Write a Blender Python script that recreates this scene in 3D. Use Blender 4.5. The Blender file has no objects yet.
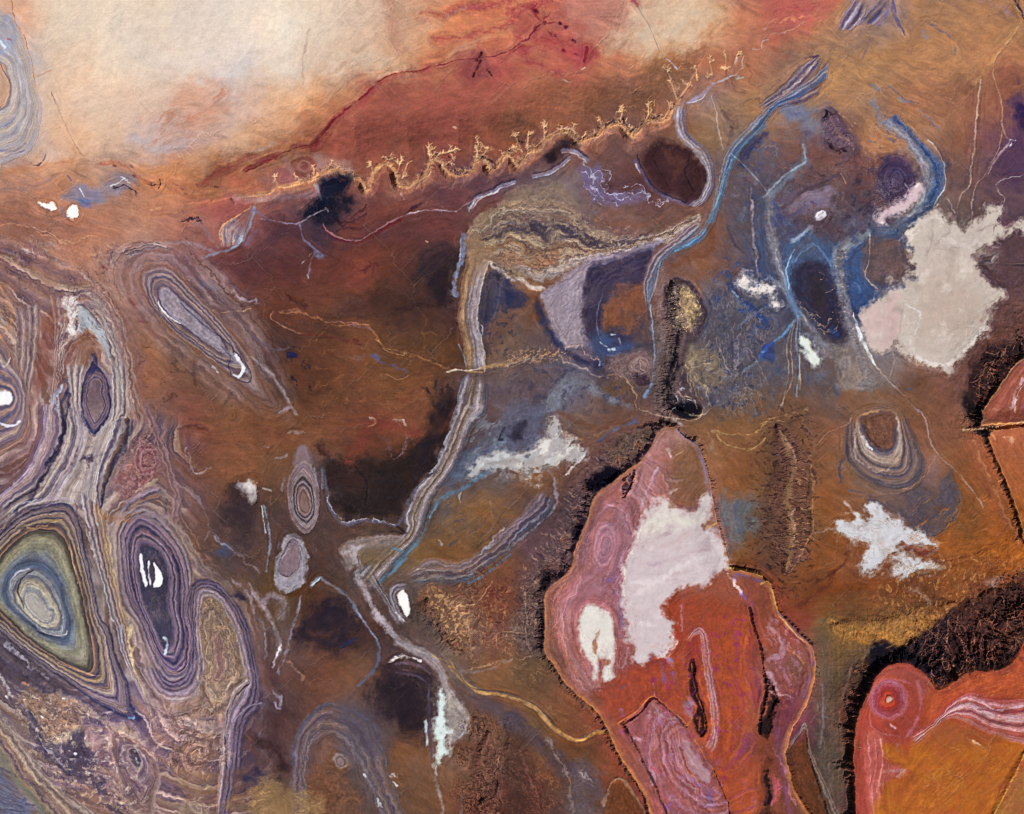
import bpy, math
import numpy as np

# ------------------------------------------------------------------ camera, sky, sun, exposure
S = bpy.context.scene
S.view_settings.view_transform = 'Standard'; S.view_settings.look = 'None'
S.view_settings.gamma = 1.0; S.view_settings.exposure = 0.0
S.view_settings.use_curve_mapping = False
cam = bpy.data.objects.new('camera', bpy.data.cameras.new('camera'))
bpy.context.collection.objects.link(cam); S.camera = cam
ALT = 3200.0                                # looking straight down from high above the desert
cam.location = (0, 0, ALT); cam.data.sensor_width = 36.0; cam.data.lens = 36.0 * ALT / 1024.0
cam.data.clip_start = 10; cam.data.clip_end = 20000
SUN_EL, SUN_AZ = math.radians(44), math.radians(142)      # sun stands in the south-east
world = bpy.data.worlds.new('World'); S.world = world; world.use_nodes = True
nt = world.node_tree; bg = nt.nodes['Background']
sky = nt.nodes.new('ShaderNodeTexSky'); sky.sky_type = 'NISHITA'; sky.sun_disc = False
sky.sun_elevation = SUN_EL; sky.sun_rotation = SUN_AZ
nt.links.new(sky.outputs[0], bg.inputs[0]); bg.inputs[1].default_value = 0.05
sun = bpy.data.objects.new('sun', bpy.data.lights.new('sun', 'SUN'))
sun.data.energy = 4.5; sun.data.angle = math.radians(0.5); sun.data.color = (1.0, 0.955, 0.90)
sun.rotation_euler = (math.pi / 2 - SUN_EL, 0, math.pi - SUN_AZ); sun.location = (600, -800, 1500)
bpy.context.collection.objects.link(sun)
S.cycles.filter_width = 1.1; S.cycles.max_bounces = 3; S.cycles.diffuse_bounces = 2

# ------------------------------------------------------------------ numeric canvas
SP = 0.56                                  # spacing of the terrain mesh (1 unit = 1 picture column on the ground)
MG = 26.0                                  # ground surveyed beyond each edge
GX = np.arange(-MG, 1024 + MG + SP, SP)
GY = np.arange(-MG, 814 + MG + SP, SP)
NX, NY = len(GX), len(GY)
X, Y = np.meshgrid(GX.astype(np.float32), GY.astype(np.float32))
RNG = np.random.default_rng(7)

def vnoise(x, y, seed):
    r = np.random.default_rng(seed)
    N = 256
    ang = r.random((N, N)).astype(np.float32) * 2 * np.pi
    gx, gy = np.cos(ang), np.sin(ang)
    xi = np.floor(x); yi = np.floor(y)
    fx = (x - xi).astype(np.float32); fy = (y - yi).astype(np.float32)
    xi = xi.astype(np.int32) & (N - 1); yi = yi.astype(np.int32) & (N - 1)
    x1 = (xi + 1) & (N - 1); y1 = (yi + 1) & (N - 1)
    u = fx * fx * fx * (fx * (fx * 6 - 15) + 10); v = fy * fy * fy * (fy * (fy * 6 - 15) + 10)
    a = gx[yi, xi] * fx + gy[yi, xi] * fy
    b = gx[yi, x1] * (fx - 1) + gy[yi, x1] * fy
    c = gx[y1, xi] * fx + gy[y1, xi] * (fy - 1)
    d = gx[y1, x1] * (fx - 1) + gy[y1, x1] * (fy - 1)
    return 1.5 * ((a + (b - a) * u) * (1 - v) + (c + (d - c) * u) * v)

def fbm(x, y, scale, octaves, seed, gain=0.55, ridged=False):
    s = np.zeros(np.shape(x), np.float32); amp = 1.0; tot = 0.0; f = 1.0 / scale
    for k in range(octaves):
        n = vnoise(x * f + 17.3 * k, y * f - 9.1 * k, seed + k)
        if ridged: n = 1 - 2 * np.abs(n)
        s += amp * n; tot += amp; amp *= gain; f *= 2.03
    return s / tot

WARP = {}
def make_warps():
    z = np.zeros_like(X)
    WARP[0] = (X, Y)
    a = fbm(X, Y, 7, 3, 11); b = fbm(X, Y, 7, 3, 21)
    c = fbm(X, Y, 34, 3, 31); d = fbm(X, Y, 34, 3, 41)
    e = fbm(X, Y, 110, 3, 51); f = fbm(X, Y, 110, 3, 61)
    WARP[1] = (X + 1.5 * a + 1.2 * c, Y + 1.5 * b + 1.2 * d)
    WARP[2] = (X + 3.0 * a + 4.0 * c, Y + 3.0 * b + 4.0 * d)
    WARP[3] = (X + 5.5 * a + 9.0 * c + 4 * e, Y + 5.5 * b + 9.0 * d + 4 * f)
    WARP['base'] = (X + 6 * a + 22 * c + 8 * e, Y + 6 * b + 16 * d + 8 * f)
make_warps()
NF = fbm(X, Y, 3.2, 3, 71)                 # fine grain
NM = fbm(X, Y, 12, 4, 81)                  # medium mottling
NR = fbm(X, Y, 9, 4, 91, ridged=True)      # little ridges
NB = fbm(X, Y, 38, 4, 95)                 # broad wear
NS = fbm(X, Y, 20, 4, 97)

COL = np.zeros((NY, NX, 3), np.float32)    # rock and sand colour, some light and shade included (display values while painting)
HGT = np.zeros((NY, NX), np.float32)       # elevation
LAB = np.zeros((NY, NX), np.int16)         # which landform owns the ground

def hexc(h):
    return np.array([int(h[i:i + 2], 16) for i in (0, 2, 4)], np.float32) / 255

def smooth(x):
    x = np.clip(x, 0, 1); return x * x * (3 - 2 * x)

def P(s):
    t = (0, 0); out = []
    for k in s.split():
        if k[0] == '@':
            t = tuple(float(c) for c in k[1:].split(','))
        elif len(k) == 2 and k[0] in 'ABCD':
            t = ((int(k[1]) - 1) * 256.0, {'A': 0, 'B': 204, 'C': 408, 'D': 610}[k[0]])
        else:
            u, v = k.split(',')
            out.append((t[0] + float(u) * 256 / 1021, t[1] + float(v) * 204 / 814))
    return np.array(out, np.float64)

def spline(p, closed=False, sub=4):
    n = len(p)
    if n < 3: return p
    q = []
    for i in range(n if closed else n - 1):
        p0 = p[i - 1] if (closed or i > 0) else p[0]
        p1 = p[i]; p2 = p[(i + 1) % n]
        p3 = p[(i + 2) % n] if (closed or i + 2 < n) else p[-1]
        for k in range(sub):
            t = k / sub
            q.append(0.5 * (2 * p1 + (p2 - p0) * t + (2 * p0 - 5 * p1 + 4 * p2 - p3) * t * t + (3 * p1 - p0 - 3 * p2 + p3) * t ** 3))
    if not closed: q.append(p[-1])
    return np.array(q)

def window(p, m):
    x0, y0 = p.min(0) - m; x1, y1 = p.max(0) + m
    i0 = int(np.clip((x0 + MG) / SP, 0, NX - 1)); i1 = int(np.clip((x1 + MG) / SP + 2, 1, NX))
    j0 = int(np.clip((y0 + MG) / SP, 0, NY - 1)); j1 = int(np.clip((y1 + MG) / SP + 2, 1, NY))
    return slice(j0, j1), slice(i0, i1)

def dist(x, y, p, closed=False, far=None):
    """distance to a polyline, arc position of the nearest point, side of it"""
    D = np.full(x.shape, 1e6, np.float32); S = np.zeros(x.shape, np.float32); Q = np.ones(x.shape, np.float32)
    acc = 0.0; n = len(p)
    for i in range(n if closed else n - 1):
        ax, ay = p[i]; bx, by = p[(i + 1) % n]
        dx, dy = bx - ax, by - ay; L = math.hypot(dx, dy)
        if L < 1e-6: continue
        if far is None: sl = (slice(None), slice(None))
        else:
            ox, oy = x[0, 0], y[0, 0]; m = far + 16
            i0 = int(max((min(ax, bx) - m - ox) / SP, 0)); i1 = int(max((max(ax, bx) + m - ox) / SP + 2, 0))
            j0 = int(max((min(ay, by) - m - oy) / SP, 0)); j1 = int(max((max(ay, by) + m - oy) / SP + 2, 0))
            sl = (slice(j0, j1), slice(i0, i1))
        xx = x[sl]; yy = y[sl]
        if xx.size:
            t = np.clip(((xx - ax) * dx + (yy - ay) * dy) / (L * L), 0, 1)
            ex = xx - ax - t * dx; ey = yy - ay - t * dy
            d = np.sqrt(ex * ex + ey * ey)
            near = d < D[sl]
            D[sl] = np.where(near, d, D[sl]); S[sl] = np.where(near, acc + t * L, S[sl])
            Q[sl] = np.where(near, np.sign(dx * (yy - ay) - dy * (xx - ax)), Q[sl])
        acc += L
    return D, S, Q

def inside(x, y, p):
    r = np.zeros(x.shape, bool); n = len(p)
    for i in range(n):
        ax, ay = p[i]; bx, by = p[(i + 1) % n]
        if ay == by: continue
        c = ((ay > y) != (by > y)) & (x < (bx - ax) * (y - ay) / (by - ay) + ax)
        r ^= c
    return r

def lay(w, a, c, h=0, lab=None, thr=0.5):
    a3 = a[..., None]
    COL[w] += (c - COL[w]) * a3
    if h: HGT[w] += h * a
    if lab:
        L = LAB[w]; L[a > thr] = lab

def ramp(t, stops, fine=0, amp=0.0, seed=5, hard=0.3):
    """colour of a bed at relative depth t; beds with fairly crisp contacts and thinner beds inside them"""
    cs = np.array([hexc(s) for s in stops.split(',')]) if isinstance(stops, str) else stops
    n = len(cs); r = np.random.default_rng(seed)
    wd = 0.6 + 0.8 * r.random(n); ed = np.concatenate([[0], np.cumsum(wd)]); ed /= ed[-1]
    mid = (ed[:-1] + ed[1:]) / 2
    pos = np.clip(np.interp(t, mid, np.arange(n)), 0, n - 1)
    i = np.minimum(pos.astype(int), n - 2) if n > 1 else np.zeros(t.shape, int)
    f = pos - i if n > 1 else np.zeros(t.shape)
    f = f * (1 - hard) + smooth((f - 0.5) * 2.2 + 0.5) * hard
    c = cs[i] * (1 - f[..., None]) + cs[np.minimum(i + 1, n - 1)] * f[..., None]
    c = c * 0.95 + cs.mean(0) * 0.05
    if fine:
        fine = int(fine * 1.5); amp = amp * 0.75
        tab = r.normal(0, 1, int(fine) + 3)
        k = np.clip(t, 0, 1) * fine; ki = k.astype(int); kf = smooth(k - ki)
        c = c * (1 + amp * (tab[ki] * (1 - kf) + tab[ki + 1] * kf))[..., None]
    return c

def ST(s, w, col, a=1.0, f=0.7, warp=1, rough=0.3, h=0, taper=False, lab=None, sm=True):
    """a stroke"""
    p = P(s) if isinstance(s, str) else s
    if sm: p = spline(p)
    if w < 2 and a > .6: a = .6 + (a - .6) * .45
    W = window(p, w * 1.6 + 14); x, y = WARP[warp]; x = x[W]; y = y[W]
    if x.size == 0: return
    d, sa, _ = dist(x, y, p, far=w * 1.6 + 2)
    ww = np.full(x.shape, w, np.float32)
    if taper:
        L = np.hypot(*np.diff(p, axis=0).T).sum(); ww = ww * (0.25 + 0.75 * np.sin(np.pi * np.clip(sa / L, 0, 1)))
    ww = ww * (1 + rough * 1.3 * NM[W] + rough * 0.8 * NF[W])
    al = a * smooth((ww * 1.1 - d) / np.maximum(ww * min(1.15, f * 1.15), 0.35) + (0.0 if f >= 0.5 else 0.3)) * np.clip(0.80 + rough * 1.0 * NF[W] + 0.9 * NM[W] * min(1, 3 / w) + 0.5 * NS[W], 0.08, 1.0)
    lay(W, np.clip(al, 0, 1), hexc(col), h, lab)

def PG(s, col, a=1.0, f=2.0, warp=1, rough=0.6, h=0, lab=None, grain=0.0, sm=True, fringe=0.0):
    """a patch of one colour (rock, sand, some slope shade) with an uneven edge"""
    p = P(s) if isinstance(s, str) else s
    if sm: p = spline(p, True)
    M = 1.6 * f + 3.4 * rough * min(1 + f * 0.3, 4) + 3.5 * fringe + 4
    W = window(p, M + 14); x, y = WARP[warp]; x = x[W]; y = y[W]
    if x.size == 0: return None
    d, sa, _ = dist(x, y, p, True, far=M); d = np.minimum(d, M)
    sd = np.where(inside(x, y, p), d, -d) + rough * (1.8 * NM[W] + 0.5 * NF[W] + 0.8 * NS[W]) * min(1 + f * 0.3, 4)
    if fringe:      # wisps reaching out from the edge
        sd = sd + fringe * (1.5 * NR[W] - 0.6 + 0.4 * NF[W] + 1.6 * NS[W] + 0.8 * NM[W])
        al = a * (0.72 * smooth(sd / 5.0 + 0.45) + 0.28 * smooth((sd + fringe * (1.2 + 1.6 * NR[W])) / (1.5 + fringe) + 0.2))
    else: al = a * smooth(sd / (2.6 * f) + 0.5) * (np.clip(0.9 + 0.45 * NS[W] + 0.25 * NM[W], 0.3, 1) if f >= 3 and a < 0.95 else 1)
    c = hexc(col)
    if grain: c = c * (1 + grain * (0.8 * NF[W] + 0.7 * NM[W]))[..., None]
    lay(W, al, c, h, lab, 0.5 * a)
    return W, sd, al

def RG(inn, out, stops, a=1.0, f=1.0, warp=1, fine=40, amp=0.06, core=True, seed=3, h=0.0, lab=None, jit=0.02, relief=0.2):
    """nested beds: stops run from the inner outline to the outer one"""
    pi = spline(P(inn) if isinstance(inn, str) else inn, True); po = spline(P(out) if isinstance(out, str) else out, True)
    W = window(po, 14 + f); x, y = WARP[warp]; x = x[W]; y = y[W]
    if x.size == 0: return
    do, _, _ = dist(x, y, po, True); di, _, _ = dist(x, y, pi, True)
    ino = inside(x, y, po); ini = inside(x, y, pi)
    t = di / np.maximum(di + do, 1e-3) + jit * 0.8 * NM[W] + 0.15 * jit * NF[W]
    t = np.where(ini, 0, t)
    sd = np.where(ino, do, -do) + 0.5 * NF[W]
    al = a * smooth(sd / (2 * f) + 0.5)
    if not core: al = al * np.where(ini, smooth(1 - di / 2), 1)
    t = t + jit * (0.6 * NS[W] + 0.1 * NM[W]) * (t > 0); al = al * np.clip(0.9 + 0.5 * NS[W] + 0.35 * NF[W], 0.25, 1)
    c = ramp(t, stops, fine, amp, seed)
    lay(W, al, c, h, lab, 0.2)
    lum = c.mean(-1); HGT[W] += al * relief * (lum - 0.35) * 6 * 0.35

def BD(sa, sb, stops, a=1.0, f=0.8, warp=1, fine=30, amp=0.06, seed=3, lab=None, jit=0.03, relief=0.2, ends=12):
    """beds between two lines: stops run from the first line to the second"""
    pa = spline(P(sa)); pb = spline(P(sb)); po = np.concatenate([pa, pb[::-1]])
    W = window(po, 14 + f); x, y = WARP[warp]; x = x[W]; y = y[W]
    if x.size == 0: return
    da, s1, _ = dist(x, y, pa); db, _, _ = dist(x, y, pb)
    ins = inside(x, y, po); dd, _, _ = dist(x, y, po, True, far=30)
    L = np.hypot(*np.diff(pa, axis=0).T).sum()
    t = da / np.maximum(da + db, 1e-3) + jit * 0.8 * NM[W] + 0.15 * jit * NF[W]
    sd = np.where(ins, dd, -dd) + 0.5 * NF[W]
    al = a * smooth(sd / (2 * f) + 0.5)
    al = al * smooth(np.minimum(s1, L - s1) / ends + 0.3)
    t = t + jit * (0.6 * NS[W] + 0.1 * NM[W]); al = al * np.clip(0.88 + 0.6 * NS[W] + 0.4 * NF[W], 0.2, 1)
    c = ramp(t, stops, fine, amp, seed)
    lay(W, al, c, 0, lab, 0.2)
    HGT[W] += al * relief * (c.mean(-1) - 0.35) * 6 * 0.35

def BASE(rows):
    g = np.array([[hexc(c) for c in r.split()] for r in rows], np.float32)
    bx, by = WARP['base']
    def samp(bx, by):
        u = np.clip((bx - 21.3) / 42.667, 0, g.shape[1] - 1.001); v = np.clip((by - 20) / 40.9, 0, g.shape[0] - 1.001)
        i = u.astype(int); j = v.astype(int); fu = smooth(u - i)[..., None] * 0.5 + (u - i)[..., None] * 0.5; fv = smooth(v - j)[..., None] * 0.5 + (v - j)[..., None] * 0.5
        return (g[j, i] * (1 - fu) + g[j, i + 1] * fu) * (1 - fv) + (g[j + 1, i] * (1 - fu) + g[j + 1, i + 1] * fu) * fv
    COL[:] = samp(bx, by)

def MOT(s, col, a=0.6, scale=8, th=0.1, w=0.25, f=12, vein=False, ang=0, st=1.0, seed=901, h=0, warp=2):
    """mottling: blobs or veins of another colour scattered inside an outline"""
    p = spline(P(s) if isinstance(s, str) else s, True)
    W = window(p, f + 18); x, y = WARP[warp]; x = x[W]; y = y[W]
    if x.size == 0: return
    d, _, _ = dist(x, y, p, True, far=f + 2); d = np.minimum(d, f + 2); sd = np.where(inside(x, y, p), d, -d)
    ca, sa_ = math.cos(math.radians(ang)), math.sin(math.radians(ang))
    u = (x * ca + y * sa_) / st; v = (-x * sa_ + y * ca)
    n = fbm(u, v, scale, 4, seed, 0.6)
    m = (1 - smooth(np.abs(n) / w)) * smooth(0.6 + 1.6 * NB[W]) if vein else smooth((n - th) / w)
    al = a * m * smooth(sd / (2 * f) + 0.5) * np.clip(1 + 0.5 * NF[W], 0.3, 1)
    lay(W, np.clip(al, 0, 1).astype(np.float32), hexc(col), h)

def STRATA(s, cores, cols, a=0.6, per=2.6, f=14, seed=77, fine=0.5, k=9.0, amp=1.0):
    """thin folded beds that wrap around the domes standing in them"""
    p = spline(P(s), True); W = window(p, f + 20); x, y = WARP[2]; x = x[W]; y = y[W]
    d, _, _ = dist(x, y, p, True, far=f + 2); d = np.minimum(d, f + 2); sd = np.where(inside(x, y, p), d, -d)
    acc = np.zeros(x.shape, np.float32)
    for c in cores:
        q = spline(P(c), True); dd, _, _ = dist(x, y, q, True); acc += np.exp(-dd / k)
    phi = -k * np.log(acc + 1e-9) + 5 * NB[W] * amp + 1.2 * NS[W] * amp
    r = np.random.default_rng(seed); cs = np.array([hexc(c) for c in cols.split(',')])
    n = 240; tab = cs[r.integers(0, len(cs), n)] * (1 + 0.10 * r.normal(0, 1, (n, 1)))
    kk = phi / per + 0.5 * np.sin(phi / per * 0.7); ki = np.floor(kk).astype(int); kf = smooth(smooth(kk - ki))[..., None]
    c = tab[ki % n] * (1 - kf) + tab[(ki + 1) % n] * kf
    al = a * smooth(sd / (2 * f) + 0.5) * np.clip(0.75 + 0.9 * NB[W] + 0.5 * NS[W], 0.1, 1)
    lay(W, al.astype(np.float32), c.astype(np.float32))
    HGT[W] += al * (c.mean(-1) - 0.4) * 1.2

def GUL(s, wl, wr, h, gf=0.3, ga=0.7, closed=False, dark=None, da=0.8, crest=None, warp=1, lab=None, tail=0.35, seed=101, gs=0.10):
    """a gullied ridge: a crest line that falls wl to its left and wr to its right, cut by gullies running down both flanks"""
    p = spline(P(s) if isinstance(s, str) else s, closed)
    m = max(wl, wr)
    W = window(p, m + 16); x, y = WARP[warp]; x = x[W]; y = y[W]
    if x.size == 0: return
    d, sa, q = dist(x, y, p, closed, far=m + 6)
    L = np.hypot(*np.diff(p, axis=0).T).sum()
    wd = np.where(q > 0, wr, wl) * (1 + 0.35 * vnoise(sa * 0.06, sa * 0 + 3.3, seed + 9))
    if not closed: wd = wd * np.clip(0.25 + np.minimum(sa, L - sa) / (0.2 * L), 0, 1)
    t = np.clip(d / np.maximum(wd, 0.5), 0, 1.0)
    prof = (1 - t) ** 1.35
    g = fbm(sa * gf * 5 + 9 * q + 5 * NS[W] * t, d * gs * 10 + 2 * NM[W], 10, 4, seed, 0.62, ridged=True)
    env = np.sin(np.pi * np.clip(t, 0, 1) ** 0.6)
    hh = 0.8 * h * (prof + ga * 0.4 * env * (g - 0.1))
    HGT[W] += np.where(d < 1e5, hh, 0) * (t < 1)
    al = smooth((1 - t) / tail) * (d < 1e5)
    if dark is not None:
        c = hexc(dark)
        c2 = c * (1 + 0.28 * g)[..., None]
        if crest is not None:
            cr = smooth(1 - t * 3.2)[..., None] * 0.7 + smooth(g * 1.6 - 0.6)[..., None] * 0.45
            c2 = c2 + (hexc(crest) - c2) * np.clip(cr, 0, 1)
        lay(W, al * da, c2.astype(np.float32))
    if lab:
        Lb = LAB[W]; Lb[(al > 0.35)] = lab

def TREE(s, col, n=3, ln=9, w=0.9, dep=1.6, seed=1, spread=0.75, a=0.9, gen=3):
    """a branching canyon head: a main gully and side gullies cut into the plateau edge"""
    r = np.random.default_rng(seed)
    p = P(s)
    segs = [(p, w)]
    def grow(o, ang, ln, w, g):
        q = [o]; a0 = ang
        for k in range(4):
            a0 += r.normal(0, 0.22); o = o + np.array([math.cos(a0), math.sin(a0)]) * ln / 4; q.append(o)
        segs.append((np.array(q), w))
        if g > 0:
            for k in range(r.integers(3, 6)):
                i = r.integers(1, 5)
                grow(q[i], ang + r.choice([-1, 1]) * (0.5 + spread * r.random()), ln * (0.34 + 0.22 * r.random()), w * 0.78, g - 1)
    d = p[-1] - p[-2]; ang = math.atan2(d[1], d[0])
    for i in range(n):
        grow(p[-1] if i == 0 else p[r.integers(max(len(p) - 2, 0), len(p))], ang + r.normal(0, spread * 0.9), ln * (0.7 + 0.5 * r.random()), w * 0.85, gen - 2)
    for q, ww in segs:
        ST(q, ww * 1.5, col, a=a, f=0.8, warp=0, rough=0.25, h=-dep * ww, sm=False)

def RIM(s, wfield, top, gf=0.3, ga=0.6, flank=None, fa=0.85, lip=None, lipw=2.5, lab=None, slope_lab=None, seed=201, warp=1, inner=0.0, innerw=40, gs=0.06, ink=None):
    """a mesa: inside the rim the ground stands `top` above the plain; outside it falls over the width given at points of the rim"""
    p = spline(P(s) if isinstance(s, str) else s, True)
    cp = np.array([(P(k)[0][0], P(k)[0][1], w) for k, w in wfield])
    m = cp[:, 2].max() * 8 + 12
    W = window(p, m + 16); x, y = WARP[warp]; x = x[W]; y = y[W]
    d, sa, _ = dist(x, y, p, True)
    ins = inside(x, y, p)
    num = np.zeros(x.shape, np.float32); den = num.copy()
    for cx, cy, w in cp:
        k = 1 / ((x - cx) ** 2 + (y - cy) ** 2 + 60) ** 1.6
        num += k * w; den += k
    wd = num / den
    wd0 = wd
    wd = wd * np.clip(1 + 0.8 * vnoise(sa * 0.045, sa * 0 + 1.7, seed + 5) + 0.5 * vnoise(sa * 0.16, sa * 0 + 4.7, seed + 6), 0.3, 2)
    t = np.clip(d / wd, 0, 1)
    g = fbm(sa * gf * 7 + 4 * NS[W] * t, d * gs * 10 + 2 * NM[W], 10, 4, seed, 0.62, ridged=True)
    # a toothed cliff at the rim, then a long gentle apron of scree
    tooth = 0.45 + 1.1 * smooth(0.5 + 1.3 * vnoise(sa * 0.32 + 0.8 * NF[W], d * 0.05, seed + 3)) * np.clip(0.75 + 1.2 * NM[W], 0.3, 1.3)
    tc = np.clip(d / np.maximum(wd * tooth, 0.6), 0, 1); t2 = np.clip(d / (wd0 * 4 + 4), 0, 1)
    gw = fbm(x, y, 9, 4, seed + 7, 0.6, ridged=True); mixg = smooth(t2 * 3); g = g * (1 - mixg) + gw * mixg
    cut = np.clip(wd / 14, 0.25, 1)
    out = 0.52 * top * (1 - tc) ** 1.6 + 0.48 * top * (1 - t2) ** 1.6 + ga * 0.14 * top * cut * (g - 0.15) * smooth(t2 * 6) * (1 - t2)
    inn = top - inner * smooth(d / innerw)
    HGT[W] += np.where(ins, inn, out)
    al = np.where(ins, 0, smooth((1 - t) / 0.75)) * np.clip(wd / 8, 0.4, 1) * np.clip(0.95 + 0.5 * g, 0.3, 1)
    if flank is not None:
        c = hexc(flank) * (1 + 0.3 * g)[..., None]
        if ink is not None: c = c + (hexc(ink) - c) * (smooth(g * 1.8 - 0.75) * 0.7 * smooth(t * 3))[..., None]
        lay(W, (al * fa).astype(np.float32), c.astype(np.float32))
    if lip is not None:  # sunlit rim painted as a bright band
        b = np.where(ins, smooth(1 - d / lipw), smooth(1 - d / 1.2)) * (1 + 0.5 * NF[W]) * 0.85
        lay(W, np.clip(b, 0, 1).astype(np.float32), hexc(lip))
    if lab:
        Lb = LAB[W]
        if slope_lab: Lb[(~ins) & (t < 0.93)] = slope_lab
        Lb[ins] = lab
# ------------------------------------------------------------------ register of landforms
REG = {}                                   # id -> dict(name, label, cat, group, parent, mat)
def T(name, label, cat, group=None, mat='rock', empty=False):
    i = len(REG) + 1; REG[i] = dict(name=name, label=label, cat=cat, group=group, parent=None, mat=mat, empty=empty); return i
def SF(name):
    i = len(REG) + 1; REG[i] = dict(name=name, label=None, cat=None, group=None, parent=None, mat='rock', empty=False, kind='structure'); return i
def PT(parent, name, mat='rock', label=None):
    i = len(REG) + 1; REG[i] = dict(name=name, label=label, cat=None, group=None, parent=parent, mat=mat, empty=False); return i

# ------------------------------------------------------------------ the plain: rock and sand colours, one row per 41 columns of ground
BASE([
 "c8a088 d3bfa8 d6c3ad d4c0a9 d0bfae d3c5b5 ddceba d6c0a8 c8ac96 be9478 be8260 c4774a c27350 b07060 b67c68 cba588 c9a888 b07050 b0603a a87a50 8a7464 a67a4a 9c7448 a07444",
 "b0a3a0 d0b49b d4c0a9 d2bfab cfc0b1 cbbfb4 cfbeac c8b09a c0a58c c09270 ad6848 a8523a b06a4c b25c44 b07254 b07850 a86a48 a06848 8a6a4c a07a4c a27a48 a27646 a8783f a87238",
 "c2aa9a cfae94 d0b59c c9ad98 bd937c bda092 c69f80 c08a62 a05c42 9a5c48 96553f a2603a b0683e 9a6040 8a5a40 8a5c42 8a7068 9a7248 8f7050 a07848 9c764c 9c6c3e 96643a 7c5238",
 "b3a09a cda485 d0ac90 b9a19a b49388 c8a083 b8825f a85f3f 95543c 8f4f3a 8f4c38 8e5234 704a3c 6a4438 6a4a40 6a4634 8a6848 7a6450 7a5238 5c4444 a4703e 8a6c50 7a5438 64444a",
 "a87a62 b07a58 9a7868 a8714f b8744a a8623f 8a5c50 8c5a52 7a4a3c 7c4c40 6a4040 5c4048 5a4a4a 70605c 5a3c38 4a2c2c 6a5048 6e4c40 6a4a4a 7a4630 5a3c44 6a6a70 6a5048 5a4448",
 "8a5c44 96644a 9a6a4e 9c7058 97604a 8a5a54 5c3838 3c2c38 5c3434 5e3430 603634 6c4838 7c644c 6c5444 7c5844 6c503e 6e4a38 5a4640 5a4448 4c3c48 5e4c58 6a5a58 7a6a5c 5a4448",
 "8c6450 946a52 8a6650 805e52 6e4a44 5a3430 4e2c2c 5a3028 6c3826 5a3228 3a2a28 7a5c44 7a5638 7c6258 5a4a54 5c4a48 7a5238 6c5048 4c4c5c 343454 50484e 6a5850 8a7a74 5c4444",
 "8a6650 8a6654 8e6a58 7a5a52 6a5a5c 6a4a40 5c3426 643a28 54342c 4a3028 442c2a 6a584c 6a4630 8a7878 3e3440 7a4c34 6a5654 5c5450 3c3c50 2c2840 3c4664 8a7870 8a7870 6a4a44",
 "8c6850 7c5444 7a5a54 80583e 7a5840 74544a 4a302a 5a3626 6e4426 5a3a28 583824 6a5444 5a4a48 6a5a62 34344a 5a4a44 5c4a44 54484a 5a4c44 6c625c 8a7c78 8a6a5c 7a5a50 4a3028",
 "8a6a5a 70483a 5c4a58 7c5440 6c4836 7c5640 4a3028 54321f 6e4424 6c4424 54362a 5a4e52 5a4a48 5e5c68 5c4636 5a4a44 5a4640 64503e 6a4c34 5e4c44 7a6a60 6a4834 7a4e3a 6a3a28",
 "7a5a54 6a5658 8a7a76 6a5450 7c4636 7a4c2c 70452a 74482e 6a3a28 70422e 63392a 504448 545058 6c5444 6c4a38 8a5c4c 7a5638 7a5430 6c4a34 80543a 7a5a4c 7a5038 7c5038 a45a24",
 "5c3e38 6a5654 8a7a76 7c5a52 704838 7c4e30 6a4834 5c4a48 32221f 38241f 5a4a4c 5a5052 7a5230 6e5040 5a3a34 8a5a48 8a5c3c 7a4c28 5c4030 7c5030 7a6458 7a5c54 7c4c28 9a5426",
 "6a5a5a 6c5c58 8a7a74 7a5a50 6a4a40 4c3834 4a3a38 4a3a38 3a282a 4a3632 6a5648 7a5430 544440 4a3834 8a5850 90605a 98686a 6a5444 7a5434 7c4c28 7a5a4c 54484c 7c4c24 9a5422",
 "7c7258 6c5c50 6a5a5c 4c4450 66442f 54403c 503a34 4c3834 5a463c 6a543e 6a4a2e 6a4a34 5a4444 5a4038 7a524e 8a6a6c 9a6c6c 704a2c 6a4834 7c4824 7a5040 7c4c34 8c5222 96541e",
 "6a6c74 7a7060 6a5c54 64505a 4c404c 5a4438 5a4028 4a3024 5a4640 5e4e4a 5c4238 6e3c28 5a3a30 70483a 8a5a52 8a5c50 924c30 7a3a28 6a3c22 64381e 6c4024 6a4028 7a4a28 5c342a",
 "5a4a52 6e6c58 5c4c48 5c4c50 6a5650 6a4a44 5a4a46 4a302a 4a302a 4a3a36 6c584c 6c443a 5c4a3a 8a4c2c 8a6058 8a5048 8a3c26 7c3a26 7a3c38 6c5234 7a5a3a 7a5a3a 40281f 4a2a22",
 "54464a 6a564c 645648 6c5854 7a5c4c 6c5450 5a3e38 6a4230 6a4a38 4a3436 6a564c 7a5434 5a4430 6a4a34 7c4034 823f36 8a4840 803e2c 7a4a4c 5a4634 40302a 5c2a2a 3e2820 5c2e1c",
 "6a5a48 806048 54484c 7a6258 8a6a54 54464c 4a302c 5a4038 54464a 38282a 5a4a4c 6c4630 6a4a30 6a4430 84402a 80383a 84483a 7e3c24 6a3048 5c443a 8a3a34 8a3a34 8a4648 8a4034",
 "7a6850 6a5650 7a5a50 7a5c4c 86664e 5c463c 4c3230 6a5248 50484e 6c4830 70584c 6c3c22 6c4a2e 5c3c26 8a4a34 8a5454 7a444c 823c22 4a2c2c 54483e 6a3828 9a5242 a0561f a8621f",
 "5a5450 7a5a46 7a5c48 7a5a46 80603f 6a4834 6a5238 6c4630 54423c 6c4a34 70482c 5e321e 4a2c24 5a4a44 5c3420 8a4a48 7a4450 8a3a1e 5a3020 5c4638 8a4444 a45c1e a8641f 8a5c2c",
])

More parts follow.
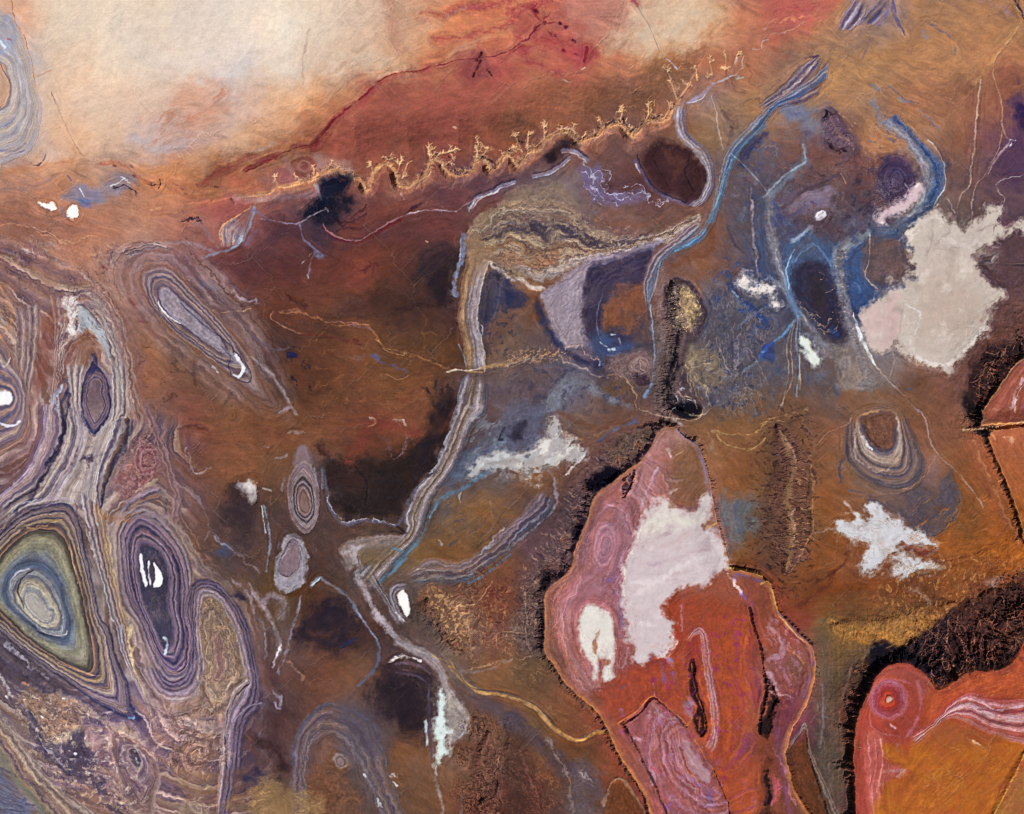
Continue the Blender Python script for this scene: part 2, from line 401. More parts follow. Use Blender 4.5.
# sand ripples and stains over the whole plain
s1 = fbm(X * 0.75 + Y * 0.65, (Y - 0.55 * X) * 2.6, 22, 4, 301)
s2 = fbm(X, Y, 60, 4, 311); s3 = fbm(X + 8 * NM, Y + 8 * NM, 16, 4, 321, ridged=True)
pl_ = 1 - 0.85 * smooth((COL.mean(-1) - 0.5) / 0.25)
COL *= (1 + pl_ * (0.12 * s1 + 0.10 * s2 + 0.015 * s3))[..., None]
COL += s2[..., None] * np.array([0.03, 0.0, -0.025], np.float32)
HGT += 0.22 * NM + 1.2 * s2 + 0.10 * s3

# ================================================================== north: pale plateau, red stain line, cliff canyons
ST("A1 870,430 760,490 650,540", 9, "b47658", .32, 1, 3); ST("A1 840,350 700,430 600,480", 9, "c09478", .3, 1, 3); MOT("A1 880,330 900,440 640,600 540,560 640,420", "ae6c4c", .45, 7, .0, .5, 14, ang=-35, st=4, seed=1041)
ST("A1 1021,620 900,680 800,735", 6, "8c3a2a", .55, 1, 2); ST("A1 980,520 850,590 740,650", 9, "c8956c", .5, 1, 3)
ST("A1 740,560 660,600 590,590 520,550", 8, "aa9ea2", .6, 1, 3); ST("A1 1000,260 900,300 800,330", 8, "c3bab6", .5, 1, 3)
ST("A1 560,680 700,690 860,640", 9, "bb7f52", .55, 1, 3); ST("A1 20,690 140,670 280,640", 6, "b0744e", .5, 1, 2)
PG("A1 270,770 400,740 470,690 560,715 500,760 420,800 300,814", "7d7680", .7, 4, 2, 1); PG("A1 250,790 330,740 400,780 380,814", "74738a", .6, 3, 2, 1)
RG("A1 -200,240 0,255 25,300 42,350 28,400 0,428 -200,440", "A1 -200,-60 20,60 80,130 110,220 135,330 160,420 150,520 120,590 60,630 -200,660",
   "8a7f80,a39c9c,b7a596,9490a0,b9ab9c,8a8a9a,b3a59a,a19aa0,b5a08c,9d99a2", .9, 3, 1, 46, .06, lab=T('ringed_rock_dome', 'grey banded rock dome cut by the upper left corner of the pale plateau', 'rock dome', 'ringed rock domes'))
PG("A1 -200,240 0,255 25,300 42,350 28,400 0,428 -200,440", "b8957f", 1, 1, 1, .3); ST("A1 0,258 25,300 43,350 28,400 0,428", .7, "70504a", .8)
PG("A1 0,60 60,70 80,130 40,200 0,210", "8f93a6", .7, 4, 2, 1); ST("A1 0,165 20,190", 2, "d0e0ea", .8); ST("A1 30,155 45,160", 1.2, "a04a34", .8)
ST("A1 100,570 60,600 0,600", 2.2, "80788a", .7); ST("A1 20,625 100,600", 1.2, "746c80", .6)
ST("A1 40,0 60,90 85,130 105,190 125,260 135,330 150,370", 1.6, "d09a70", .7, .9, 1, .9); ST("A1 45,0 62,90 90,130 110,190 130,260 140,330", .6, "8a5a4a", .7, .9, 1, .9)
ST("A1 205,365 235,440 265,510 300,580 340,630 375,665", .8, "94705e", .8, .9, 1, .8); ST("A1 190,440 225,420 250,480 290,570", 1.2, "d8b490", .5, .9, 1, .8)
ST("A1 150,305 180,290 205,280", 1, "b8785a", .7)
ST("A1 130,655 165,652", 1.4, "3b3440", .7, .9, 2, 1); ST("A1 172,640 180,620", 1.0, "54586c", .6)
ST("A1 385,660 470,650 540,700 600,740", 2.2, "a8502c", .5, 1, 2, 1); ST("A1 485,712 522,735", 1.4, "d8d2ce", .7, .9, 2, 1); ST("A1 440,745 500,715", 1, "c8d4dc", .8)
ST("A1 450,752 500,745 530,765 545,778", 1.5, "2a1e22", .7, .9, 2, 1); ST("A1 590,736 640,728", 1.3, "3a1c14", .7, .9, 2, 1); ST("A1 632,745 645,720", 1.2, "3a1c14", .7, .9, 2, 1)
for q in ("455,660", "520,662", "530,700", "735,770", "700,735", "720,750", "860,745", "780,735"):
    u, v = q.split(','); ST("A1 %s %d,%d" % (q, int(u) + 9, int(v) + 5), 1.6, "6c3428", .7, .9, 1, .6)
ST("A1 320,755 335,785", .9, "c8d4e4", .8); ST("A1 320,795 355,805", 3, "566a92", .7); ST("A1 270,700 285,720", 1, "5a4c54", .7)
ST("A1 0,760 120,750 230,690", 4, "8a6a64", .5, 1, 2); ST("A1 560,780 760,770 960,760 1021,730", 1.6, "b07a5c", .5, .9, 2, .8)

ST("A2 -60,720 60,640 110,610 180,575 240,540 285,490 330,440", 16, "a85c38", .5, 1, 2); PG("A2 240,600 300,510 380,420 440,390 540,320 700,290 900,250 1021,230 A3 60,220 40,400 A2 900,480 600,560 400,640 300,640", "93432f", .4, 12, 3, 2); ST("A2 230,590 300,500 370,440 440,385 520,315 600,295 720,275", 6, "8a2f20", .45, 1, 2); ST("A2 230,500 320,430 400,380", 9, "a87450", .45, 1, 2)
for s, w, c, a in (("A2 1021,30 930,60 850,90 760,130 700,150", 11, "b4623e", .5), ("A2 1021,5 880,20 780,40", 6, "b8543a", .55), ("A2 1021,110 920,150 840,180 770,225", 7, "c09078", .6),
                   ("A2 530,0 550,120 580,200", 9, "a87462", .45), ("A2 580,180 590,260 600,310", 3, "cc9c74", .5), ("A2 210,120 190,260 180,330", 2, "a88c7c", .5), ("A2 560,260 440,310 380,330", 3, "c08c66", .5),
                   ("A2 480,130 400,220 300,290", 3, "ab8c78", .5), ("A2 760,60 840,30", 4, "a08484", .6), ("A3 0,80 60,30 120,0", 7, "b44c30", .6)):
    ST(s, w, c, a, 1, 2, .6)
ST("A2 -40,690 60,640 110,610 180,585 240,570 285,515 320,470 370,430 430,380 480,335 520,305 570,290 640,285 700,268 760,255 800,238 870,232 950,222 1000,205 1021,195 A3 40,170 100,110 125,90", 1.1, "6a2016", .75, 1, 1, .6)
ST("A2 240,575 300,490 370,430 430,380 470,345", 2.4, "701f12", .65, 1, 1, .6); ST("A2 -40,680 20,650 100,618", 4, "7c2c1e", .7); ST("A2 150,580 230,575 280,530", 5, "7c3424", .6, 1, 2)
for s in ("A2 640,60 800,40 1021,-20", "A2 700,170 880,130 1021,90 A3 60,60", "A3 0,200 150,160 320,180", "A3 -20,40 100,20 200,-10", "A3 30,150 60,240 200,300"): ST(s, 9, "9c3c2a", .32, 1, 3, .8); ST(s, 2.5, "8a2c24", .3, 1, 3, .9)
PG("A2 800,230 910,220 950,300 840,330", "7a3c44", .6, 6, 2, 1)
for s in ("A2 895,240 882,270 868,305", "A2 925,280 938,300", "A2 880,240 900,210"): ST(s, 2.0, "3c1420", .85, .9, 1, .9)
ST("A2 790,508 797,512", 1.9, "dcc0a8", .95, .8, 0, .2)
PG("A2 240,615 300,640 370,660 380,690 310,690 250,670", "a08480", .65, 3, 2); ST("A2 0,605 80,570", 3, "b8a098", .6, .8, 2)
RG("A2 190,655 200,660 195,672 188,668", "A2 140,650 190,630 240,650 240,690 190,710 145,690", "7c3e34,9a6454,7c4236", .7, 1.5)
PG("A2 60,690 110,670 150,700 130,740 70,740", "94504a", .6, 3, 2); ST("A2 105,610 140,690", 5, "a0786c", .5, 1, 2)
for s in ("A3 125,90 60,150 0,190", "A3 125,90 90,40 100,5", "A3 125,90 190,95", "A3 130,110 170,145 200,160", "A3 125,90 160,50"): ST(s, 1.6, "641820", .8, .9, 2, .6, taper=True)
PG("A3 20,60 200,40 260,160 180,220 60,200", "8e3430", .45, 10, 3, 1)
for q in ("125,90", "175,145", "245,160", "190,90", "215,105", "95,40", "205,200", "255,215"):
    u, v = q.split(','); ST("A3 %s %d,%d" % (q, int(u) + 6, int(v) + 4), 2.2, "521224", .9, .9, 1, .6)
ST("A3 300,190 288,245", 2, "541a26", .9); PG("A3 200,200 330,190 320,250 250,255", "9a3022", .55, 5, 2, 1)
PG("A3 430,95 520,20 700,-20 760,40 750,180 690,205 600,205 545,240 430,200 380,190", "d0b49a", .8, 9, 3, 1); ST("A3 520,130 640,120 720,60", 8, "c6b29c", .6, 1, 3)
ST("A3 490,5 520,60 550,110 590,210", .6, "7c7470", .9, .9, 0, .1); ST("A3 480,0 500,20", 2.5, "9a4044", .7); ST("A3 620,238 640,255 655,280", .9, "c8c0ca", .9)
ST("A3 205,318 235,328", 1.6, "cdb098", .8); ST("A3 280,275 290,270", 1.2, "cdb098", .8)
for i in range(34):
    x0 = 512 + (420 + 360 * RNG.random()) / 4; y0 = (235 + 220 * RNG.random()) / 4; aa = -0.7 + RNG.normal(0, .5)
    q = [(x0 + 3 * k * math.cos(aa + .3 * RNG.normal()), y0 + 3 * k * math.sin(aa + .3 * RNG.normal())) for k in range(4)]
    ST(np.array(q), .7, "bb8a5c", .6, .9, 2, .6, h=-.5)
TREES = [("A2 92,748 80,720", 2, 5), ("A2 178,738 172,712", 2, 5), ("A2 232,715 235,685", 2, 6), ("A2 292,690 305,655", 2, 4), ("A2 470,700 462,665", 2, 6), ("A2 480,690 525,640", 3, 6),
         ("A2 560,710 575,660", 3, 7), ("A2 585,715 605,660", 2, 6), ("A2 685,680 700,645 690,610", 4, 9), ("A2 690,670 730,620 770,610", 4, 8), ("A2 735,680 770,650", 3, 6), ("A2 868,665 885,610 888,580", 3, 8),
         ("A2 880,650 915,612", 3, 6), ("A2 955,660 985,625 1012,600", 4, 7), ("A2 935,680 925,650", 3, 5), ("A3 40,610 15,550", 3, 6), ("A3 60,600 65,545", 3, 6), ("A3 95,590 130,555 128,515", 3, 6), ("A3 130,555 190,520 235,520", 3, 6),
         ("A3 340,545 365,510 352,488", 3, 6), ("A3 370,530 395,500", 2, 6), ("A3 425,500 440,450", 4, 7), ("A3 520,505 540,470 545,440", 4, 7), ("A3 600,485 628,440", 3, 6), ("A3 655,400 640,350 622,290", 3, 7),
         ("A3 665,395 700,350", 2, 6), ("A3 740,320 735,280", 2, 6), ("A3 800,300 790,250", 3, 6), ("A3 850,280 855,230", 3, 6), ("A3 885,260 900,220", 3, 5), ("A3 280,560 290,540", 2, 4), ("A3 480,550 480,520", 2, 4)]
SCARP = "A2 -80,790 0,780 60,768 80,745 130,745 180,730 240,715 285,690 310,682 340,690 375,708 420,725 440,762 462,745 470,690 520,655 560,690 570,740 600,748 660,715 690,690 700,640 735,650 770,690 820,703 865,680 885,645 920,650 935,685 965,665 1000,620 A3 0,635 25,665 50,640 70,610 110,600 140,560 200,530 240,545 265,575 300,555 340,545 370,520 430,500 470,545 500,530 540,490 600,488 640,440 665,400"
p_scarp = spline(P(SCARP))
x, y = WARP[1]; d, sa, q = dist(x, y, p_scarp, far=60)
up = smooth((-q * d / 22) + 0.35); g = fbm(sa * 3, d * .5, 10, 3, 401, ridged=True)
HGT += np.where(d < 60, (d * -q > 0) * 0 + 0, 0)
north = np.where(q < 0, 1.0, 0.0)
HGT += np.where(d < 58, 11 * (north * smooth(1.2 - d / 48) + (1 - north) * smooth(1 - d / 7) * (1 + .25 * g * np.minimum(d / 2.5, 1))), 0)
for i in range(30, len(p_scarp) - 4, 3):
    o = p_scarp[i]; r2 = np.random.default_rng(9000 + i); aa = -1.57 + r2.normal(0, .6); ln = 2.5 + 4 * r2.random()
    q = np.array([o + [0, 1], o + ln * np.array([math.cos(aa), math.sin(aa)])]); segs = [q]
    for k in range(3): b = q[0] + (q[1] - q[0]) * (.4 + .6 * r2.random()); a3 = aa + r2.choice([-1, 1]) * (.5 + .5 * r2.random()); segs.append(np.array([b, b + (1.5 + 2.5 * r2.random()) * np.array([math.cos(a3), math.sin(a3)])]))
    for j, q in enumerate(segs): ST(q, 1.2 - .25 * (j > 0), r2.choice(["b08460", "bc9470", "a47856"]), .85, .9, 1, .4, h=-.5)  # stub canyons, sunlit walls painted gold
    if r2.random() < .5: ST(o + np.array([[-2.5, -2.5], [.5, -3.2]]) + r2.normal(0, 1, 2), 1.1, "2a1c1e", .7, .9, 1, .8)  # shaded pocket beside a canyon, painted dark
for i, (s, n, ln) in enumerate(TREES):      # fans of sand washed out of each canyon mouth
    o = P(s)[0]; r2 = np.random.default_rng(700 + i); L_ = 9 + 7 * r2.random(); sk = r2.normal(-2, 2)
    PG(np.array([o + [-2, 1], o + [2, 1], o + [5 + sk, L_], o + [sk, L_ + 2], o + [-5 + sk, L_]]), r2.choice(["8c5e48", "80543f", "94684e"]), .45, 3.5, 2, 1)
    for m in range(3): ST(np.array([o + [r2.normal(0, 1), 1], o + [sk * .5 + r2.normal(0, 2), L_ * .5], o + [sk + r2.normal(0, 3), L_]]), .8, r2.choice(["a47a5c", "6a463c", "9c705a"]), .5, .9, 1, .5)
for i, (s, n, ln) in enumerate(TREES): TREE(s, "c49a74", n + 1, ln * .95, .85, 0.6, 500 + i, gen=3)  # gold colour paints the sunlit canyon walls
nrm = np.gradient(p_scarp, axis=0); nrm /= np.hypot(nrm[:, 0], nrm[:, 1])[:, None] + 1e-6; nrm = np.stack([nrm[:, 1], -nrm[:, 0]], 1)
strip = np.concatenate([p_scarp[20:] + [0, 2], (p_scarp[20:] + [0.5, -7.5])[::-1]])[::3]
d_, _, _ = dist(WARP[1][0], WARP[1][1], p_scarp[24:], far=8); LAB[d_ < 4.2] = T('cliff', 'long gold cliff line notched by branching canyons below the cream plateau', 'cliff')
MOT(strip, "b88e6a", .8, 5.5, 0, .13, 2.5, vein=True, ang=80, st=1.5, seed=1051, h=-.6, warp=1); MOT(strip, "281a1c", .7, 4.5, .14, .2, 2.5, seed=1052, warp=1); MOT(strip, "c49c78", .6, 4, 0, .08, 2, vein=True, ang=60, seed=1053, warp=1)  # lit walls and shaded pockets mottled into the cliff colour
for s, w in (("A2 270,720 300,705 330,720", 2), ("A2 545,690 575,690", 2.4), ("A2 770,620 790,650", 1.6), ("A2 905,630 945,650 950,670", 3), ("A2 985,640 1021,625", 1.6), ("A3 160,560 200,535 250,545", 3.4), ("A3 30,560 60,565", 2), ("A3 255,560 330,535", 2.4),
             ("A3 345,515 380,500 410,490", 2.4), ("A3 440,470 450,500", 2), ("A3 0,650 30,668", 2.2), ("A3 460,535 480,520", 2), ("A3 560,480 620,470", 1.3)):
    ST(s, w * .7, "1c151a", .8, .9, 2, 1, h=-1)  # shade of the north-facing canyon walls, painted near-black
ST(p_scarp + [-1, 6], 11, "86584a", .4, 1, 2, .6, sm=False); ST(p_scarp + [-.6, 3], 6, "9c6a4c", .6, 1, 1, .6, sm=False); ST(p_scarp, 3.4, "c08a5c", .7, .9, 1, .5, sm=False); ST(p_scarp + [0, .6], 1.3, "c09470", .7, .9, 1, .5, sm=False)  # lit rim and slopes painted in layers that fade southwards
PG("A2 262,722 310,697 385,705 372,745 330,790 300,830 235,830 250,770", "131528", .95, 3.5, 2, 1, lab=T("dark_hill", "blue-black hollow directly under the gold cliff canyons", "hill", "dark stained hills"))
ST("A2 340,720 380,715 360,760", 1.4, "5a3028", .7, .9, 2, .8); ST("A2 -80,800 60,790 140,790 240,770", 5, "80727c", .55, 1, 2); ST("A2 240,740 260,800", 2, "8a94a4", .5)
PG("A3 120,620 160,580 230,560 260,590 210,610 150,650", "1e161c", .85, 4, 2, 1); PG("A2 800,720 900,700 1000,690 A3 60,690 120,640 60,700 0,720 A2 900,760", "4c343c", .5, 5, 2, 1)
for i in range(60):     # talus streaks below the cliffs
    k = RNG.integers(60, len(p_scarp) - 8); o = p_scarp[k]
    ST(np.array([o + [0, 1.5], o + [RNG.normal(-1.5, 1.5), 6], o + [RNG.normal(-4, 2), 11 + 4 * RNG.random()]]), 1.1, RNG.choice(["9a6c50", "86604c", "5c4244", "7a5648"]), .5, .9, 1, .5)
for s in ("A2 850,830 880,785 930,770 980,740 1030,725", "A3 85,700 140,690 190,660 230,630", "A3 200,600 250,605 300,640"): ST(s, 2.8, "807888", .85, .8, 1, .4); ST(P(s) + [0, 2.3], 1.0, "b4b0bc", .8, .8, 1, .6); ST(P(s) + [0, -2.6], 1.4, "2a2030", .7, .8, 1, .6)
ST("A2 860,830 900,790 960,765", 1, "b8b0b0", .7); ST("A2 575,770 590,800", 1, "a89ca8", .8)
ST("A2 560,790 700,814 B2 560,0", 8, "7a4c40", .6, 1, 2)
# lilac filigree and the dark basin
PG("A3 275,660 340,650 375,720 420,760 520,770 500,814 380,820 300,740", "665c78", .75, 4, 3, 1.4)
for s in ("A3 290,680 320,700 350,690 370,730 420,760 480,770 540,790", "A3 280,640 330,680 340,740 380,790 430,814", "A3 360,680 390,700 400,760 470,800", "A3 300,720 340,770 360,814", "A3 450,730 520,740 540,800 600,814", "A3 560,800 660,814"):
    ST(s, .9, "aca4b6", .85, .9, 3, .8, h=.3)
ST("A3 490,640 520,690 560,750 620,790 690,812 760,790 785,740", 3.2, "5c5672", .75, .8)
PG("A3 590,560 660,570 720,610 760,660 778,720 762,772 710,802 640,785 570,735 530,680 520,620", "371f21", .93, 4, 2, 1, lab=T('dark_rock_basin', 'dark maroon teardrop basin held by the lilac river bend below the cliffs', 'rock basin'))
ST("A3 600,600 660,640 640,720", 6, "5c3428", .6, 1, 3); ST("A3 700,620 690,700 720,760", 1.4, "22141a", .8, .9, 2); ST("A3 560,640 620,740", 1.2, "24161c", .7, .9, 2)
ST("A3 500,620 522,680 560,740 620,782 690,806", 1.5, "1c1a30", .9); ST("A3 778,660 782,740 740,800", 1, "241c28", .8)
ST("A3 495,655 510,690", 1.2, "c8c4d4", .8)
PG("A3 -20,770 80,745 200,730 240,814 B3 0,20", "7c6a54", .8, 4, 3, 1, grain=.2)
BD("A3 645,420 645,500 670,555 715,600 750,640 775,690 770,740 745,785 700,820", "A3 700,405 690,500 715,545 760,580 795,630 803,690 798,750 775,795 740,824", "7a7078,8a7c84,a8a4ac,7a6e78,9a92a0,5c5468,6c6068", .95, 1, 1, 30, .08, lab=SF("dry_riverbed"))
ST("A3 700,410 740,390 770,365 800,335", 2.6, "9488a0", .85); ST("A3 800,330 840,320 880,300 905,300", 1.4, "aaa4b0", .85); ST("A3 895,312 920,308", 1.8, "a4ccd6", .9); ST("A3 700,410 745,400 775,370", .7, "c8c4d0", .8)
for s in ("A3 930,230 910,285 880,300", "A3 1021,90 1000,120", "A3 960,200 985,195 990,170 1021,150", "A3 890,265 905,235", "A4 0,140 70,130 110,110 140,90"): ST(s, 1.1, "b8a4a8", .8, .9, 2, .7)
ST("A3 790,380 815,440 825,520 842,595", .9, "b4b0aa", .85, .9); ST("A3 850,450 880,510 860,540", 4, "54403c", .5, .9, 3); ST("A3 870,505 880,515", 1.6, "2c1e24", .9)
for s in ("A3 850,300 900,360 1000,380", "A3 900,420 950,400 1021,420", "A3 830,420 880,460 960,470", "A3 940,260 950,330 1000,340"): ST(s, 1.4, "6c5238", .5, .9, 3, .8)
# ================================================================== north-east plains
PG("A4 -10,0 290,-10 240,60 170,80 60,130 -10,150", "ae5c3a", .7, 6, 3, 1.5); ST("A4 0,100 60,90 120,80 180,60", 2.5, "d08a68", .55, .9, 3, 1); ST("A4 20,60 100,30 180,30", 3, "a84a2e", .6, 1, 3)
BD("A4 270,120 300,60 350,-10", "A4 330,120 370,85 400,10", "8a7c84,5a4a54,a49ea6,4a3c44,94888c", .95, lab=T("striped_outcrop", "western of two striped rock blades cut by the top edge over tan sand", "rock outcrop", "striped rock blades")); BD("A4 360,95 430,20 460,-10", "A4 440,100 490,40 500,-10", "5a5464,7c6a58,3c3a50,8c8894,6c6474", .95, lab=T("striped_outcrop", "eastern of two striped rock blades cut by the top edge, with a dark tail", "rock outcrop", "striped rock blades"))
ST("A4 500,-10 505,60 530,110 548,140", 2.6, "54506a", .9, .8, 1, .4, taper=True); ST("A4 440,90 455,50 470,30", 1.6, "9a6a44", .8); ST("A4 345,100 365,75", 1, "d8d0d0", .8)
BD("A4 -40,420 60,340 120,270 180,230 210,212", "A4 -20,440 90,380 150,330 190,280 215,240", "6a5448,8a7c78,4a4450,9a8c84,54485a,7c6c64", 1, lab=T("striped_outcrop", "larger upper blade of striped purple rock at the head of the blue riverbed", "rock outcrop", "striped rock blades")); BD("A4 0,425 110,368 210,338", "A4 20,432 120,412 190,380 215,345", "5c505c,3a3444,9a8c88,4a3c48", 1, lab=T("striped_outcrop", "smaller lower blade of striped purple rock at the head of the blue riverbed", "rock outcrop", "striped rock blades"))
ST("A4 60,370 150,300 190,245", 1, "b4acb0", .7); ST("A4 150,232 200,222", 1.6, "3a3040", .8); ST("A4 400,170 410,160 380,230", 1.3, "746078", .7)
PG("A4 50,430 110,415 160,430 185,480 175,545 140,530 120,490 70,470", "68748a", .8, 4, 2, 1.2)
for i in range(46):     # braided sand sheets
    x0 = 768 + (130 + 650 * RNG.random()) / 4; y0 = (150 + 400 * RNG.random()) / 4; aa = (.45 if RNG.random() < .6 else -.75) + RNG.normal(0, .25)
    q = np.array([(x0 + 6 * k * math.cos(aa + .08 * k), y0 + 6 * k * math.sin(aa + .08 * k)) for k in range(5)])
    ST(q, .8 + RNG.random(), RNG.choice(["b88c58", "8a5e38", "b0824c", "7a5a44", "ab8658"]), .4, .9, 3, .8, taper=True)
ST("A4 1000,110 900,180 850,250 800,300", 10, "bc8c50", .5, 1, 3); ST("A4 960,150 880,260 830,330", 3, "c89a5c", .5, 1, 2)
PG("A4 880,280 1000,250 1021,330 960,370 890,340", "7c4c28", .5, 6, 3, 1)
ST("A4 980,-5 1000,30 1021,70", 1.8, "2a1c24", .9, .7, 1, .9); ST("A4 985,20 1005,50", .8, "d8b488", .7); ST("A4 940,40 975,60", 3, "9a8088", .6, .9, 2, 1); ST("A4 830,0 940,30", 4, "8a7068", .4, 1, 3)
for s in ("A4 480,340 560,400 600,412", "A4 740,180 745,215", "A4 650,95 700,130 740,160", "A4 640,470 680,520", "A4 600,440 660,500"): ST(s, 1.1, "66606a", .65, .9, 2, .8)
for s, w in (("A4 612,125 640,150", 3), ("A4 415,335 440,345", 3.4), ("A4 410,400 440,460 470,500", 6), ("A4 520,390 560,405", 2)): ST(s, w, "76828e", .7, 1, 2, .8)
hill = T('rock_butte', 'dark purple rocky butte with a black foot on tan sand below two pale blades', 'butte')
PG("A4 225,440 255,432 300,480 330,530 380,590 330,640 280,660 300,610 250,590 215,560 205,500", "5a4648", .85, 2.5, 2, 1.2, grain=.3, lab=hill)
GUL("A4 240,450 270,520 330,570", 8, 12, 5, .5, .9, dark="54424c", da=.6, crest="8a6a54"); ST("A4 235,565 275,605 305,600", 3.6, "1b1420", .9, .8, 2, .8)
for i in range(26): x0 = 768 + (215 + 130 * RNG.random()) / 4; y0 = (450 + 160 * RNG.random()) / 4; ST(np.array([(x0, y0), (x0 + 1, y0 + 1)]), .9, "b08c6c", .7, .9, 1, .8, h=.6)
PG("A4 340,660 440,620 600,680 590,800 440,830 300,814", "60352c", .6, 8, 3, 1.5)
PG("A4 440,650 520,640 585,690 578,760 530,805 450,790 425,720", "3c2e4c", .85, 4, 3, 1.2, grain=.2)
RG("A4 500,710 520,700 530,730 510,745", "A4 450,670 520,650 575,700 565,760 510,790 450,770", "4c3c54,2c2440,54445c,302844,4a3a50", .6, 2, 2, 20, .1, lab=T('dark_rock_dome', 'small dark purple rock dome inside the blue arc north of the large salt flat', 'rock dome'))
NEW = 0
BD("@680,80 800,170 900,260 955,335 968,420 920,510 820,590 690,620", "@680,80 860,140 970,250 1045,330 1050,440 970,545 850,625 740,668", "8a8078,7c8088,90929a,6c7888,445a78,2c4468,34507a,48607c", .92, 3, 2, 50, .12, jit=.06, lab=SF("dry_riverbed"))
MOT("@680,80 780,150 960,250 1060,340 1040,480 860,640 720,660", "2a4064", .5, 9, .05, .5, 10, seed=921); MOT("@680,80 780,150 960,250 1060,340 1040,480 860,640 720,660", "9aa0a8", .5, 5, 0, .1, 8, vein=True, seed=922)
for s, c, a in (("@680,80 150,330 330,200 420,420 440,640 420,840 240,840 200,600", "4a4c5c", .55), ("@680,80 400,520 640,560 860,560 960,700 900,860 420,860", "3f4c66", .6), ("B3 760,340 1021,300 B4 200,420 220,700 B3 900,800 760,760", "4a5062", .55), ("B4 0,-60 360,-100 420,60 380,200 60,240", "46405a", .45), ("@680,80 420,100 560,100 560,240 440,220", "66707c", .4)):
    PG(s, c, a, 14, 3, 2); MOT(s, "34466c", .55, 18, -.05, .8, 14, seed=1061); MOT(s, "6c7684", .45, 10, .02, .5, 14, seed=1062)
BD("@680,80 600,-90 520,-10 440,40 330,120 260,190 190,270 165,330 150,400 130,480 105,560 60,620 -20,655", "@680,80 580,0 480,70 390,110 330,190 255,270 215,330 195,400 172,480 125,590 70,655 -20,695", "6a5a50,8a7c7c,5c6470,8a929c,46546c,3c5878,54708c,5c5250", .92, 1.5, 1, 40, .12, lab=SF("dry_riverbed"))
ST("@680,80 340,180 260,260 212,315 182,380 165,460 120,560 70,637 -20,672", 2.6, "4a6c86", .75, .9, 1, .6); ST("@680,80 205,320 178,390 160,460 100,570", 1, "7ca0b4", .6, .9, 1, .7)
PG("@680,80 345,212 300,235 250,290 215,335 250,345 300,275 340,240", "2a3256", .85, 3, 2, 1.4); ST("@680,80 240,330 280,350", 3, "2a3060", .7, .9, 3)
ST("@680,80 205,295 250,335 320,410 362,470", 1.2, "94a8bc", .9, .9, 0, .3); ST("@680,80 362,470 410,550 455,612", 1.8, "2a3c78", .85, .9, 0, .4); ST("@680,80 360,490 460,490 520,492", 1.2, "4a5a90", .7)
ST("@680,80 490,260 502,320 450,370 400,430 360,470", 3.6, "6a7c8c", .8, .9, 2, .6); ST("@680,80 480,330 420,380 370,430", 5, "3c4a64", .5, 1, 3)
ST("@680,80 350,470 355,560 370,660 400,760 415,840", 6, "7a7c82", .75, .9, 1, .7); ST("@680,80 310,480 310,600 340,760 360,840", 6, "32466a", .65, 1, 3, .9); ST("@680,80 285,430 290,600 300,690 330,800", 1.2, "94848c", .75, .9, 2)
MOT("@680,80 180,320 330,320 360,560 400,830 250,830 180,640", "36456a", .7, 12, .02, .12, 14, vein=True, ang=65, st=2.4, seed=923); MOT("@680,80 180,280 460,220 520,420 380,460 250,400", "48587a", .6, 7, .15, .3, 12, seed=924)
MOT("@680,80 430,340 980,330 960,480 800,620 560,660 430,560", "2e2640", .65, 12, -.05, .6, 16, seed=925); MOT("@680,80 430,340 980,330 960,480 800,620 560,660 430,560", "74606a", .55, 6, 0, .1, 12, vein=True, seed=926)
PG("@680,80 430,470 590,420 600,480 520,540 430,540", "7c6880", .6, 5, 3, 1.4); ST("@680,80 400,560 480,520 590,470", 2.2, "384494", .7, .9, 3, .9); ST("@680,80 380,490 500,430 620,378", 2.6, "584468", .7, .9, 2, .8)
PG("@680,80 430,620 520,588 620,640 650,770 560,840 420,840 405,720", "3a5478", .6, 8, 2, 1.4); ST("@680,80 760,608 680,640 625,680 605,770 640,840", 4.4, "7a858e", .8, .9, 2, .7); MOT("@680,80 640,640 760,640 800,830 640,830", "34507c", .7, 10, 0, .3, 14, seed=927)
MOT("@680,80 760,640 900,640 940,830 760,830", "3c4c6c", .5, 8, .15, .2, 12, seed=928)
ST("A4 640,560 680,600 700,660 708,740 680,790 660,830", .9, "b8c4c8", .85); PG("A4 690,590 710,600 725,650 715,690 700,660", "3c3038", .6, 3, 2)
ST("A4 850,320 840,400 830,500 825,580 810,680 805,740 770,780 755,830", 1.4, "bca48c", .85, .9, 1, .5, h=-.6); ST("A4 1000,110 950,180 905,240 900,310 925,380 935,470 930,540 915,610 870,690 830,740 815,830", 1.0, "b08a6c", .8, .9, 1, .5, h=-.6)
PG("A4 970,400 1040,350 1040,740 950,700 930,620 960,560", "4a3448", .75, 7, 3, 1.5); PG("A4 985,440 1010,420 1040,460 1015,520 985,490", "281e3c", .8, 4, 3, 1.2)
ST("A4 930,480 945,540 965,565 920,620 880,690", 1.3, "b0948c", .8); ST("A4 965,560 985,575 975,590", 3, "d4dce0", .9, .8, 3, 1); ST("A4 1040,700 920,720 925,760 945,790 925,830", 1.1, "b4a49c", .8, .9, 2)
ST("A4 -20,800 60,720 120,670 155,650", 6, "5a6a80", .8, 1, 2); ST("A4 -20,790 60,705 150,648", 1.4, "8ea0ac", .8); ST("A4 60,830 130,770 200,730 290,690", 3.4, "46364a", .8, .9, 2); ST("A4 140,580 150,630", 1.5, "8a98a4", .8)
ST("A4 0,600 30,590 20,640", 1.2, "7c8494", .7, .9, 3); PG("A4 150,780 230,740 240,814 160,830", "7a6484", .6, 4, 3, 1.2); ST("A4 290,690 310,730", .8, "a87c58", .8)

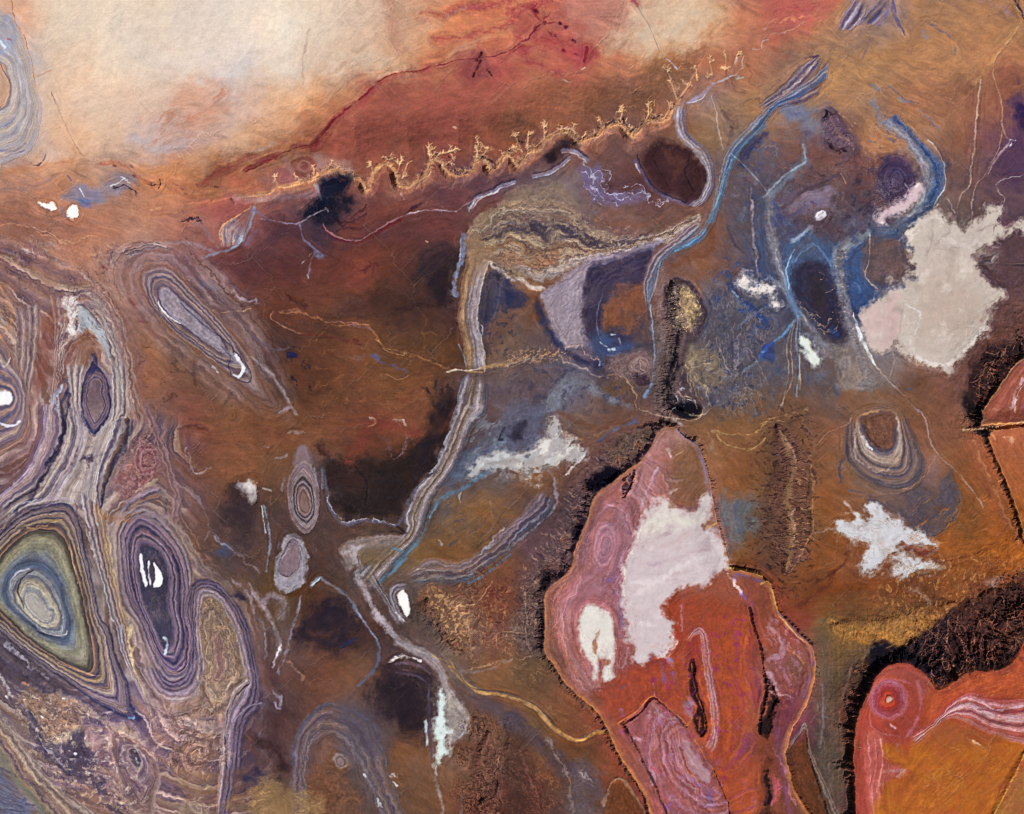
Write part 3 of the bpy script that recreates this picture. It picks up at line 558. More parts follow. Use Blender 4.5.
# ================================================================== west: trails and folds
sp = 'small salt patches'; dp = 'dark stained hills'
PG("B1 150,-5 215,-5 228,18 190,15", "e0dcd8", 1, .8, 2, 1.2, lab=T('salt_patch', 'thin white salt patch on brown ground, western of the two beneath the plateau', 'salt patch', sp, 'salt'))
PG("B1 262,14 300,5 312,35 290,55 268,42", "e8e4e0", 1, .8, 2, 1, lab=T('salt_patch', 'round white salt patch on brown ground, eastern of the two beneath the plateau', 'salt patch', sp, 'salt')); ST("B1 245,15 255,45", 2.6, "5c6488", .7); ST("B1 320,0 360,10", 3, "66607c", .6)
for s in ("B1 0,90 60,80 120,85 170,115 220,140 300,150 360,130 420,150 450,180 500,180", "B1 130,88 200,120 260,160", "B1 350,200 440,200 480,175", "B1 0,430 120,390 300,360 580,350"): ST(s, 1, "bc8e6c", .7, .9, 2, .7)
for s in ("B1 0,70 80,78 150,100 240,150", "B1 370,205 450,195", "B1 430,350 580,355"): ST(s, 1, "6c4840", .55, .9, 2, .7)
BD("B1 470,205 520,180 600,155 640,158 690,190", "B1 480,218 540,203 620,185 665,180 720,220", "9a8278,32262e,8a7468,302428,86786c", .9, .8, 2); ST("B1 610,160 640,165 660,170", 1, "d8c8bc", .7)
ST("B1 640,160 760,160 860,190", 3, "8a7c84", .6, 1, 2); ST("B1 700,215 720,250 780,280", 2.5, "5a4450", .6, .9, 3); PG("B1 800,15 880,-10 1000,-10 950,50 890,60 830,45", "8c4a46", .65, 6, 2)
ST("B1 735,75 770,60 805,78", 2, "30222a", .85, .9, 3, 1); ST("B1 780,85 830,120 862,150 885,165", 3, "7c6468", .7, .9, 3, 1); ST("B1 600,25 640,20", 2, "d0a078", .6)
BD("B1 890,178 885,90 950,45", "B1 960,160 990,80 1015,10", "b08c74,6c6470,9a8c90,746c78,948c94,6a7488,a0b0bc", .9, 1, 1, lab=T("striped_outcrop", "small fan of grey striped rock held by a pale blue stream bed", "rock outcrop"))
for s in ("B1 888,170 880,95 945,48 1000,10", "B1 905,165 905,95", "B1 930,170 940,70"): ST(s, 1, "c89a70", .7, .9, 1, .6)
ST("B1 1015,5 1005,60 975,135 925,178 870,195 805,215", 1.9, "7e96aa", .9, .8, 1, .3); ST("B1 1021,110 980,160", 3, "60586c", .6)
PG("B1 720,260 860,310 950,330 1000,400 860,430 760,350", "4a302e", .6, 6, 3, 1.4); PG("B1 800,300 860,330 850,345 810,330", "585c78", .8, 2, 2); ST("B1 935,340 960,370 1021,385", 3, "94868e", .75, .9, 3, 1)
for s in ("B1 720,320 760,370 840,420 900,435 1000,415", "B1 820,365 870,390", "B1 700,240 730,280 760,300"): ST(s, 1, "b48c68", .8, .9, 2, .7)
for s in ("B1 690,670 770,670 820,660", "B1 770,630 775,700 760,720", "B1 650,800 700,780", "B1 890,790 930,755", "B1 740,660 800,690", "B1 680,600 700,650"): ST(s, 3.4, "3c2621", .5, 1, 3, 1)
for i in range(60):
    x0 = (560 + 460 * RNG.random()) / 4; y0 = 204 + (520 + 330 * RNG.random()) / 4; aa = RNG.random() * 3
    ST(np.array([(x0, y0), (x0 + 3 * math.cos(aa), y0 + 3 * math.sin(aa)), (x0 + 6 * math.cos(aa + .4), y0 + 6 * math.sin(aa + .4))]), 1.2, RNG.choice(["56341f", "8a5c3c", "4a2c22", "7a5030"]), .4, .9, 3, .8)
for s in ("B1 80,170 105,195", "B1 95,175 115,190"): ST(s, 1.5, "ccc4c6", .8, .9, 2, .8)
for s in ("B1 120,150 140,230", "B1 145,145 158,220", "B1 130,160 128,200"): ST(s, .8, "a48c8c", .7)
for s in ("B1 80,210 100,205", "B1 400,250 440,262", "B1 520,380 540,400", "B1 555,470 580,475"): ST(s, 2.2, "6c2c28", .7, .9, 2, .7)
for s in ("B1 230,320 330,330", "B1 240,345 330,335", "B1 360,290 400,310", "B1 160,170 250,180", "B1 520,270 570,250", "B1 180,200 260,240"): ST(s, 2.2, "9a9088", .5, .9, 3, 1)
GD_ = "C1 -60,740 -30,660 20,580 90,512 160,487 230,502 270,560 300,660 325,760 340,830 D1 352,80 366,160 364,228 345,242 270,212 180,160 95,95 30,30 -40,-30"
SD_ = "C1 492,560 502,485 550,432 590,440 640,480 690,540 730,620 745,720 742,830 D1 760,100 748,200 704,247 660,232 610,142 570,40 C1 518,740"
LD_ = "B1 555,300 572,258 620,242 680,250 740,308 800,375 865,445 930,520 1000,600 1040,680 1075,740 1105,790 1095,815 1040,795 990,765 925,702 860,645 780,582 700,522 635,450 585,380"
HD_ = "B1 -100,500 20,560 60,620 90,700 C1 105,30 100,90 60,130 -100,160"
PD_ = "B1 345,660 372,600 392,640 428,690 443,770 C1 445,10 410,70 378,112 350,90 328,30 B1 318,790 325,720"
TD_ = "C1 790,745 840,725 880,780 D1 920,20 950,110 975,240 900,350 880,420 760,400 800,300 795,100"
STRATA("C1 -80,-560 260,-560 480,-300 560,0 760,120 780,560 980,760 D1 1000,300 960,900 -100,900 -100,0", [GD_, SD_, HD_, PD_, TD_], "8a7478,5c4a54,a08c86,6c5650,94806f,7a6468,4a3e4c,a8968e,80624e", .72, 2.4, 16, 77)
STRATA("B1 420,180 760,180 1000,420 1160,760 1120,860 900,760 620,560 480,380", [LD_], "8a7678,5c4c54,9a8680,6c5450,7c5a44,84706c", .6, 2.3, 12, 78)
# fold belt
BD("B1 50,410 66,500 62,640 50,830 C1 0,90", "B1 160,400 155,560 140,660 120,780 C1 130,60", "8a7464,5c4e5a,a08474,645660,9a7e6c,584a54,a08a7c,6c5a5c", .9, 1, 1, 60, .12)
BD("B1 185,360 212,480 212,640 195,830", "B1 245,370 240,500 228,640 212,830", "7c5a4a,a8948c,7a5444,948078,6c4c44", .8, 1.5, 1); PG("B1 150,560 210,420 205,640 130,780", "70402f", .6, 4, 2)
RG("B1 -100,750 20,745 45,765 30,795 -100,800", "B1 -100,480 20,540 60,620 100,700 C1 118,30 105,100 60,150 -100,180", "8a7a74,4c4860,9a7e70,54506a,8c7264,645668,9a887c,6c5a60,8a6a58", .95, 1, 1, 40, .1, lab=T('ringed_rock_dome', 'half ring dome with a white curl running off the left edge', 'rock dome', 'ringed rock domes'))
PG("B1 -20,762 25,745 48,760 40,792 -20,802", "dcdce6", 1, 1, 1, .6, lab=T('salt_patch', 'bright white curl at the heart of the left edge half ring', 'salt patch', sp, 'salt')); ST("C1 -10,55 30,72 60,66 82,52", 1.5, "e0e0ec", .95)
ST("B1 0,620 18,650 40,615", 1, "c8b8a8", .7); ST("B1 0,330 30,380 50,450 20,510 0,530", 2.6, "b4825a", .7, .9); ST("B1 0,560 40,570", 4, "7c5a58", .6)
BD("B1 300,250 380,340 440,450 470,560 490,680 500,830 C1 530,70", "B1 420,340 480,440 520,540 560,700 590,830 C1 640,100", "a08c84,8a6656,9c7c72,74523f,a08478,80604e,7c5444", .8, 2, 2, 50, .12)
BD("B1 325,400 395,480 445,600 475,700 490,830", "B1 325,255 400,350 450,450 480,560 510,680 540,830", "5a5054,a49a98,8a7a74,a8a09c,7c6a62,9c8a84,8a6c62", .85, 2, 2, 40, .1)
BD("B1 260,400 280,500 300,560 290,700 270,830", "B1 310,400 310,520 330,600 330,740 320,830", "8a6a58,9a8c84,7c6054,a09088,74584c", .7, 2, 2); PG("B1 320,500 350,490 400,560 390,640 330,640 300,560", "7a543c", .75, 3, 2)
PG("B1 315,410 335,412 400,490 430,560 440,620 400,560 350,490 322,520 310,470", "98a0a6", .9, 1.5, 1, .6); ST("B1 303,500 308,420 330,400 370,440 420,510 440,580 470,680 490,830", .8, "443a3c", .85)
PG("B1 252,392 300,375 302,430 290,520 275,500 262,440", "dcd8d4", .95, 1.2, 2, 1.4, fringe=2, lab=T('salt_patch', 'ragged white salt smear on the western flank of the pointed fold', 'salt patch', sp, 'salt')); ST("B1 232,405 240,480", 1.8, "b4aca8", .7, .9, 2, .8)
ST("B1 205,830 220,760 240,740", 4, "8c96ae", .75, .9); ST("B1 290,700 300,760 280,830", 3, "a09c9c", .7); ST("B1 255,700 270,740 240,800", 2.2, "34344c", .7)
for k in range(7):
    o = P("B1 345,560")[0]; q = spline(P("B1 236,700 246,560 268,450 300,395 335,380 375,410 420,480 455,560 485,680 505,800"))
    ST(o + (q - o) * (0.86 + 0.075 * k) + [0.6 * k, 0], .9, ["a89c94", "5a4c4c", "988c86", "6c5850", "aca098", "64504c", "947c70"][k], .7, .9, 2, .7, sm=False)
BD("B1 620,225 760,260 900,420 1000,560 1060,700", "B1 700,215 820,300 940,440 1021,560 1090,740", "6c5654,8a7878,54444c,7c6a68,5c4844", .55, 3, 2, 40, .12)
lens = T('elongated_rock_dome', 'long slanting banded rock dome with a grey core and white crescents', 'rock dome', 'ringed rock domes', empty=True); lensb = PT(lens, 'outer_beds'); lensc = PT(lens, 'core')
RG("B1 635,345 670,338 720,388 790,448 860,518 892,570 880,588 820,548 750,492 690,452 648,395", "B1 555,300 572,258 620,242 680,250 740,308 800,375 865,445 930,520 1000,600 1040,680 1075,740 1105,790 1095,815 1040,795 990,765 925,702 860,645 780,582 700,522 635,450 585,380",
   "7c6c70,4a4454,6a5a60,8a7266,46404e,9a8680,5c4a50,84706c,6a4c40", .97, 1.5, 1, 30, .1, lab=lensb)
PG("B1 635,345 670,338 720,388 790,448 860,518 892,570 940,600 990,680 950,640 880,588 820,548 750,492 690,452 648,395", "827880", .95, 1, 1, .5, grain=.22, lab=lensc)
ST("B1 632,385 650,430 690,460 722,478", 1.7, "d4d4d8", .95, .7, 1, .3, taper=True); ST("B1 940,600 965,640 968,668 950,690 932,682", 2.3, "e4e4ee", .95, .7, 1, .4)
ST("B1 885,570 920,610 910,650 935,692 985,716 1002,690 985,645 945,595 890,540 800,470 720,395", 1, "383446", .9); ST("B1 590,350 600,400 680,480 780,560 900,660", .9, "4a4454", .7); ST("B1 850,650 870,670", 1.5, "b4b4bc", .8)

# ================================================================== west: forked belt and the great ringed dome
BD("C1 150,-20 150,80 110,190 60,270 -40,360", "C1 300,-10 320,100 290,200 240,290 180,370 100,400 -40,500", "6c4c44,5c4a54,8a7c8c,a8908c,8a7476,5c505c,9c9090,34303c,7a6c66,a49890,5c545c,9c9090", 1, 1, 1, 60, .14)
FB_ = T("folded_rock_belt", "pale forked belt of folded beds above the largest ringed dome", "rock fold")
BD("C1 290,-30 322,100 300,200 240,290 180,380", "C1 480,-10 440,120 400,200 390,290 380,390", "8a8084,a49a98,84766e,b0a49c,948884,a09694,8a8080,aca298", 1, 1.5, 1, 50, .08, lab=FB_)
BD("C1 480,-20 440,110 400,200 380,330 400,420", "C1 525,60 520,140 455,260 425,340 405,420", "9c9498,4c4450,8a7c7c,5a4438,34303c,7a6a60", 1, 1, 1, 30, .12); ST("C1 335,190 355,200 350,220", 2.6, "3a2e34", .8, .9, 3, .8); ST("C1 340,160 370,155", .8, "5c4c4c", .7)
BD("B1 262,640 275,750 285,840 C1 300,30", "B1 335,640 318,750 322,840 C1 325,40", "8a8084,a49a98,6c5c58,b0a49c,948884,5c4c50,a09694", 1, 1.5, 1, 30, .1, lab=FB_)
BD("B1 440,640 448,740 450,840 C1 430,60", "B1 500,620 512,720 508,840 C1 485,40", "a09694,6a5c5c,a49a98,84766e,b0a49c,5c4c50,9c8c84", 1, 1.5, 1, 30, .1, lab=FB_)
pf = T('pointed_rock_fold', 'narrow dark blue rock fold pointed at both ends above the pale fold fork', 'rock fold')
RG("B1 385,700 402,715 398,760 415,800 C1 395,30 380,50 362,20 B1 350,780 358,720", "B1 345,660 372,600 392,640 428,690 443,770 C1 445,10 410,70 378,112 350,90 328,30 B1 318,790 325,720", "6a5656,3c3850,6a5a64,54464a,68545a,3a3854,2e2c44,8c8482", .92, 1, 1, 24, .12, lab=pf)
ST("B1 372,600 385,640 360,675", 2.6, "2a2c50", .9)  # blue shadow painted at the fold's upper tip
ST("C1 240,40 260,80 230,150 190,240", 2.2, "2c2834", .75, .9, 2, .8); ST("C1 490,60 470,130 430,200", 2, "34303c", .7, .9, 2, .8)
PG("C1 550,120 600,140 640,230 630,280 540,330 480,340 465,280 540,210", "80544e", .9, 3, 3, 1, grain=.5); RG("C1 590,190 610,200 605,230 590,220", "C1 550,150 620,150 640,230 600,270 540,260", "8a6458,6c4044,94706c,703c40,9a7c74", .7, 2, 2, 20, .2)
ST("C1 610,300 625,288 580,312 540,332", 2.3, "b0a08a", .85, .8, 1, .5); BD("C1 480,430 500,370 560,330 640,310", "C1 500,430 560,390 640,350 650,320", "8a7078,a49098,4c3c44,8a6c58,54444a", .9, 1, 2); ST("C1 555,120 560,190", 1.6, "a08c90", .7)
BD("C1 560,-10 590,80 640,190 670,300 680,470", "C1 605,-10 645,120 695,240 715,330 725,470", "7c5448,947874,6c4c48,8a7074,6a4a48", .85, 2, 2); BD("C1 600,340 640,330 650,420 580,420", "C1 640,340 660,360 670,440 600,440", "54484c,7a6a64,4c4044,74645c", .8, 2, 2)
BD("C1 320,330 340,430 370,560 410,700 440,830 D1 460,60 490,180 540,290 590,400 600,490", "C1 405,400 425,500 445,620 480,740 500,830 D1 520,100 540,230 580,330 612,440", "a09898,5c545c,9a8a84,5c4a4c,a08c7c,7c5c4c,aa9674,8a6c50", 1, 1, 1, 40, .12)
ST("C1 430,400 440,560 470,700 495,800 D1 515,40 540,130 520,180 540,260 590,340", 1.6, "b8a27c", .75, .9, 2, .9); ST("D1 515,80 522,160 530,210", 2.4, "c4b088", .75, .8, 2, .9)
ST("C1 380,440 390,470", 2, "a8bccc", .7, .9, 2, 1); ST("C1 330,560 350,640", .8, "9ab0c4", .6, .9, 1, 1); ST("D1 485,60 490,130", 1.4, "8c9cb4", .8)
gd = T('great_ringed_dome', 'largest ringed rock dome, khaki and blue with a cream bullseye at its heart', 'rock dome', 'ringed rock domes', empty=True); gd1 = PT(gd, 'outer_beds'); gd2 = PT(gd, 'inner_ring'); gd3 = PT(gd, 'core')
rim = "C1 -60,740 -30,660 20,580 90,512 160,487 230,502 270,560 300,660 325,760 340,830 D1 352,80 366,160 364,228 345,242 270,212 180,160 95,95 30,30 -40,-30"
RG(rim, "C1 -90,600 0,500 100,420 200,385 270,380 310,430 340,560 370,700 400,830 D1 440,80 470,200 510,290 530,380 562,432 540,442 460,412 380,372 300,312 200,242 100,172 0,85 -90,0",
   "3c3438,8a6844,60483c,3c3848,7c6a50,8a7450,4c4450,80685a,94806c,3c3648,7c6864,6a5c5c,2c2c42", 1, 1, 1, 60, .16, lab=gd1, relief=.6, jit=.015)
inr = "C1 20,700 55,645 120,618 190,640 235,700 262,800 D1 275,60 265,118 230,118 160,85 90,30 C1 30,780"
RG(inr, rim, "465468,5c6474,6c7474,80806a,86825e,8c866a,7c7658,4c4638", 1, .8, 1, 40, .05, lab=gd2, relief=.3)
RG("C1 100,770 120,745 155,765 190,810 D1 205,10 185,45 140,20", inr, "a89e92,8a8c90,b4a890,a89a7c,5c5c68,8a8c88,5c6478,465468", 1, .8, 1, 30, .08, lab=gd3, relief=.5)
PG("C1 100,770 120,745 155,765 190,810 D1 205,10 185,45 140,20", "a29a90", 1, 1, 1, .5); ST("C1 130,648 90,678 70,728 85,770 95,800", 1.2, "2a2226", .85, .9, 1, .8); ST("C1 40,725 45,690 75,655 118,645", 1.1, "b8b0b4", .85)
ST("D1 150,75 210,100 262,98 270,85", 1.1, "c8bcb0", .8); ST("D1 130,60 180,95 240,110", 1.4, "2c2a3c", .7); ST("C1 60,500 150,470 240,450", 1.1, "b89058", .7, .9, 2, 1); ST("C1 80,485 100,478", 1.6, "2a2226", .9)
for s in ("C1 270,500 290,600 310,700", "D1 130,150 240,215 340,250 400,265"): ST(s, .8, "c09a6c", .7, .9, 1, .8)
sd = T('ringed_rock_dome', 'dark indigo ringed dome with three white slivers beside the great dome', 'rock dome', 'ringed rock domes')
rim2 = "C1 492,560 502,485 550,432 590,440 640,480 690,540 730,620 745,720 742,830 D1 760,100 748,200 704,247 660,232 610,142 570,40 C1 518,740"
RG(rim2, "C1 460,600 470,470 530,398 600,388 675,445 730,520 768,640 775,830 D1 802,100 800,220 760,290 700,312 650,292 590,202 540,60 C1 480,780", "7a6468,4c4454,8c7c80,5c4a4c,8c7868", .9, 1.5, 1, 20, .1)
RG("C1 560,580 590,560 640,600 662,680 652,780 D1 680,60 660,150 635,100 C1 575,760", rim2, "3c3a4a,444050,5c4c60,7a6a74,3c3648,847080,443a4c,302c44,7c6a74,54445c,8a7480", 1, 1, 1, 40, .1, lab=sd, relief=.5)
PG("C1 556,588 568,586 576,650 587,702 575,712 562,650", "e4e4e8", 1, .7, 1, .3, lab=T('salt_sliver', 'westernmost of three white slivers in the dark indigo dome', 'salt patch', 'white slivers in the indigo dome', 'salt'))
PG("C1 590,620 598,613 596,660 604,702 594,697", "dcdce4", 1, .6, 1, .3, lab=T('salt_sliver', 'thin middle sliver of three white ones in the dark indigo dome', 'salt patch', 'white slivers in the indigo dome', 'salt'))
PG("C1 614,618 635,642 652,680 642,712 613,717 620,680", "ececec", 1, .7, 1, .3, lab=T('salt_sliver', 'widest and easternmost of three white slivers in the dark indigo dome', 'salt patch', 'white slivers in the indigo dome', 'salt'))
ST("D1 655,108 668,128 660,172", 1.9, "c8d4dc", .95, .7, 1, .5); ST("D1 640,250 660,290 690,300 740,280 780,230 790,150 790,60", 2.8, "9a8e98", .75, .9, 2); ST("D1 740,60 745,160 735,230 690,245", 1.2, "2c2634", .8)
ST("C1 580,425 640,440 672,432 670,468 600,450", 2.6, "8c7c80", .8, .9, 1, .5); ST("C1 420,432 520,442", 5, "94643c", .6, 1, 2); ST("C1 500,440 520,432", 1.4, "140c10", .95); ST("C1 475,462 500,440 560,415", 1, "b08454", .8)
td = T('ringed_rock_dome', 'brown lobed dome edged by pale lilac beds above the dark brown plain', 'rock dome', 'ringed rock domes')
PG("C1 760,814 790,745 840,725 880,780 D1 920,20 950,110 975,240 900,350 880,420 700,400 800,300 795,100", "7a5f48", .8, 4, 2, 1, grain=.25, lab=td)
BD("C1 768,830 790,745 830,722 880,782 D1 920,0 950,110 975,240 900,350 890,450 880,600 860,830", "C1 735,830 748,730 795,682 860,698 922,780 D1 962,0 1002,150 1012,300 955,400 945,560 935,700 915,830", "8a7478,a89698,5c4c58,7c6a74,3c3444,74646e,54444e", .97, 1.2, 1, 40, .1, lab=td)
RG("C1 820,790 840,780 860,814 830,830", "C1 780,820 800,752 842,742 895,795 D1 900,20 800,30", "6c5854,8a7468,5c4a4c,8a7880", .8, 1, 1); ST("D1 985,285 945,320 920,370", 1.6, "acacbc", .8, .9, 1, .5)
for s, c in (("D1 980,320 930,380 920,430", "262234"), ("D1 1000,200 1010,290 960,360", "2c2838"), ("D1 880,60 930,160 960,260", "3a2c30")): ST(s, 1.3, c, .8)
for i in range(40):
    x0 = (790 + 160 * RNG.random()) / 4; y0 = 610 + (0 + 330 * RNG.random()) / 4; ST(np.array([(x0, y0), (x0 + RNG.normal(0, 1), y0 + 2.5)]), .9, RNG.choice(["b08c5c", "4a3428", "9a7850", "5c4436"]), .55, .9, 2, .8, h=.5)
# south-west corner
PG("D1 -10,80 120,190 260,290 400,390 420,430 260,370 120,310 -10,250", "40363f", .85, 4, 2, 1.2, grain=.3); ST("D1 20,130 60,170 115,225", 2.8, "9c949e", .8, .8, 2, 1); ST("D1 -10,250 20,300 48,345", 1.9, "c4bcb8", .85, .9, 2, 1); ST("D1 130,240 200,290", 2, "8a7e80", .6, .9, 3, 1)
ST("D1 240,335 330,390 420,442 500,482 575,525", 5, "9c8676", .85, .8, 2, .5); ST("D1 255,350 270,355", 1.8, "a8b4c0", .9); ST("D1 515,430 535,430", 1.8, "6c90b4", .9)
PG("D1 60,330 150,320 260,350 330,420 280,470 200,500 130,440", "86684c", .9, 4, 3, 1.4, grain=.35); PG("D1 140,485 230,500 295,475 290,510 210,545 150,520", "aa9678", .85, 3, 3, 1.4, grain=.25); PG("D1 330,470 400,500 500,500 480,560 400,560 330,520", "957a72", .7, 5, 3, 1.2, grain=.25)
PG("D1 240,540 300,490 345,540 385,580 340,630 405,680 450,745 400,730 300,660 200,590 140,520 100,420 85,370 130,430 180,500", "40383f", .85, 3, 3, 1.4, grain=.35)
for q in ("165,425", "300,572", "25,345", "250,350", "140,350"): u, v = q.split(','); ST("D1 %s %d,%d" % (q, int(u) + 5, int(v) + 3), 1.4, "dcd8dc", .9, .8, 1, .4)
ST("D1 90,380 120,440 180,540 260,620", 1.6, "8a8490", .6, .9, 2, .8); ST("D1 90,290 110,300", 1.6, "c0703c", .8)
BD("D1 -20,380 60,480 120,580 200,680 300,760 430,830", "D1 -20,560 60,680 130,760 175,830", "7a6c64,9a8878,6a584c,a08c78,7c6450,8a7060,544448,8a785c,6c6450,5a5c58", .95, 2, 2, 70, .14, relief=.6)
PG("D1 -10,640 60,700 130,830 -10,830", "5a5e70", .85, 4, 2, 1, grain=.2); ST("D1 0,590 70,690 140,770 180,830", 3, "6c6e58", .6)
for k in range(7): ST("D1 %d,%d %d,%d" % (-10, 660 + 26 * k, 70 + 6 * k, 715 + 18 * k), .8, "3c3c4c", .5)
for i in range(160):     # gritty, contour-lined rock
    x0 = (380 + 500 * RNG.random()) / 4; y0 = 610 + (370 + 450 * RNG.random()) / 4; aa = -.9 + RNG.normal(0, .6)
    ST(np.array([(x0, y0), (x0 + 2 * math.cos(aa), y0 + 2 * math.sin(aa)), (x0 + 4 * math.cos(aa + .5), y0 + 4 * math.sin(aa + .5))]), .8, RNG.choice(["b08a66", "523a30", "a07850", "5a4438", "a8746c", "c0a080"]), .55, .9, 2, .8, h=.4)
RG("D1 770,580 790,570 800,600 780,610", "D1 680,560 770,510 850,490 860,560 800,640 740,700 690,640", "8a6a50,6a4c38,927058,5c4434,86684e", .7, 3, 2, 20, .2)
RG("D1 520,565 540,556 555,600 550,622 530,600", "D1 442,482 480,483 560,540 622,600 642,680 622,740 605,830 515,790 478,680 448,580", "3c3840,8a7c74,5c484c,7c6a62,5e484a,70584f,6a5048,7e6a5c", 1, 1.5, 1, 26, .1, relief=.5, lab=T('ringed_rock_dome', 'small brown oval dome ringed like a knot in wood by the lower edge', 'rock dome', 'ringed rock domes'))
ST("D1 440,480 450,580 480,690 510,800", 1.5, "a8806a", .7, .9, 2, .6); ST("D1 480,483 560,540 625,605", 1.4, "b09078", .7, .9, 2, .6); ST("D1 540,590 550,615", 1, "d0ccd0", .8)
BD("D1 580,370 650,400 720,400 790,370 835,300", "D1 600,400 660,425 730,420 810,390 850,320", "7c6a60,54443e,8a7468,4a3c38", .7, 2, 2); RG("D1 770,770 785,765 790,800", "D1 720,830 740,760 790,745 830,790 830,830", "8a7868,a08c78,7a6450,927c68", .7, 2, 2)
ST("D1 870,380 890,460 892,560 872,700 862,830", 1.5, "b07454", .7, .9, 2, .8); PG("D1 960,300 1021,320 1021,830 980,830 950,650 940,450", "44323a", .75, 6, 3, 1.2); ST("D1 990,500 1000,600", 5, "5c3824", .6, 1, 3); ST("D1 980,670 1010,700", 5, "2a2c40", .6, 1, 3)
ST("D1 920,790 980,750 1021,740", 8, "84623e", .7, 1, 3)
# brown plain in the west
PG("C1 945,308 1000,303 1011,350 1000,378 980,352", "e8e0dc", 1, .8, 2, 1.2, fringe=1.2, lab=T('salt_patch', 'small white salt patch at the edge of a dark stain on the brown plain', 'salt patch', sp, 'salt'))
PG("C1 905,360 930,300 990,360 1012,480 990,560 930,520 900,440", "32262a", .8, 9, 3, 1.2, lab=T("dark_hill", "soft dark stain of a hill under the small white patch on the brown plain", "hill", dp))
for s, w, c in (("C1 740,310 800,390 850,490 900,550 960,590 1030,650", 1.4, "7c6c76"), ("C1 760,180 770,240 800,262 845,238", 1.5, "9c8e90"), ("C1 750,160 745,190", 1.2, "a8a0a0"), ("C1 850,510 880,535 940,575", 1.3, "9096a4"), ("C1 820,520 840,490", 1.6, "80747c"), ("C1 930,690 980,740 1015,810", 2.2, "8a7c84"), ("C1 750,620 830,680 870,700", 3, "6a5660"), ("C1 640,60 660,160 690,260", 1, "94706a"), ("C1 720,300 720,460", 3, "62504e"), ("C1 990,700 1010,760", 2, "94868c")):
    ST(s, w, c, .75, .9, 2, .6)
ST("C1 860,575 900,570 940,590", 6, "38405a", .75, 1, 3, 1); ST("C1 940,750 965,760", 4.5, "22223a", .85, 1, 2); ST("C1 800,570 860,600", 5, "3a3038", .6, 1, 3); ST("C1 710,80 780,72 830,90", 2, "4a2a20", .7, .9, 2)
for i in range(70):
    x0 = (700 + 320 * RNG.random()) / 4; y0 = 408 + (40 + 260 * RNG.random()) / 4; aa = -.5 + RNG.normal(0, .5)
    ST(np.array([(x0, y0), (x0 + 5 * math.cos(aa), y0 + 5 * math.sin(aa))]), 1.0, RNG.choice(["8c5a34", "5c3828", "7e5030"]), .4, .9, 3, .8)

for s, w, c in (("@0,380 272,60 265,150 230,260 190,350 140,440 60,535", 2.6, "2c2838"), ("@0,380 282,180 252,280 200,380 150,450", 2.2, "a89c94"), ("@0,380 522,160 500,280 450,330 420,420 400,510", 2.2, "36303e"), ("@0,380 492,170 450,280 405,380 380,440", 2.4, "aca098"), ("@0,380 245,20 225,90 235,150", 1.6, "a8b8cc"), ("@0,380 200,60 190,200 140,320 40,430", 1.2, "b49c94"), ("@0,380 340,20 325,120 370,220 440,110 430,20", 1.4, "2a2844"),
                   ("@0,380 330,470 350,600 390,760", 1.2, "b0a0a0"), ("@0,380 300,480 330,600 360,740", 1.2, "4a4048"), ("@0,380 170,500 250,470 300,490", 1.8, "9c94a0"), ("@0,380 0,600 120,510 230,480", 1.8, "34344a"), ("@0,380 0,570 100,490 160,470", 1.4, "a0a0ac"), ("@0,380 570,600 640,640 690,700", 1.2, "7c5448"), ("@0,380 480,560 540,520 640,560 670,570", 1.6, "8a7c88")):
    ST(s, w, c, .75, .9, 2, .8)
MOT("@0,380 470,330 540,220 620,230 640,360 540,460 470,440", "a8807c", .7, 4, .05, .25, 8, seed=931); MOT("@0,380 470,330 540,220 620,230 640,360 540,460 470,440", "4a2a30", .7, 4, 0, .12, 8, vein=True, seed=932)
BD("@60,560 325,420 375,525 450,565 545,545 580,440 562,300 566,170 590,142 640,182 690,285 718,400 735,470 690,545 655,640 642,840", "@60,560 400,440 440,485 485,470 512,420 522,250 520,120 570,78 652,108 742,240 782,400 800,520 790,600 755,630 730,720 720,840", "8a7870,9a8a88,6c5c5c,948490,7a6870,4c3e4c,746670,3a3042,6c5c6a,3a3040", .9, 1.5, 1, 60, .14, lab=td)
PG("@60,560 568,190 590,150 640,190 690,290 715,400 730,470 690,540 640,600 560,560 585,440 570,320", "7c6044", .85, 3, 2, 1.2, grain=.3, lab=td); RG("@60,560 625,330 645,335 650,440 630,450", "@60,560 560,200 590,150 640,190 690,290 715,400 730,470 690,540 640,600 560,580 580,440 568,320", "8c6a68,9c8676,6a5450,94806c,7c6a60,a8947e,6c5850,8c7a6c", .75, 3, 3, 40, .16, jit=.10, relief=.5)
MOT("@60,560 560,160 700,240 740,440 640,640 540,560", "b89870", .45, 5, .12, .3, 6, ang=75, st=2, seed=933); MOT("@60,560 560,160 700,240 740,440 640,640 540,560", "3c2c2c", .5, 5, 0, .1, 6, vein=True, ang=75, st=2.5, seed=934)
for s, c in (("@60,560 742,480 690,530 668,590", "b8b0b4"), ("@60,560 752,490 700,545 676,610", "1e1822"), ("@60,560 800,570 740,590 700,640", "8a8090"), ("@60,560 670,600 660,700 665,830", "241e2a")): ST(s, 1.3, c, .85, .9, 1, .5)
MOT("@60,560 380,600 640,590 660,830 400,830", "c4a68c", .6, 7, .0, .5, 10, ang=-45, st=2, seed=936); MOT("@60,560 380,600 640,590 660,830 400,830", "4a342c", .75, 5, 0, .12, 10, vein=True, ang=-50, st=1.8, seed=937); MOT("@60,560 360,560 560,590 560,720 400,740", "a88080", .6, 5, .1, .3, 10, seed=938)
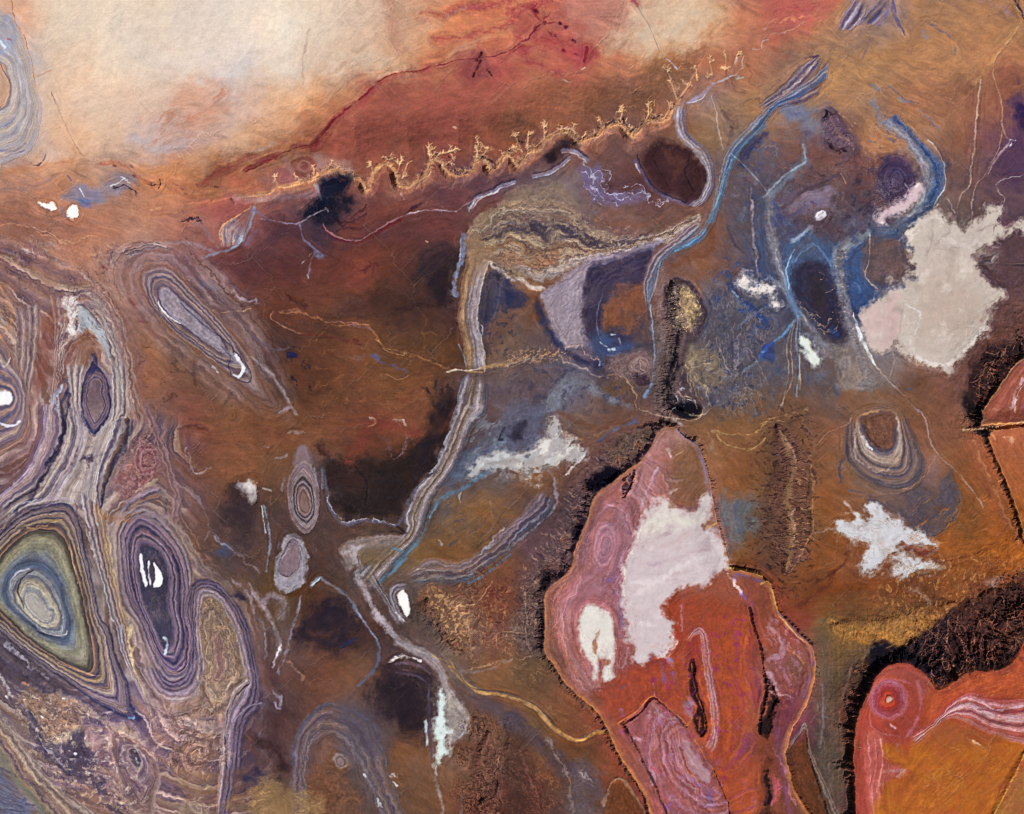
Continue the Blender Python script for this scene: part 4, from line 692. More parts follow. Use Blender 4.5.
MOT("D1 60,320 400,400 560,520 560,814 300,760 100,560", "b8a690", .65, 7, .05, .35, 12, seed=939); MOT("D1 60,320 400,400 560,520 560,814 300,760 100,560", "3a3038", .7, 6, 0, .11, 12, vein=True, ang=45, st=2, seed=940)
for k in range(5): BD("D1 %d,%d 60,480 120,580 200,680 300,760 430,830" % (-20, 380 + k * 5), "D1 0,430 70,520 140,620 240,730 330,830", "a08c7c,5c4a44,94806c,4c4040", .5, 2, 2, 30, .2) if k == 2 else None
MOT("B1 0,200 560,200 560,560 300,640 0,560", "a08c80", .45, 9, 0, .07, 14, vein=True, ang=55, st=4, seed=941); MOT("B1 0,200 560,200 560,560 300,640 0,560", "4c3434", .5, 9, 0, .07, 14, vein=True, ang=60, st=4, seed=942); MOT("B1 0,80 700,80 900,240 500,260 0,240", "9c7c68", .45, 10, 0, .08, 14, vein=True, ang=10, st=3, seed=943)
MOT("C1 480,380 760,380 760,814 480,814", "8a7478", .4, 8, 0, .08, 12, vein=True, ang=80, st=4, seed=944)
# ================================================================== centre: dark sand plain, river of bedded rock
PG("B2 190,40 240,-10 380,-20 350,45 290,75 240,65", "0f1020", .92, 5, 2, 1.4); PG("B2 60,60 150,80 170,130 60,140", "3a2430", .6, 6, 3)
for s in ("B2 320,110 380,70 430,40", "B2 350,98 410,102 440,85", "B2 330,75 400,72", "B2 380,55 440,5", "B2 600,40 660,0", "B2 320,60 345,95"): ST(s, 1.7, "201420", .75, .9, 2, .8)
PG("B2 380,60 500,0 640,0 540,60 450,110 340,120", "6a342a", .5, 6, 3)
for s, w, c in (("B2 20,60 90,70 130,78 170,75 230,40 282,22", 1.2, "8c8090"), ("B2 170,75 180,110 190,140 240,180 262,200", 1.6, "747490"), ("B2 180,238 220,198", 1, "b4a8a8"), ("B2 235,190 215,250 207,295", 1.5, "6c6474"), ("B2 205,285 212,297", 1.2, "a8a4b0"), ("B2 -20,20 20,40 60,70", 1.6, "6c6078")): ST(s, w, c, .85, .9, 1, .6)
ST("B2 240,185 255,200", 3.6, "66687e", .8, .9, 3, 1); ST("B2 275,18 285,28", 1.6, "b0b0c0", .9)
ST("B2 270,90 300,125 350,147 410,152 460,128 520,90 580,60", 2.2, "5c1c1c", .8, .9, 1); ST("B2 270,80 300,118 350,140 410,145 460,120 520,80 580,50 660,30 700,25 790,30 830,5 880,-20", 1.1, "947074", .85, .9, 1, .6); ST("B2 600,40 700,22 800,32", .8, "b8a4a8", .7)  # dark red stroke is shade painted under the pale line
PG("B2 710,180 770,174 776,220 742,262 690,292 635,300 662,258", "2a2028", .75, 7, 3, 1.2, lab=T('dark_hill', 'blackened hill with a westward tail just left of the blue strip', 'hill', dp))
PG("B2 712,270 765,260 782,320 776,380 740,402 708,372 702,320", "211920", .85, 5, 3, 1, lab=T('dark_hill', 'round black hill directly under the tailed one left of the blue strip', 'hill', dp))
PG("B2 430,340 520,310 640,330 700,410 640,460 500,470 420,420", "37231f", .65, 14, 3, 2); ST("B2 560,420 640,410 700,410 760,400", 3, "2c1c1e", .6, 1, 2); ST("B2 130,370 160,385 180,405", 5, "371c1c", .75, 1, 3)
ST("B2 678,148 685,152", 1.2, "d09c84", .95, .8, 0, .2); ST("B2 440,250 480,240 470,270", 3, "4a1e1c", .6, 1, 3)
for s, w, c in (("B2 60,430 70,462 120,492 180,512", 1, "a8785a"), ("B2 100,430 200,440 300,480 370,482 440,492 480,532 540,582 620,600 700,632 770,657", 1.5, "946440"), ("B2 90,428 160,425 250,460", 1, "8a5838"), ("B2 280,470 330,465 400,480 450,490", 1, "a0684c"), ("B2 180,515 300,530 420,560", 2, "5c2c20"), ("B2 490,540 530,590 600,602", 1, "b8845c")): ST(s, w, c, .75, .9, 2, .6)
ST("B2 370,485 420,498 465,512", 2, "7a5a64", .75, .9, 2, 1); ST("B2 455,600 500,620 560,650 600,660 590,680", 2.6, "5c4a5a", .85, .9, 2, .9); ST("B2 475,605 485,610", 3, "54547c", .7); ST("B2 365,615 420,600", 2, "6e5058", .7, 1, 3)
ST("B2 520,680 570,700 610,685", 1, "a87448", .6)
for q, w in (("150,605", 5.5), ("205,645", 5.5), ("170,700", 3), ("220,730", 4), ("720,730", 3.4), ("780,735", 3.4), ("745,745", 2.6), ("680,750", 3)): u, v = map(int, q.split(',')); ST("B2 %d,%d %d,%d" % (u - 6, v - 4, u + 8, v + 5), w, "221a2a", .8, 1, 3, .9)
ST("B2 145,600 165,607", 3.4, "1e2450", .8, .9, 2); ST("B2 -20,530 50,570 90,580 130,570", 2, "60505e", .75, .9, 2); ST("B2 -20,610 60,680 120,770 160,840", 2.4, "9c949a", .7, .9, 1)
for i in range(90):
    x0 = 256 + (200 + 560 * RNG.random()) / 4; y0 = 204 + (520 + 290 * RNG.random()) / 4; aa = -.55 + RNG.normal(0, .3)
    ST(np.array([(x0, y0), (x0 + 5 * math.cos(aa), y0 + 5 * math.sin(aa)), (x0 + 10 * math.cos(aa - .15), y0 + 10 * math.sin(aa - .15))]), 1.0, RNG.choice(["8a5a30", "54321f", "7a4c28", "8c6038"]), .35, .9, 3, .8)
PG("B2 700,814 720,760 800,740 800,830 C2 790,20 720,20", "2a1e22", .75, 6, 3, 1.2)
# bedded rock river
BD("B2 850,80 840,200 820,330 805,450 825,560 838,670", "B2 932,225 912,300 886,400 890,480 905,550 912,660", "7a5c44,8a684c,94785a,6a5c58,a09088,7c6e78,a49aa0,9c9098,b4a8a6", 1, 1.2, 1, 40, .1, lab=T("bedded_rock_ridge", "upright tan and lilac ridge of beds just north of the white ford", "rock ridge"))
ST("B2 825,130 832,170 812,230 797,290 797,360", 3.2, "76809a", .85, .8, 2, .8); ST("B2 820,140 810,230", 1, "a0a8b8", .7); ST("B2 805,560 830,610 838,650", 1.2, "7c8ca0", .7)
PG("B2 934,255 980,270 1021,310 1030,450 950,560 918,585 905,500 888,430 898,350", "33334a", .8, 4, 2, 1.2, grain=.15); PG("B2 960,440 1030,420 1030,500 980,540 930,590 920,560", "6c4a36", .75, 4, 3, 1); ST("B2 980,300 960,420 930,540", 1.4, "5a5464", .5, .9, 2); ST("B2 1010,320 990,420", 1.2, "54505c", .5, .9, 2)
ST("B2 930,225 902,320 884,420 888,470 906,490 900,545 912,600 912,665", 1, "bcaeac", .8, .9, 1, .8)
A_ = "B2 840,675 810,750 795,830 C2 790,20 765,90 730,190 690,270 640,320 610,380 590,440 600,480 560,520 480,580 430,640 400,670"
B_ = "B2 915,675 920,750 912,830 C2 880,45 855,95 832,160 790,240 740,310 700,370 680,420 660,490 620,550 560,620 500,690 460,740"
rb = T('bedded_rock_ridge', 'long curving ridge of grey and lilac rock beds from the white ford southwards', 'rock ridge')
BD(A_, B_, "6c6878,a09a9c,6a5c60,94867c,5c4c44,8a7a74,a09498,74686c,4c4c56", 1, 1, 1, 60, .12, relief=.6, lab=rb)
ST("B2 870,690 850,760 820,830", 1.4, "5c4430", .7, .9, 1); ST("C2 840,-5 900,0 860,45", 3.6, "a09298", .75, .9, 1)
ST("B2 765,668 800,662 850,665 890,655", 1.3, "e0d4c4", .9, .8, 1, .5); ST("B2 880,660 940,640 1021,630 B3 60,612", 1.6, "a8865e", .75, .9, 2, .8); ST("B2 840,668 900,672", 1.2, "b08a5c", .8)
# tan bedded massif
mas = T('bedded_hill', 'tan hill of wavy dark beds and a lilac lobe in the upper centre', 'hill')
PG("B2 850,110 920,30 1021,0 B3 60,-5 180,0 300,80 380,125 500,150 600,120 700,60 745,35 735,110 640,150 560,170 420,190 300,220 150,300 0,290 B2 930,230 860,250", "86705a", .95, 3, 2, 1.2, grain=.25, lab=mas)
BD("B2 845,120 930,25 1021,-5 B3 60,-10 180,-5 300,72 380,118 500,138 600,108 700,52 750,25", "B2 865,310 932,228 1000,262 B3 60,302 150,302 240,246 330,222 440,187 560,156 640,130 745,62", "8a745c,6c5846,94806a,7a6450,5c4a42,8a7662,3c343c,4c4042,8c7860,9a8468,74563e,8c6a48,a08c74,7c6450,b4a49a,8a7c78", .95, 2.5, 3, 80, .16, jit=.09, lab=mas, relief=.6)
PG("B3 -20,200 60,225 120,210 200,195 170,235 110,262 0,255 -60,230", "8c5c3a", .7, 4, 3, 1); PG("B2 860,150 920,140 960,220 900,300 860,330", "8a6848", .5, 4, 3)
ST("B3 110,85 140,140 180,152 230,132 240,100", 2.6, "443a40", .7, .9, 3, .8); ST("B3 20,95 140,85 180,112 240,92 300,105 350,140 470,146 560,105", 2.6, "3c343c", .7, .8, 3, .8); ST("B3 330,60 420,90 520,80 600,50", 4, "7a4c34", .6, 1, 2)
for k, c in enumerate(["a8988e", "5c4a44", "9a8a80", "4c4040", "b0a090"]): ST(P("B3 380,150 480,150 560,135 640,105 740,45") + [0, 2.4 * k - 2], .8, c, .85, .9, 2, .6)
PG("B3 115,350 160,330 240,260 330,220 440,195 560,150 620,130 560,190 430,225 330,255 292,300 292,400 282,470 300,555 250,572 210,572 170,500 125,400", "8c7f88", .95, 2, 2, 1.6, grain=.12, lab=mas)
for i in range(70):
    t = RNG.random(); x0 = 512 + (130 + 170 * RNG.random()) / 4; y0 = 204 + (270 + 290 * t) / 4; ST(np.array([(x0, y0), (x0 - 2.5, y0 + 2), (x0 - 4, y0 + 5)]), .8, RNG.choice(["a296a0", "6c606c", "9a8e94", "74686e"]), .55, .9, 2, .7, h=.4)
ST("B3 240,245 300,222 370,195 470,178 560,150 620,130 700,90 740,50", 1.8, "b8aaa8", .75, .9, 2, .8); ST("B3 200,310 260,270 340,235 430,215", 1.4, "60545e", .7, .9, 2)
ST("B2 935,235 980,265 1021,300 B3 30,302 80,332 130,338", 3.2, "c0b2ac", .9, .8, 1, .6); ST("B2 950,240 975,255", 1.6, "2c1c24", .85, .8, 1, 1); ST("B3 0,290 60,335", 1, "5c505c", .7)
PG("B3 -20,330 60,372 50,402 0,412 -40,400", "2a2c46", .85, 4, 2); PG("B3 100,380 130,440 170,520 230,588 350,625 372,660 300,645 200,592 130,502 92,425", "2c2e48", .88, 3, 2, 1)
PG("B3 296,290 330,250 440,212 530,180 562,200 532,250 530,330 450,332 392,360 370,430 362,520 300,545 284,440", "362f40", .93, 3, 2, 1, grain=.15)
for k in range(6): ST(P("B3 310,330 350,270 440,232 540,200") + [1.6 * k - 2, 2.2 * k], .8, ["4c4452", "2a2436"][k % 2], .6, .9, 2)
PG("B3 300,540 350,500 385,530 430,560 490,560 440,590 370,612 320,590", "3a4a6c", .9, 4, 2, 1.2)
for s, w in (("B3 385,580 408,580", 1.9), ("B3 428,540 432,552", 1.7), ("B3 398,520 412,520", 1.3), ("B3 350,550 380,570", 1)): ST(s, w, "ccd6de", .9, .8, 1, .7)
ST("B3 362,360 340,430 345,520 385,575", .9, "64687c", .75, .9, 1); PG("B3 390,380 430,335 530,340 522,420 500,500 440,520 380,490 372,430", "784a30", .9, 5, 3, 1.2, grain=.15)
ST("B3 205,575 260,550 300,590 350,612 362,636", 1.4, "b4948a", .8, .8, 3, .9, h=1); ST("B3 355,620 362,645", 2, "2c4470", .8); ST("B3 240,600 300,640", 3, "3a3448", .7, .9, 2)
BD("B3 740,60 680,110 600,170 548,230 522,320 530,400", "B3 825,0 775,75 705,145 630,195 578,265 552,345 556,405", "6a5250,8a7c80,5a4a4c,9a949c,4c5a6c,6c6468", .95, 1.2, 1, 40, .1, lab=SF("dry_riverbed"))
ST("B3 835,-15 780,70 752,120 700,162 640,192 595,240 560,320 546,380 556,450 566,550 566,650 560,710 530,770", 2.4, "566a80", .8, .9, 1, .5); ST("B3 785,72 755,122 700,164 650,190", 1.1, "6c9cb4", .6, .9, 1, .7); ST("B3 550,400 562,500 566,600 560,700", .8, "a0b0bc", .75)
ST("B3 590,240 570,330 548,390", 1, "8ea4b4", .7)
for s, w, c in (("B3 860,330 920,380 970,430 1015,485", 5, "2a3a66"), ("B3 1030,565 980,620 900,680 820,712 730,740", 2.6, "6c8098"), ("B3 930,560 980,620 1030,720", 1, "8c7e78"), ("B3 870,345 900,370", 2, "8ca0a8"), ("B3 1030,390 960,450 900,500", 2, "5c6c88"), ("B3 960,-10 966,150 976,220 986,310", 1.6, "948a94"), ("B3 1000,0 1005,150 1010,260", 4.4, "3a4a64"), ("B3 860,90 880,150 920,200", 2, "4a3c40"), ("B3 880,500 896,580 890,660", 2, "80767c"), ("B3 922,480 905,560 910,655", 1.6, "847a80"), ("B3 940,500 930,570 950,620", 1.4, "786e74"), ("B3 640,250 720,210 800,180 780,80", 5, "6a4028")): ST(s, w, c, .75, .9, 2, .6)
PG("B3 760,370 860,370 900,470 880,560 780,560 750,470", "4e4a50", .7, 6, 3, 1.2, grain=.25); PG("B3 1000,580 1040,560 1040,620 1000,610", "1c3478", .7, 3, 2)
wp = T('salt_patch', 'ragged white salt patch ringed by blue ground west of the dark oval dome', 'salt patch', sp, 'salt')
PG("B3 912,325 925,283 940,300 945,325 985,310 1021,305 B4 10,310 22,345 35,400 20,400 0,360 B3 1000,345 975,350 930,335", "e8ded6", .95, 1, 2, 1.6, lab=wp, fringe=2.6); ST("B3 870,350 885,358", 1.6, "c0c4c4", .8, .8, 2)
# gullied ridge: shade painted over dark rock on the west face, sunlight on the east
PG("B3 570,330 620,310 620,560 580,560", "7c6864", .7, 6, 2, 1, grain=.2)
rg = T('gullied_ridge', 'narrow black and gold gullied ridge standing north to south beside the blue river', 'ridge', 'gullied ridges')
PG("B3 605,350 630,302 680,298 730,330 760,390 772,450 742,540 700,575 700,660 760,814 C3 740,20 720,45 670,45 640,10 B3 612,800 605,690 640,600 640,520 605,430", "493a3a", .85, 2, 1, 1, grain=.3, lab=rg)
PG("B3 660,330 720,340 745,420 720,490 680,490 660,410", "a08a66", .75, 4, 2, 1, grain=.45)
GUL("B3 645,320 655,380 660,430 668,500 662,560 650,640 635,700 630,760 640,814 C3 690,20", 8, 20, 6, .8, 1.1, dark="5a4844", da=.4, crest="a8926c", seed=131); MOT("B3 620,320 720,320 760,440 700,520 620,460", "c0a878", .8, 3, .1, .2, 5, seed=951); MOT("B3 610,320 660,320 660,470 610,450", "1c1418", .85, 4, .1, .2, 4, seed=952)
ST("B3 615,330 612,400 618,430", 2.5, "3c2c30", .8, .9, 2, 1); ST("B3 650,300 720,330 755,390 768,450 745,520", 2.4, "362630", .8, .8, 2, 1); ST("B3 668,480 660,560 645,620", 3, "151017", .85, .9, 2, .9); ST("B3 650,600 632,680 628,740 642,800 C3 670,10 700,10", 6, "131018", .92, .7, 3, .9)
ST("B3 640,410 665,415", 2.2, "1a1218", .9); PG("C3 628,-15 700,-25 755,-5 735,35 690,46 650,25", "131018", .95, 2, 1, .8)
fan = T('gravel_fan', 'olive gravel fan of fine radial rills east of the black ridge foot', 'gravel fan')
PG("B3 690,600 730,568 790,580 840,640 862,700 800,742 740,722 692,655", "7a6a54", .9, 4, 2, 1, grain=.2, lab=fan)
for k in range(26): aa = -.9 + k * .085; c0 = P("B3 690,650")[0]; ST(np.array([c0 + 6 * np.array([math.cos(aa), math.sin(aa)]), c0 + (22 + 14 * RNG.random()) * np.array([math.cos(aa + .1), math.sin(aa + .1)])]), .7, RNG.choice(["a09070", "5c4c3e", "94846a"]), .6, .9, 2, .6, h=-.4)
for s in ("B3 670,760 720,770 740,814", "B3 660,740 700,790", "B3 690,640 760,720 800,814", "B3 810,530 830,590 880,690", "C3 690,20 760,30 800,0"): ST(s, 1, "b49c78", .75, .9, 2, .8)
for s in ("B3 680,740 690,800", "B3 660,735 640,814", "B3 700,770 740,775"): ST(s, 1, "b0b8c0", .7, .9, 3, 1)
for i in range(150):
    x0 = 512 + (570 + 370 * RNG.random()) / 4; y0 = 204 + (330 + 480 * RNG.random()) / 4; ST(np.array([(x0, y0), (x0 + RNG.normal(0, 1), y0 + 3.5)]), .7, RNG.choice(["9a8474", "3c3030", "8a7c74", "4a3e42"]), .45, .9, 2, .8, h=.3)
PG("B3 385,660 420,610 500,590 560,610 555,700 520,722 480,700 440,690", "7c645f", .85, 4, 2, 1, grain=.25); RG("B3 520,630 535,640 525,660", "B3 450,640 500,600 545,610 550,660 510,690 470,680", "846c64,6a5250,8a726c,5c4648", .8, 2, 2, 20, .2); PG("B3 475,690 500,670 545,690 540,718 500,715", "2e2229", .85, 2, 2, 1, grain=.3)
ST("B3 360,678 430,688 475,730 490,770 490,814", 1.3, "ac8c6a", .8, .9, 2); ST("B3 525,770 545,735 560,715", 2, "6c84a0", .8)
PG("B3 120,830 150,742 190,702 260,692 320,722 400,768 470,805 400,795 310,752 262,740 205,790 170,830", "6c7078", .85, 3, 2, 1.2, grain=.15); ST("B3 -20,640 60,622 150,622 250,642 330,672 385,692", 1.2, "a8968a", .7, .9, 2); ST("B3 130,650 200,640 250,660 330,680", 2.4, "54545e", .7, .9, 2)
MOT("B3 -20,600 100,575 210,580 210,630 0,640", "b08c68", .75, 3.5, .0, .25, 5, ang=-30, seed=1013, h=.5)
PG("B3 120,740 150,700 40,690 0,740 20,800", "544850", .6, 5, 3, 1.2, grain=.25)

MOT("B3 -60,0 320,60 560,140 420,200 150,290 -60,280", "a89070", .6, 5, .08, .3, 10, seed=961); MOT("B3 -60,0 320,60 560,140 420,200 150,290 -60,280", "4c3c3c", .75, 6, 0, .12, 10, vein=True, ang=5, st=2.2, seed=962)
MOT("B3 760,380 1021,380 1021,814 780,814", "34384e", .6, 8, .05, .3, 14, seed=963); MOT("B3 760,380 1021,380 1021,814 780,814", "8c8080", .6, 7, 0, .09, 14, vein=True, ang=75, st=2, seed=964); MOT("B3 820,200 1021,250 1021,540 820,430", "2a4478", .7, 9, .12, .3, 12, seed=965)
MOT("B3 0,640 460,680 460,814 0,814", "3c3a4c", .6, 8, .05, .3, 12, seed=966); MOT("B3 370,600 570,590 560,720 400,700", "94807a", .6, 3, 0, .14, 6, vein=True, seed=967)
MOT("B3 570,300 620,300 630,814 570,814", "947e74", .6, 3, 0, .14, 5, vein=True, ang=-20, st=2, seed=968); MOT("B2 920,260 1030,330 1030,580 900,560", "2a2a44", .6, 7, .05, .3, 8, seed=969)
# ================================================================== east: blue ground, dark oval, great salt flat
PG("B4 320,200 392,160 392,270 422,330 432,380 402,412 380,442 338,400 310,320", "34507c", .7, 6, 2, 1.4, grain=.15); ST("B4 340,300 380,360 400,400", 1, "5c7090", .6, .9, 2); ST("B4 290,300 340,420", 4, "3c4460", .6, 1, 2)
ST("B4 560,130 500,180 420,120 480,90 600,50", 5, "3c4a68", .7, 1, 3); PG("B4 400,150 500,140 570,200 580,280 500,325 420,320 392,260", "674e46", .85, 5, 3, 1.2, grain=.2); ST("B4 430,120 520,130 560,190", 3, "44506c", .6, .9, 3)
dd = T('dark_rock_dome', 'near-black oval rock dome with gold squiggles, framed by blue streams', 'rock dome')
PG("B4 96,290 128,238 190,218 242,240 277,300 283,400 302,470 307,530 270,552 220,502 150,422 106,370", "2a2636", .88, 5, 2, 1.4, grain=.25, lab=dd); PG("B4 180,300 230,300 240,400 190,420", "3c302e", .7, 7, 3, 1.4)
RG("B4 180,320 210,320 215,360 190,370", "B4 120,280 190,230 250,260 268,330 240,420 160,400", "1e1a2c,2c2636,24202e,363046,24203a", .4, 5, 3, 20, .15)
for s in ("B4 135,400 160,440 200,440", "B4 190,480 230,495 270,470", "B4 160,450 210,470 250,440 275,400", "B4 215,500 250,495 285,455", "B4 200,270 225,280 215,300", "B4 240,340 265,330"): ST(s, .9, "a88c6c", .8, .9, 3, .9, h=.8)
ST("B4 10,40 30,180 60,290 95,390 140,460 200,540 270,620", 5.5, "7a7880", .8, .8, 1, .5); ST("B4 30,180 62,290 98,392 150,465", 1.4, "a8a8ac", .6, .9, 2, .8)
ST("B4 95,190 78,290 95,385 125,440", 4, "4a6a90", .85, .8, 1, .4); ST("B4 75,180 150,108 190,150 240,212 270,285 285,350", 5.4, "3a5680", .8, .8, 1, .4); ST("B4 100,230 150,170 200,175 250,240", 2, "5a7aa0", .7, .9, 2); ST("B4 90,150 160,98 180,92", 2.8, "8e9cb4", .8, .9, 2); ST("B4 105,180 75,260 85,340", 1, "a0b8cc", .75)
ST("B4 305,180 282,240 292,340 312,430 342,520 372,620 402,720 460,814", 8, "7c777a", .8, .8, 1, .6); ST("B4 400,120 350,160 305,180", 3.6, "7a8690", .75, .9, 2)
ST("B4 20,60 60,130 40,30", 5, "2c3a66", .7, 1, 2); ST("B4 60,50 100,40 140,20", 4, "403a6c", .6, 1, 3)
for i in range(110):
    t = RNG.random(); q = spline(P("B4 290,200 285,280 300,380 330,500 370,620 420,760")); k = int(t * (len(q) - 1)); o = q[k] + RNG.normal(0, 3, 2); ST(np.array([o, o + [1.2, .6]]), .8, RNG.choice(["a8a29c", "50494e", "a09080", "5c5450"]), .6, .9, 1, .8, h=.7)
PG("B4 270,560 340,600 390,640 470,800 440,815 390,745 350,765 300,742 280,680 225,610", "7e736e", .85, 4, 3, 1.2, grain=.3); PG("B4 295,690 350,640 375,700 350,760 310,740", "8a7868", .7, 4, 3)
for s, w, c in (("B4 -20,590 60,520 118,448", 2.2, "5c8cb0"), ("B4 118,450 110,560 125,640 115,770", 1.2, "7e94a0"), ("B4 105,460 75,560 80,680 55,814", 1.2, "9a8a7c"), ("B4 112,455 90,560 95,700 40,830", 1.1, "ac8c7c"), ("B4 120,455 130,540 150,600", 1.4, "6c84a0"), ("B4 125,600 128,740", 1, "b09484"), ("B4 -10,575 20,560", 4, "24347c"), ("B4 255,500 275,520", 5, "2c3a60"), ("B4 260,720 280,760", 4, "485064"), ("B4 405,120 405,220 390,290 440,340", .9, "b4a49c"), ("B4 430,595 480,560 500,620 490,680", 1.4, "a08c84"), ("B4 560,735 575,740", 2, "505868")):
    ST(s, w, c, .8, .9, 1, .5)
PG("B4 188,40 215,25 232,45 205,68 186,62", "e0e0e8", 1, .8, 1, .6, lab=T('salt_patch', 'small lone white salt spot on dark ground north of the dark oval dome', 'salt patch', sp, 'salt'))
PG("B4 132,540 160,552 190,600 207,622 180,648 150,612 128,590", "d8ded6", .95, 1.2, 2, 1.6, fringe=2.0, lab=T('salt_patch', 'frayed greenish white salt patch south of the dark oval dome', 'salt patch', sp, 'salt'))
ST("B4 80,130 150,60 230,100 330,80", 5, "4a3850", .5, 1, 3, 1); PG("B4 120,60 260,60 330,110 250,150 180,110", "55383c", .5, 5, 3, 1.4)
for i in range(60): x0 = 768 + (60 + 330 * RNG.random()) / 4; y0 = 200 + (130 * RNG.random()) / 4; ST(np.array([(x0, y0), (x0 + 3 * RNG.normal(), y0 + 2 * RNG.normal())]), 1.2, RNG.choice(["2e2444", "7a5a54", "6a3c30", "443450"]), .5, .9, 3, .9)
wv = T('salt_flat', 'wavy lilac salt tongue at the blue arc, north-west of the largest salt flat', 'salt flat', 'salt flats', 'salt')
PG("A4 470,830 540,800 575,770 588,735 608,738 600,770 560,830 B4 530,30 480,50 470,80 445,72 440,45", "d0b8bc", .95, 1.5, 2, 1.4, lab=wv, fringe=2); ST("A4 590,745 600,735", 2, "e8e0d8", .9); ST("A4 545,730 565,765", .9, "c0b4bc", .8); ST("B4 455,75 470,80", 1.6, "e8e0dc", .9)
PG("B4 600,60 700,-10 800,-20 870,20 830,90 760,110 680,40", "5a4640", .6, 6, 3)
for s in ("B4 720,-20 745,40", "B4 820,-20 812,80 800,95", "B4 900,0 880,60", "B4 680,0 640,40"): ST(s, 1.2, "b09c8c", .75, .9, 2, .8)
PG("B4 830,190 900,150 1040,110 1040,300 940,350 870,300 825,250", "543e40", .8, 5, 3, 1.2, grain=.15); ST("B4 840,240 940,236 1030,242", 2.4, "382a30", .8, .9, 2, .8); ST("B4 860,235 1021,238", .8, "806860", .7)
for k in range(16): c0 = P("B4 825,240")[0]; aa = -.6 + k * .09; ST(np.array([c0 + 3 * np.array([math.cos(aa), math.sin(aa)]), c0 + (14 + 20 * RNG.random()) * np.array([math.cos(aa), math.sin(aa)])]), 1.3, RNG.choice(["3c2e36", "6a544c", "34323e"]), .5, .9, 2, .8)
sf = T('salt_flat', 'largest salt flat, cream and ragged, lying in the upper right', 'salt flat', 'salt flats', 'salt')
PG("B4 545,130 570,95 640,35 672,33 700,55 730,75 760,95 800,98 850,72 872,45 880,12 902,22 930,5 938,40 905,72 960,102 1000,85 1040,60 1040,105 990,95 930,132 880,160 832,190 820,220 826,260 862,300 902,330 938,365 902,390 882,440 875,482 840,532 790,592 750,642 720,668 690,652 640,637 590,612 530,582 500,545 462,582 430,592 408,560 388,510 368,460 398,410 420,388 470,360 540,330 590,300 586,240 560,190",
   "bfb2a8", 1, 1.2, 2, 1.8, grain=.03, lab=sf, sm=True, fringe=2.2)
PG("B4 380,440 460,380 530,380 520,520 450,570 400,530", "c4a8a6", .8, 8, 3, 2); PG("B4 620,330 760,320 860,380 820,480 700,540 620,440", "b29f92", .75, 14, 3, 2); PG("B4 640,160 760,130 800,180 700,220 640,220", "c0b2aa", .6, 10, 3, 2); PG("B4 640,260 780,250 850,370 760,520 640,560 580,440", "b8a598", .6, 12, 3, 2); MOT("B4 400,400 640,60 860,100 900,360 700,640 480,560", "a4948a", .65, 20, .05, .5, 16, seed=911); MOT("B4 400,400 640,60 860,100 900,360 700,640 480,560", "d8cec8", .7, 18, .1, .5, 12, seed=912); MOT("B4 560,80 680,40 860,90 800,200 640,220", "a0928a", .6, 9, 0, .09, 10, vein=True, seed=913)
for s, w, c in (("B4 555,400 600,432 602,480 588,515", 1.5, "d8dce4"), ("B4 872,485 800,572 720,642 640,632 570,600", 3.6, "e0d8d2"), ("B4 560,120 600,80 660,50 700,70", 4, "d4cac2"), ("B4 640,330 700,300 800,330", 6, "b8a89c"), ("B4 600,560 680,590 760,560", 5, "b4a298"), ("B4 450,440 500,480 490,540", 4, "bca09c"), ("B4 545,395 535,450 520,520", 1.2, "9c8c88"), ("B4 735,468 780,485 825,492", .9, "a89488"), ("B4 660,60 655,140 630,200", 2, "a09088"), ("B4 700,60 720,110 660,170", 1.2, "988880"), ("B4 760,180 700,180 650,190", 1, "a09088"), ("B4 860,75 840,120 800,160", 3, "b0a0a0"), ("B4 590,75 560,130 580,190", 3, "d4c8c0"), ("B4 870,400 850,460 870,430", 1.6, "8c7468"), ("B4 840,110 900,90", 1.4, "8a7470"), ("B4 550,150 600,110", 2, "d8d0c8"), ("B4 770,230 800,260", 6, "cfc2b8")):
    ST(s, w, c, .7, 1, 2, .7)
for s in ("B4 540,280 580,300", "B4 440,345 470,350", "B4 730,60 760,80", "B4 880,130 930,90", "B4 870,300 930,330"): ST(s, 1.6, "5c4444", .6, .9, 3, 1.2)
ST("B4 338,435 358,490 385,560 412,620 442,662", 2.5, "dce4ea", .95, .7, 1, .3, taper=True); ST("B4 438,658 500,720 550,770 600,830 C4 600,10 630,50 650,140 700,210 760,260 800,310 860,395", 1.3, "a48c86", .85, .9, 1, .4, h=-.5)

# ================================================================== centre-south: black hills, ovals, rivers
hb = T('dark_hill', 'largest black hill, cupped by thin lilac beds in the centre', 'hill', dp)
PG("C2 278,225 320,200 380,205 470,215 560,215 650,120 740,105 725,190 690,265 645,305 605,365 570,432 480,445 400,444 350,452 308,392 284,320", "221a1b", .9, 7, 3, 1.4, grain=.25, lab=hb)
PG("C2 300,230 420,215 450,260 420,330 340,320", "3c2420", .55, 10, 3, 1); ST("C2 395,230 440,300 432,375", 1.6, "100c10", .8, .9, 2); ST("C2 450,250 540,240 600,270", 8, "2c1c1a", .6, 1, 3); PG("C2 650,110 720,-10 795,-10 762,80 735,165 690,262 640,290 630,180", "251b21", .85, 6, 3, 1)
ST("C2 265,240 282,330 302,410 352,465 420,450 500,456 560,466 592,420 612,360 645,318", 2.3, "5c586a", .85, .8, 1, .4); ST("C2 285,340 305,408 352,460 420,446 500,453 556,466", .8, "b0acb8", .8, .9, 2, .7); ST("C2 770,90 742,180 715,235 690,262", 1.5, "b4b8c4", .85, .8, 2, .8); ST("C2 560,470 600,500 540,490", 1.6, "241a1e", .7)
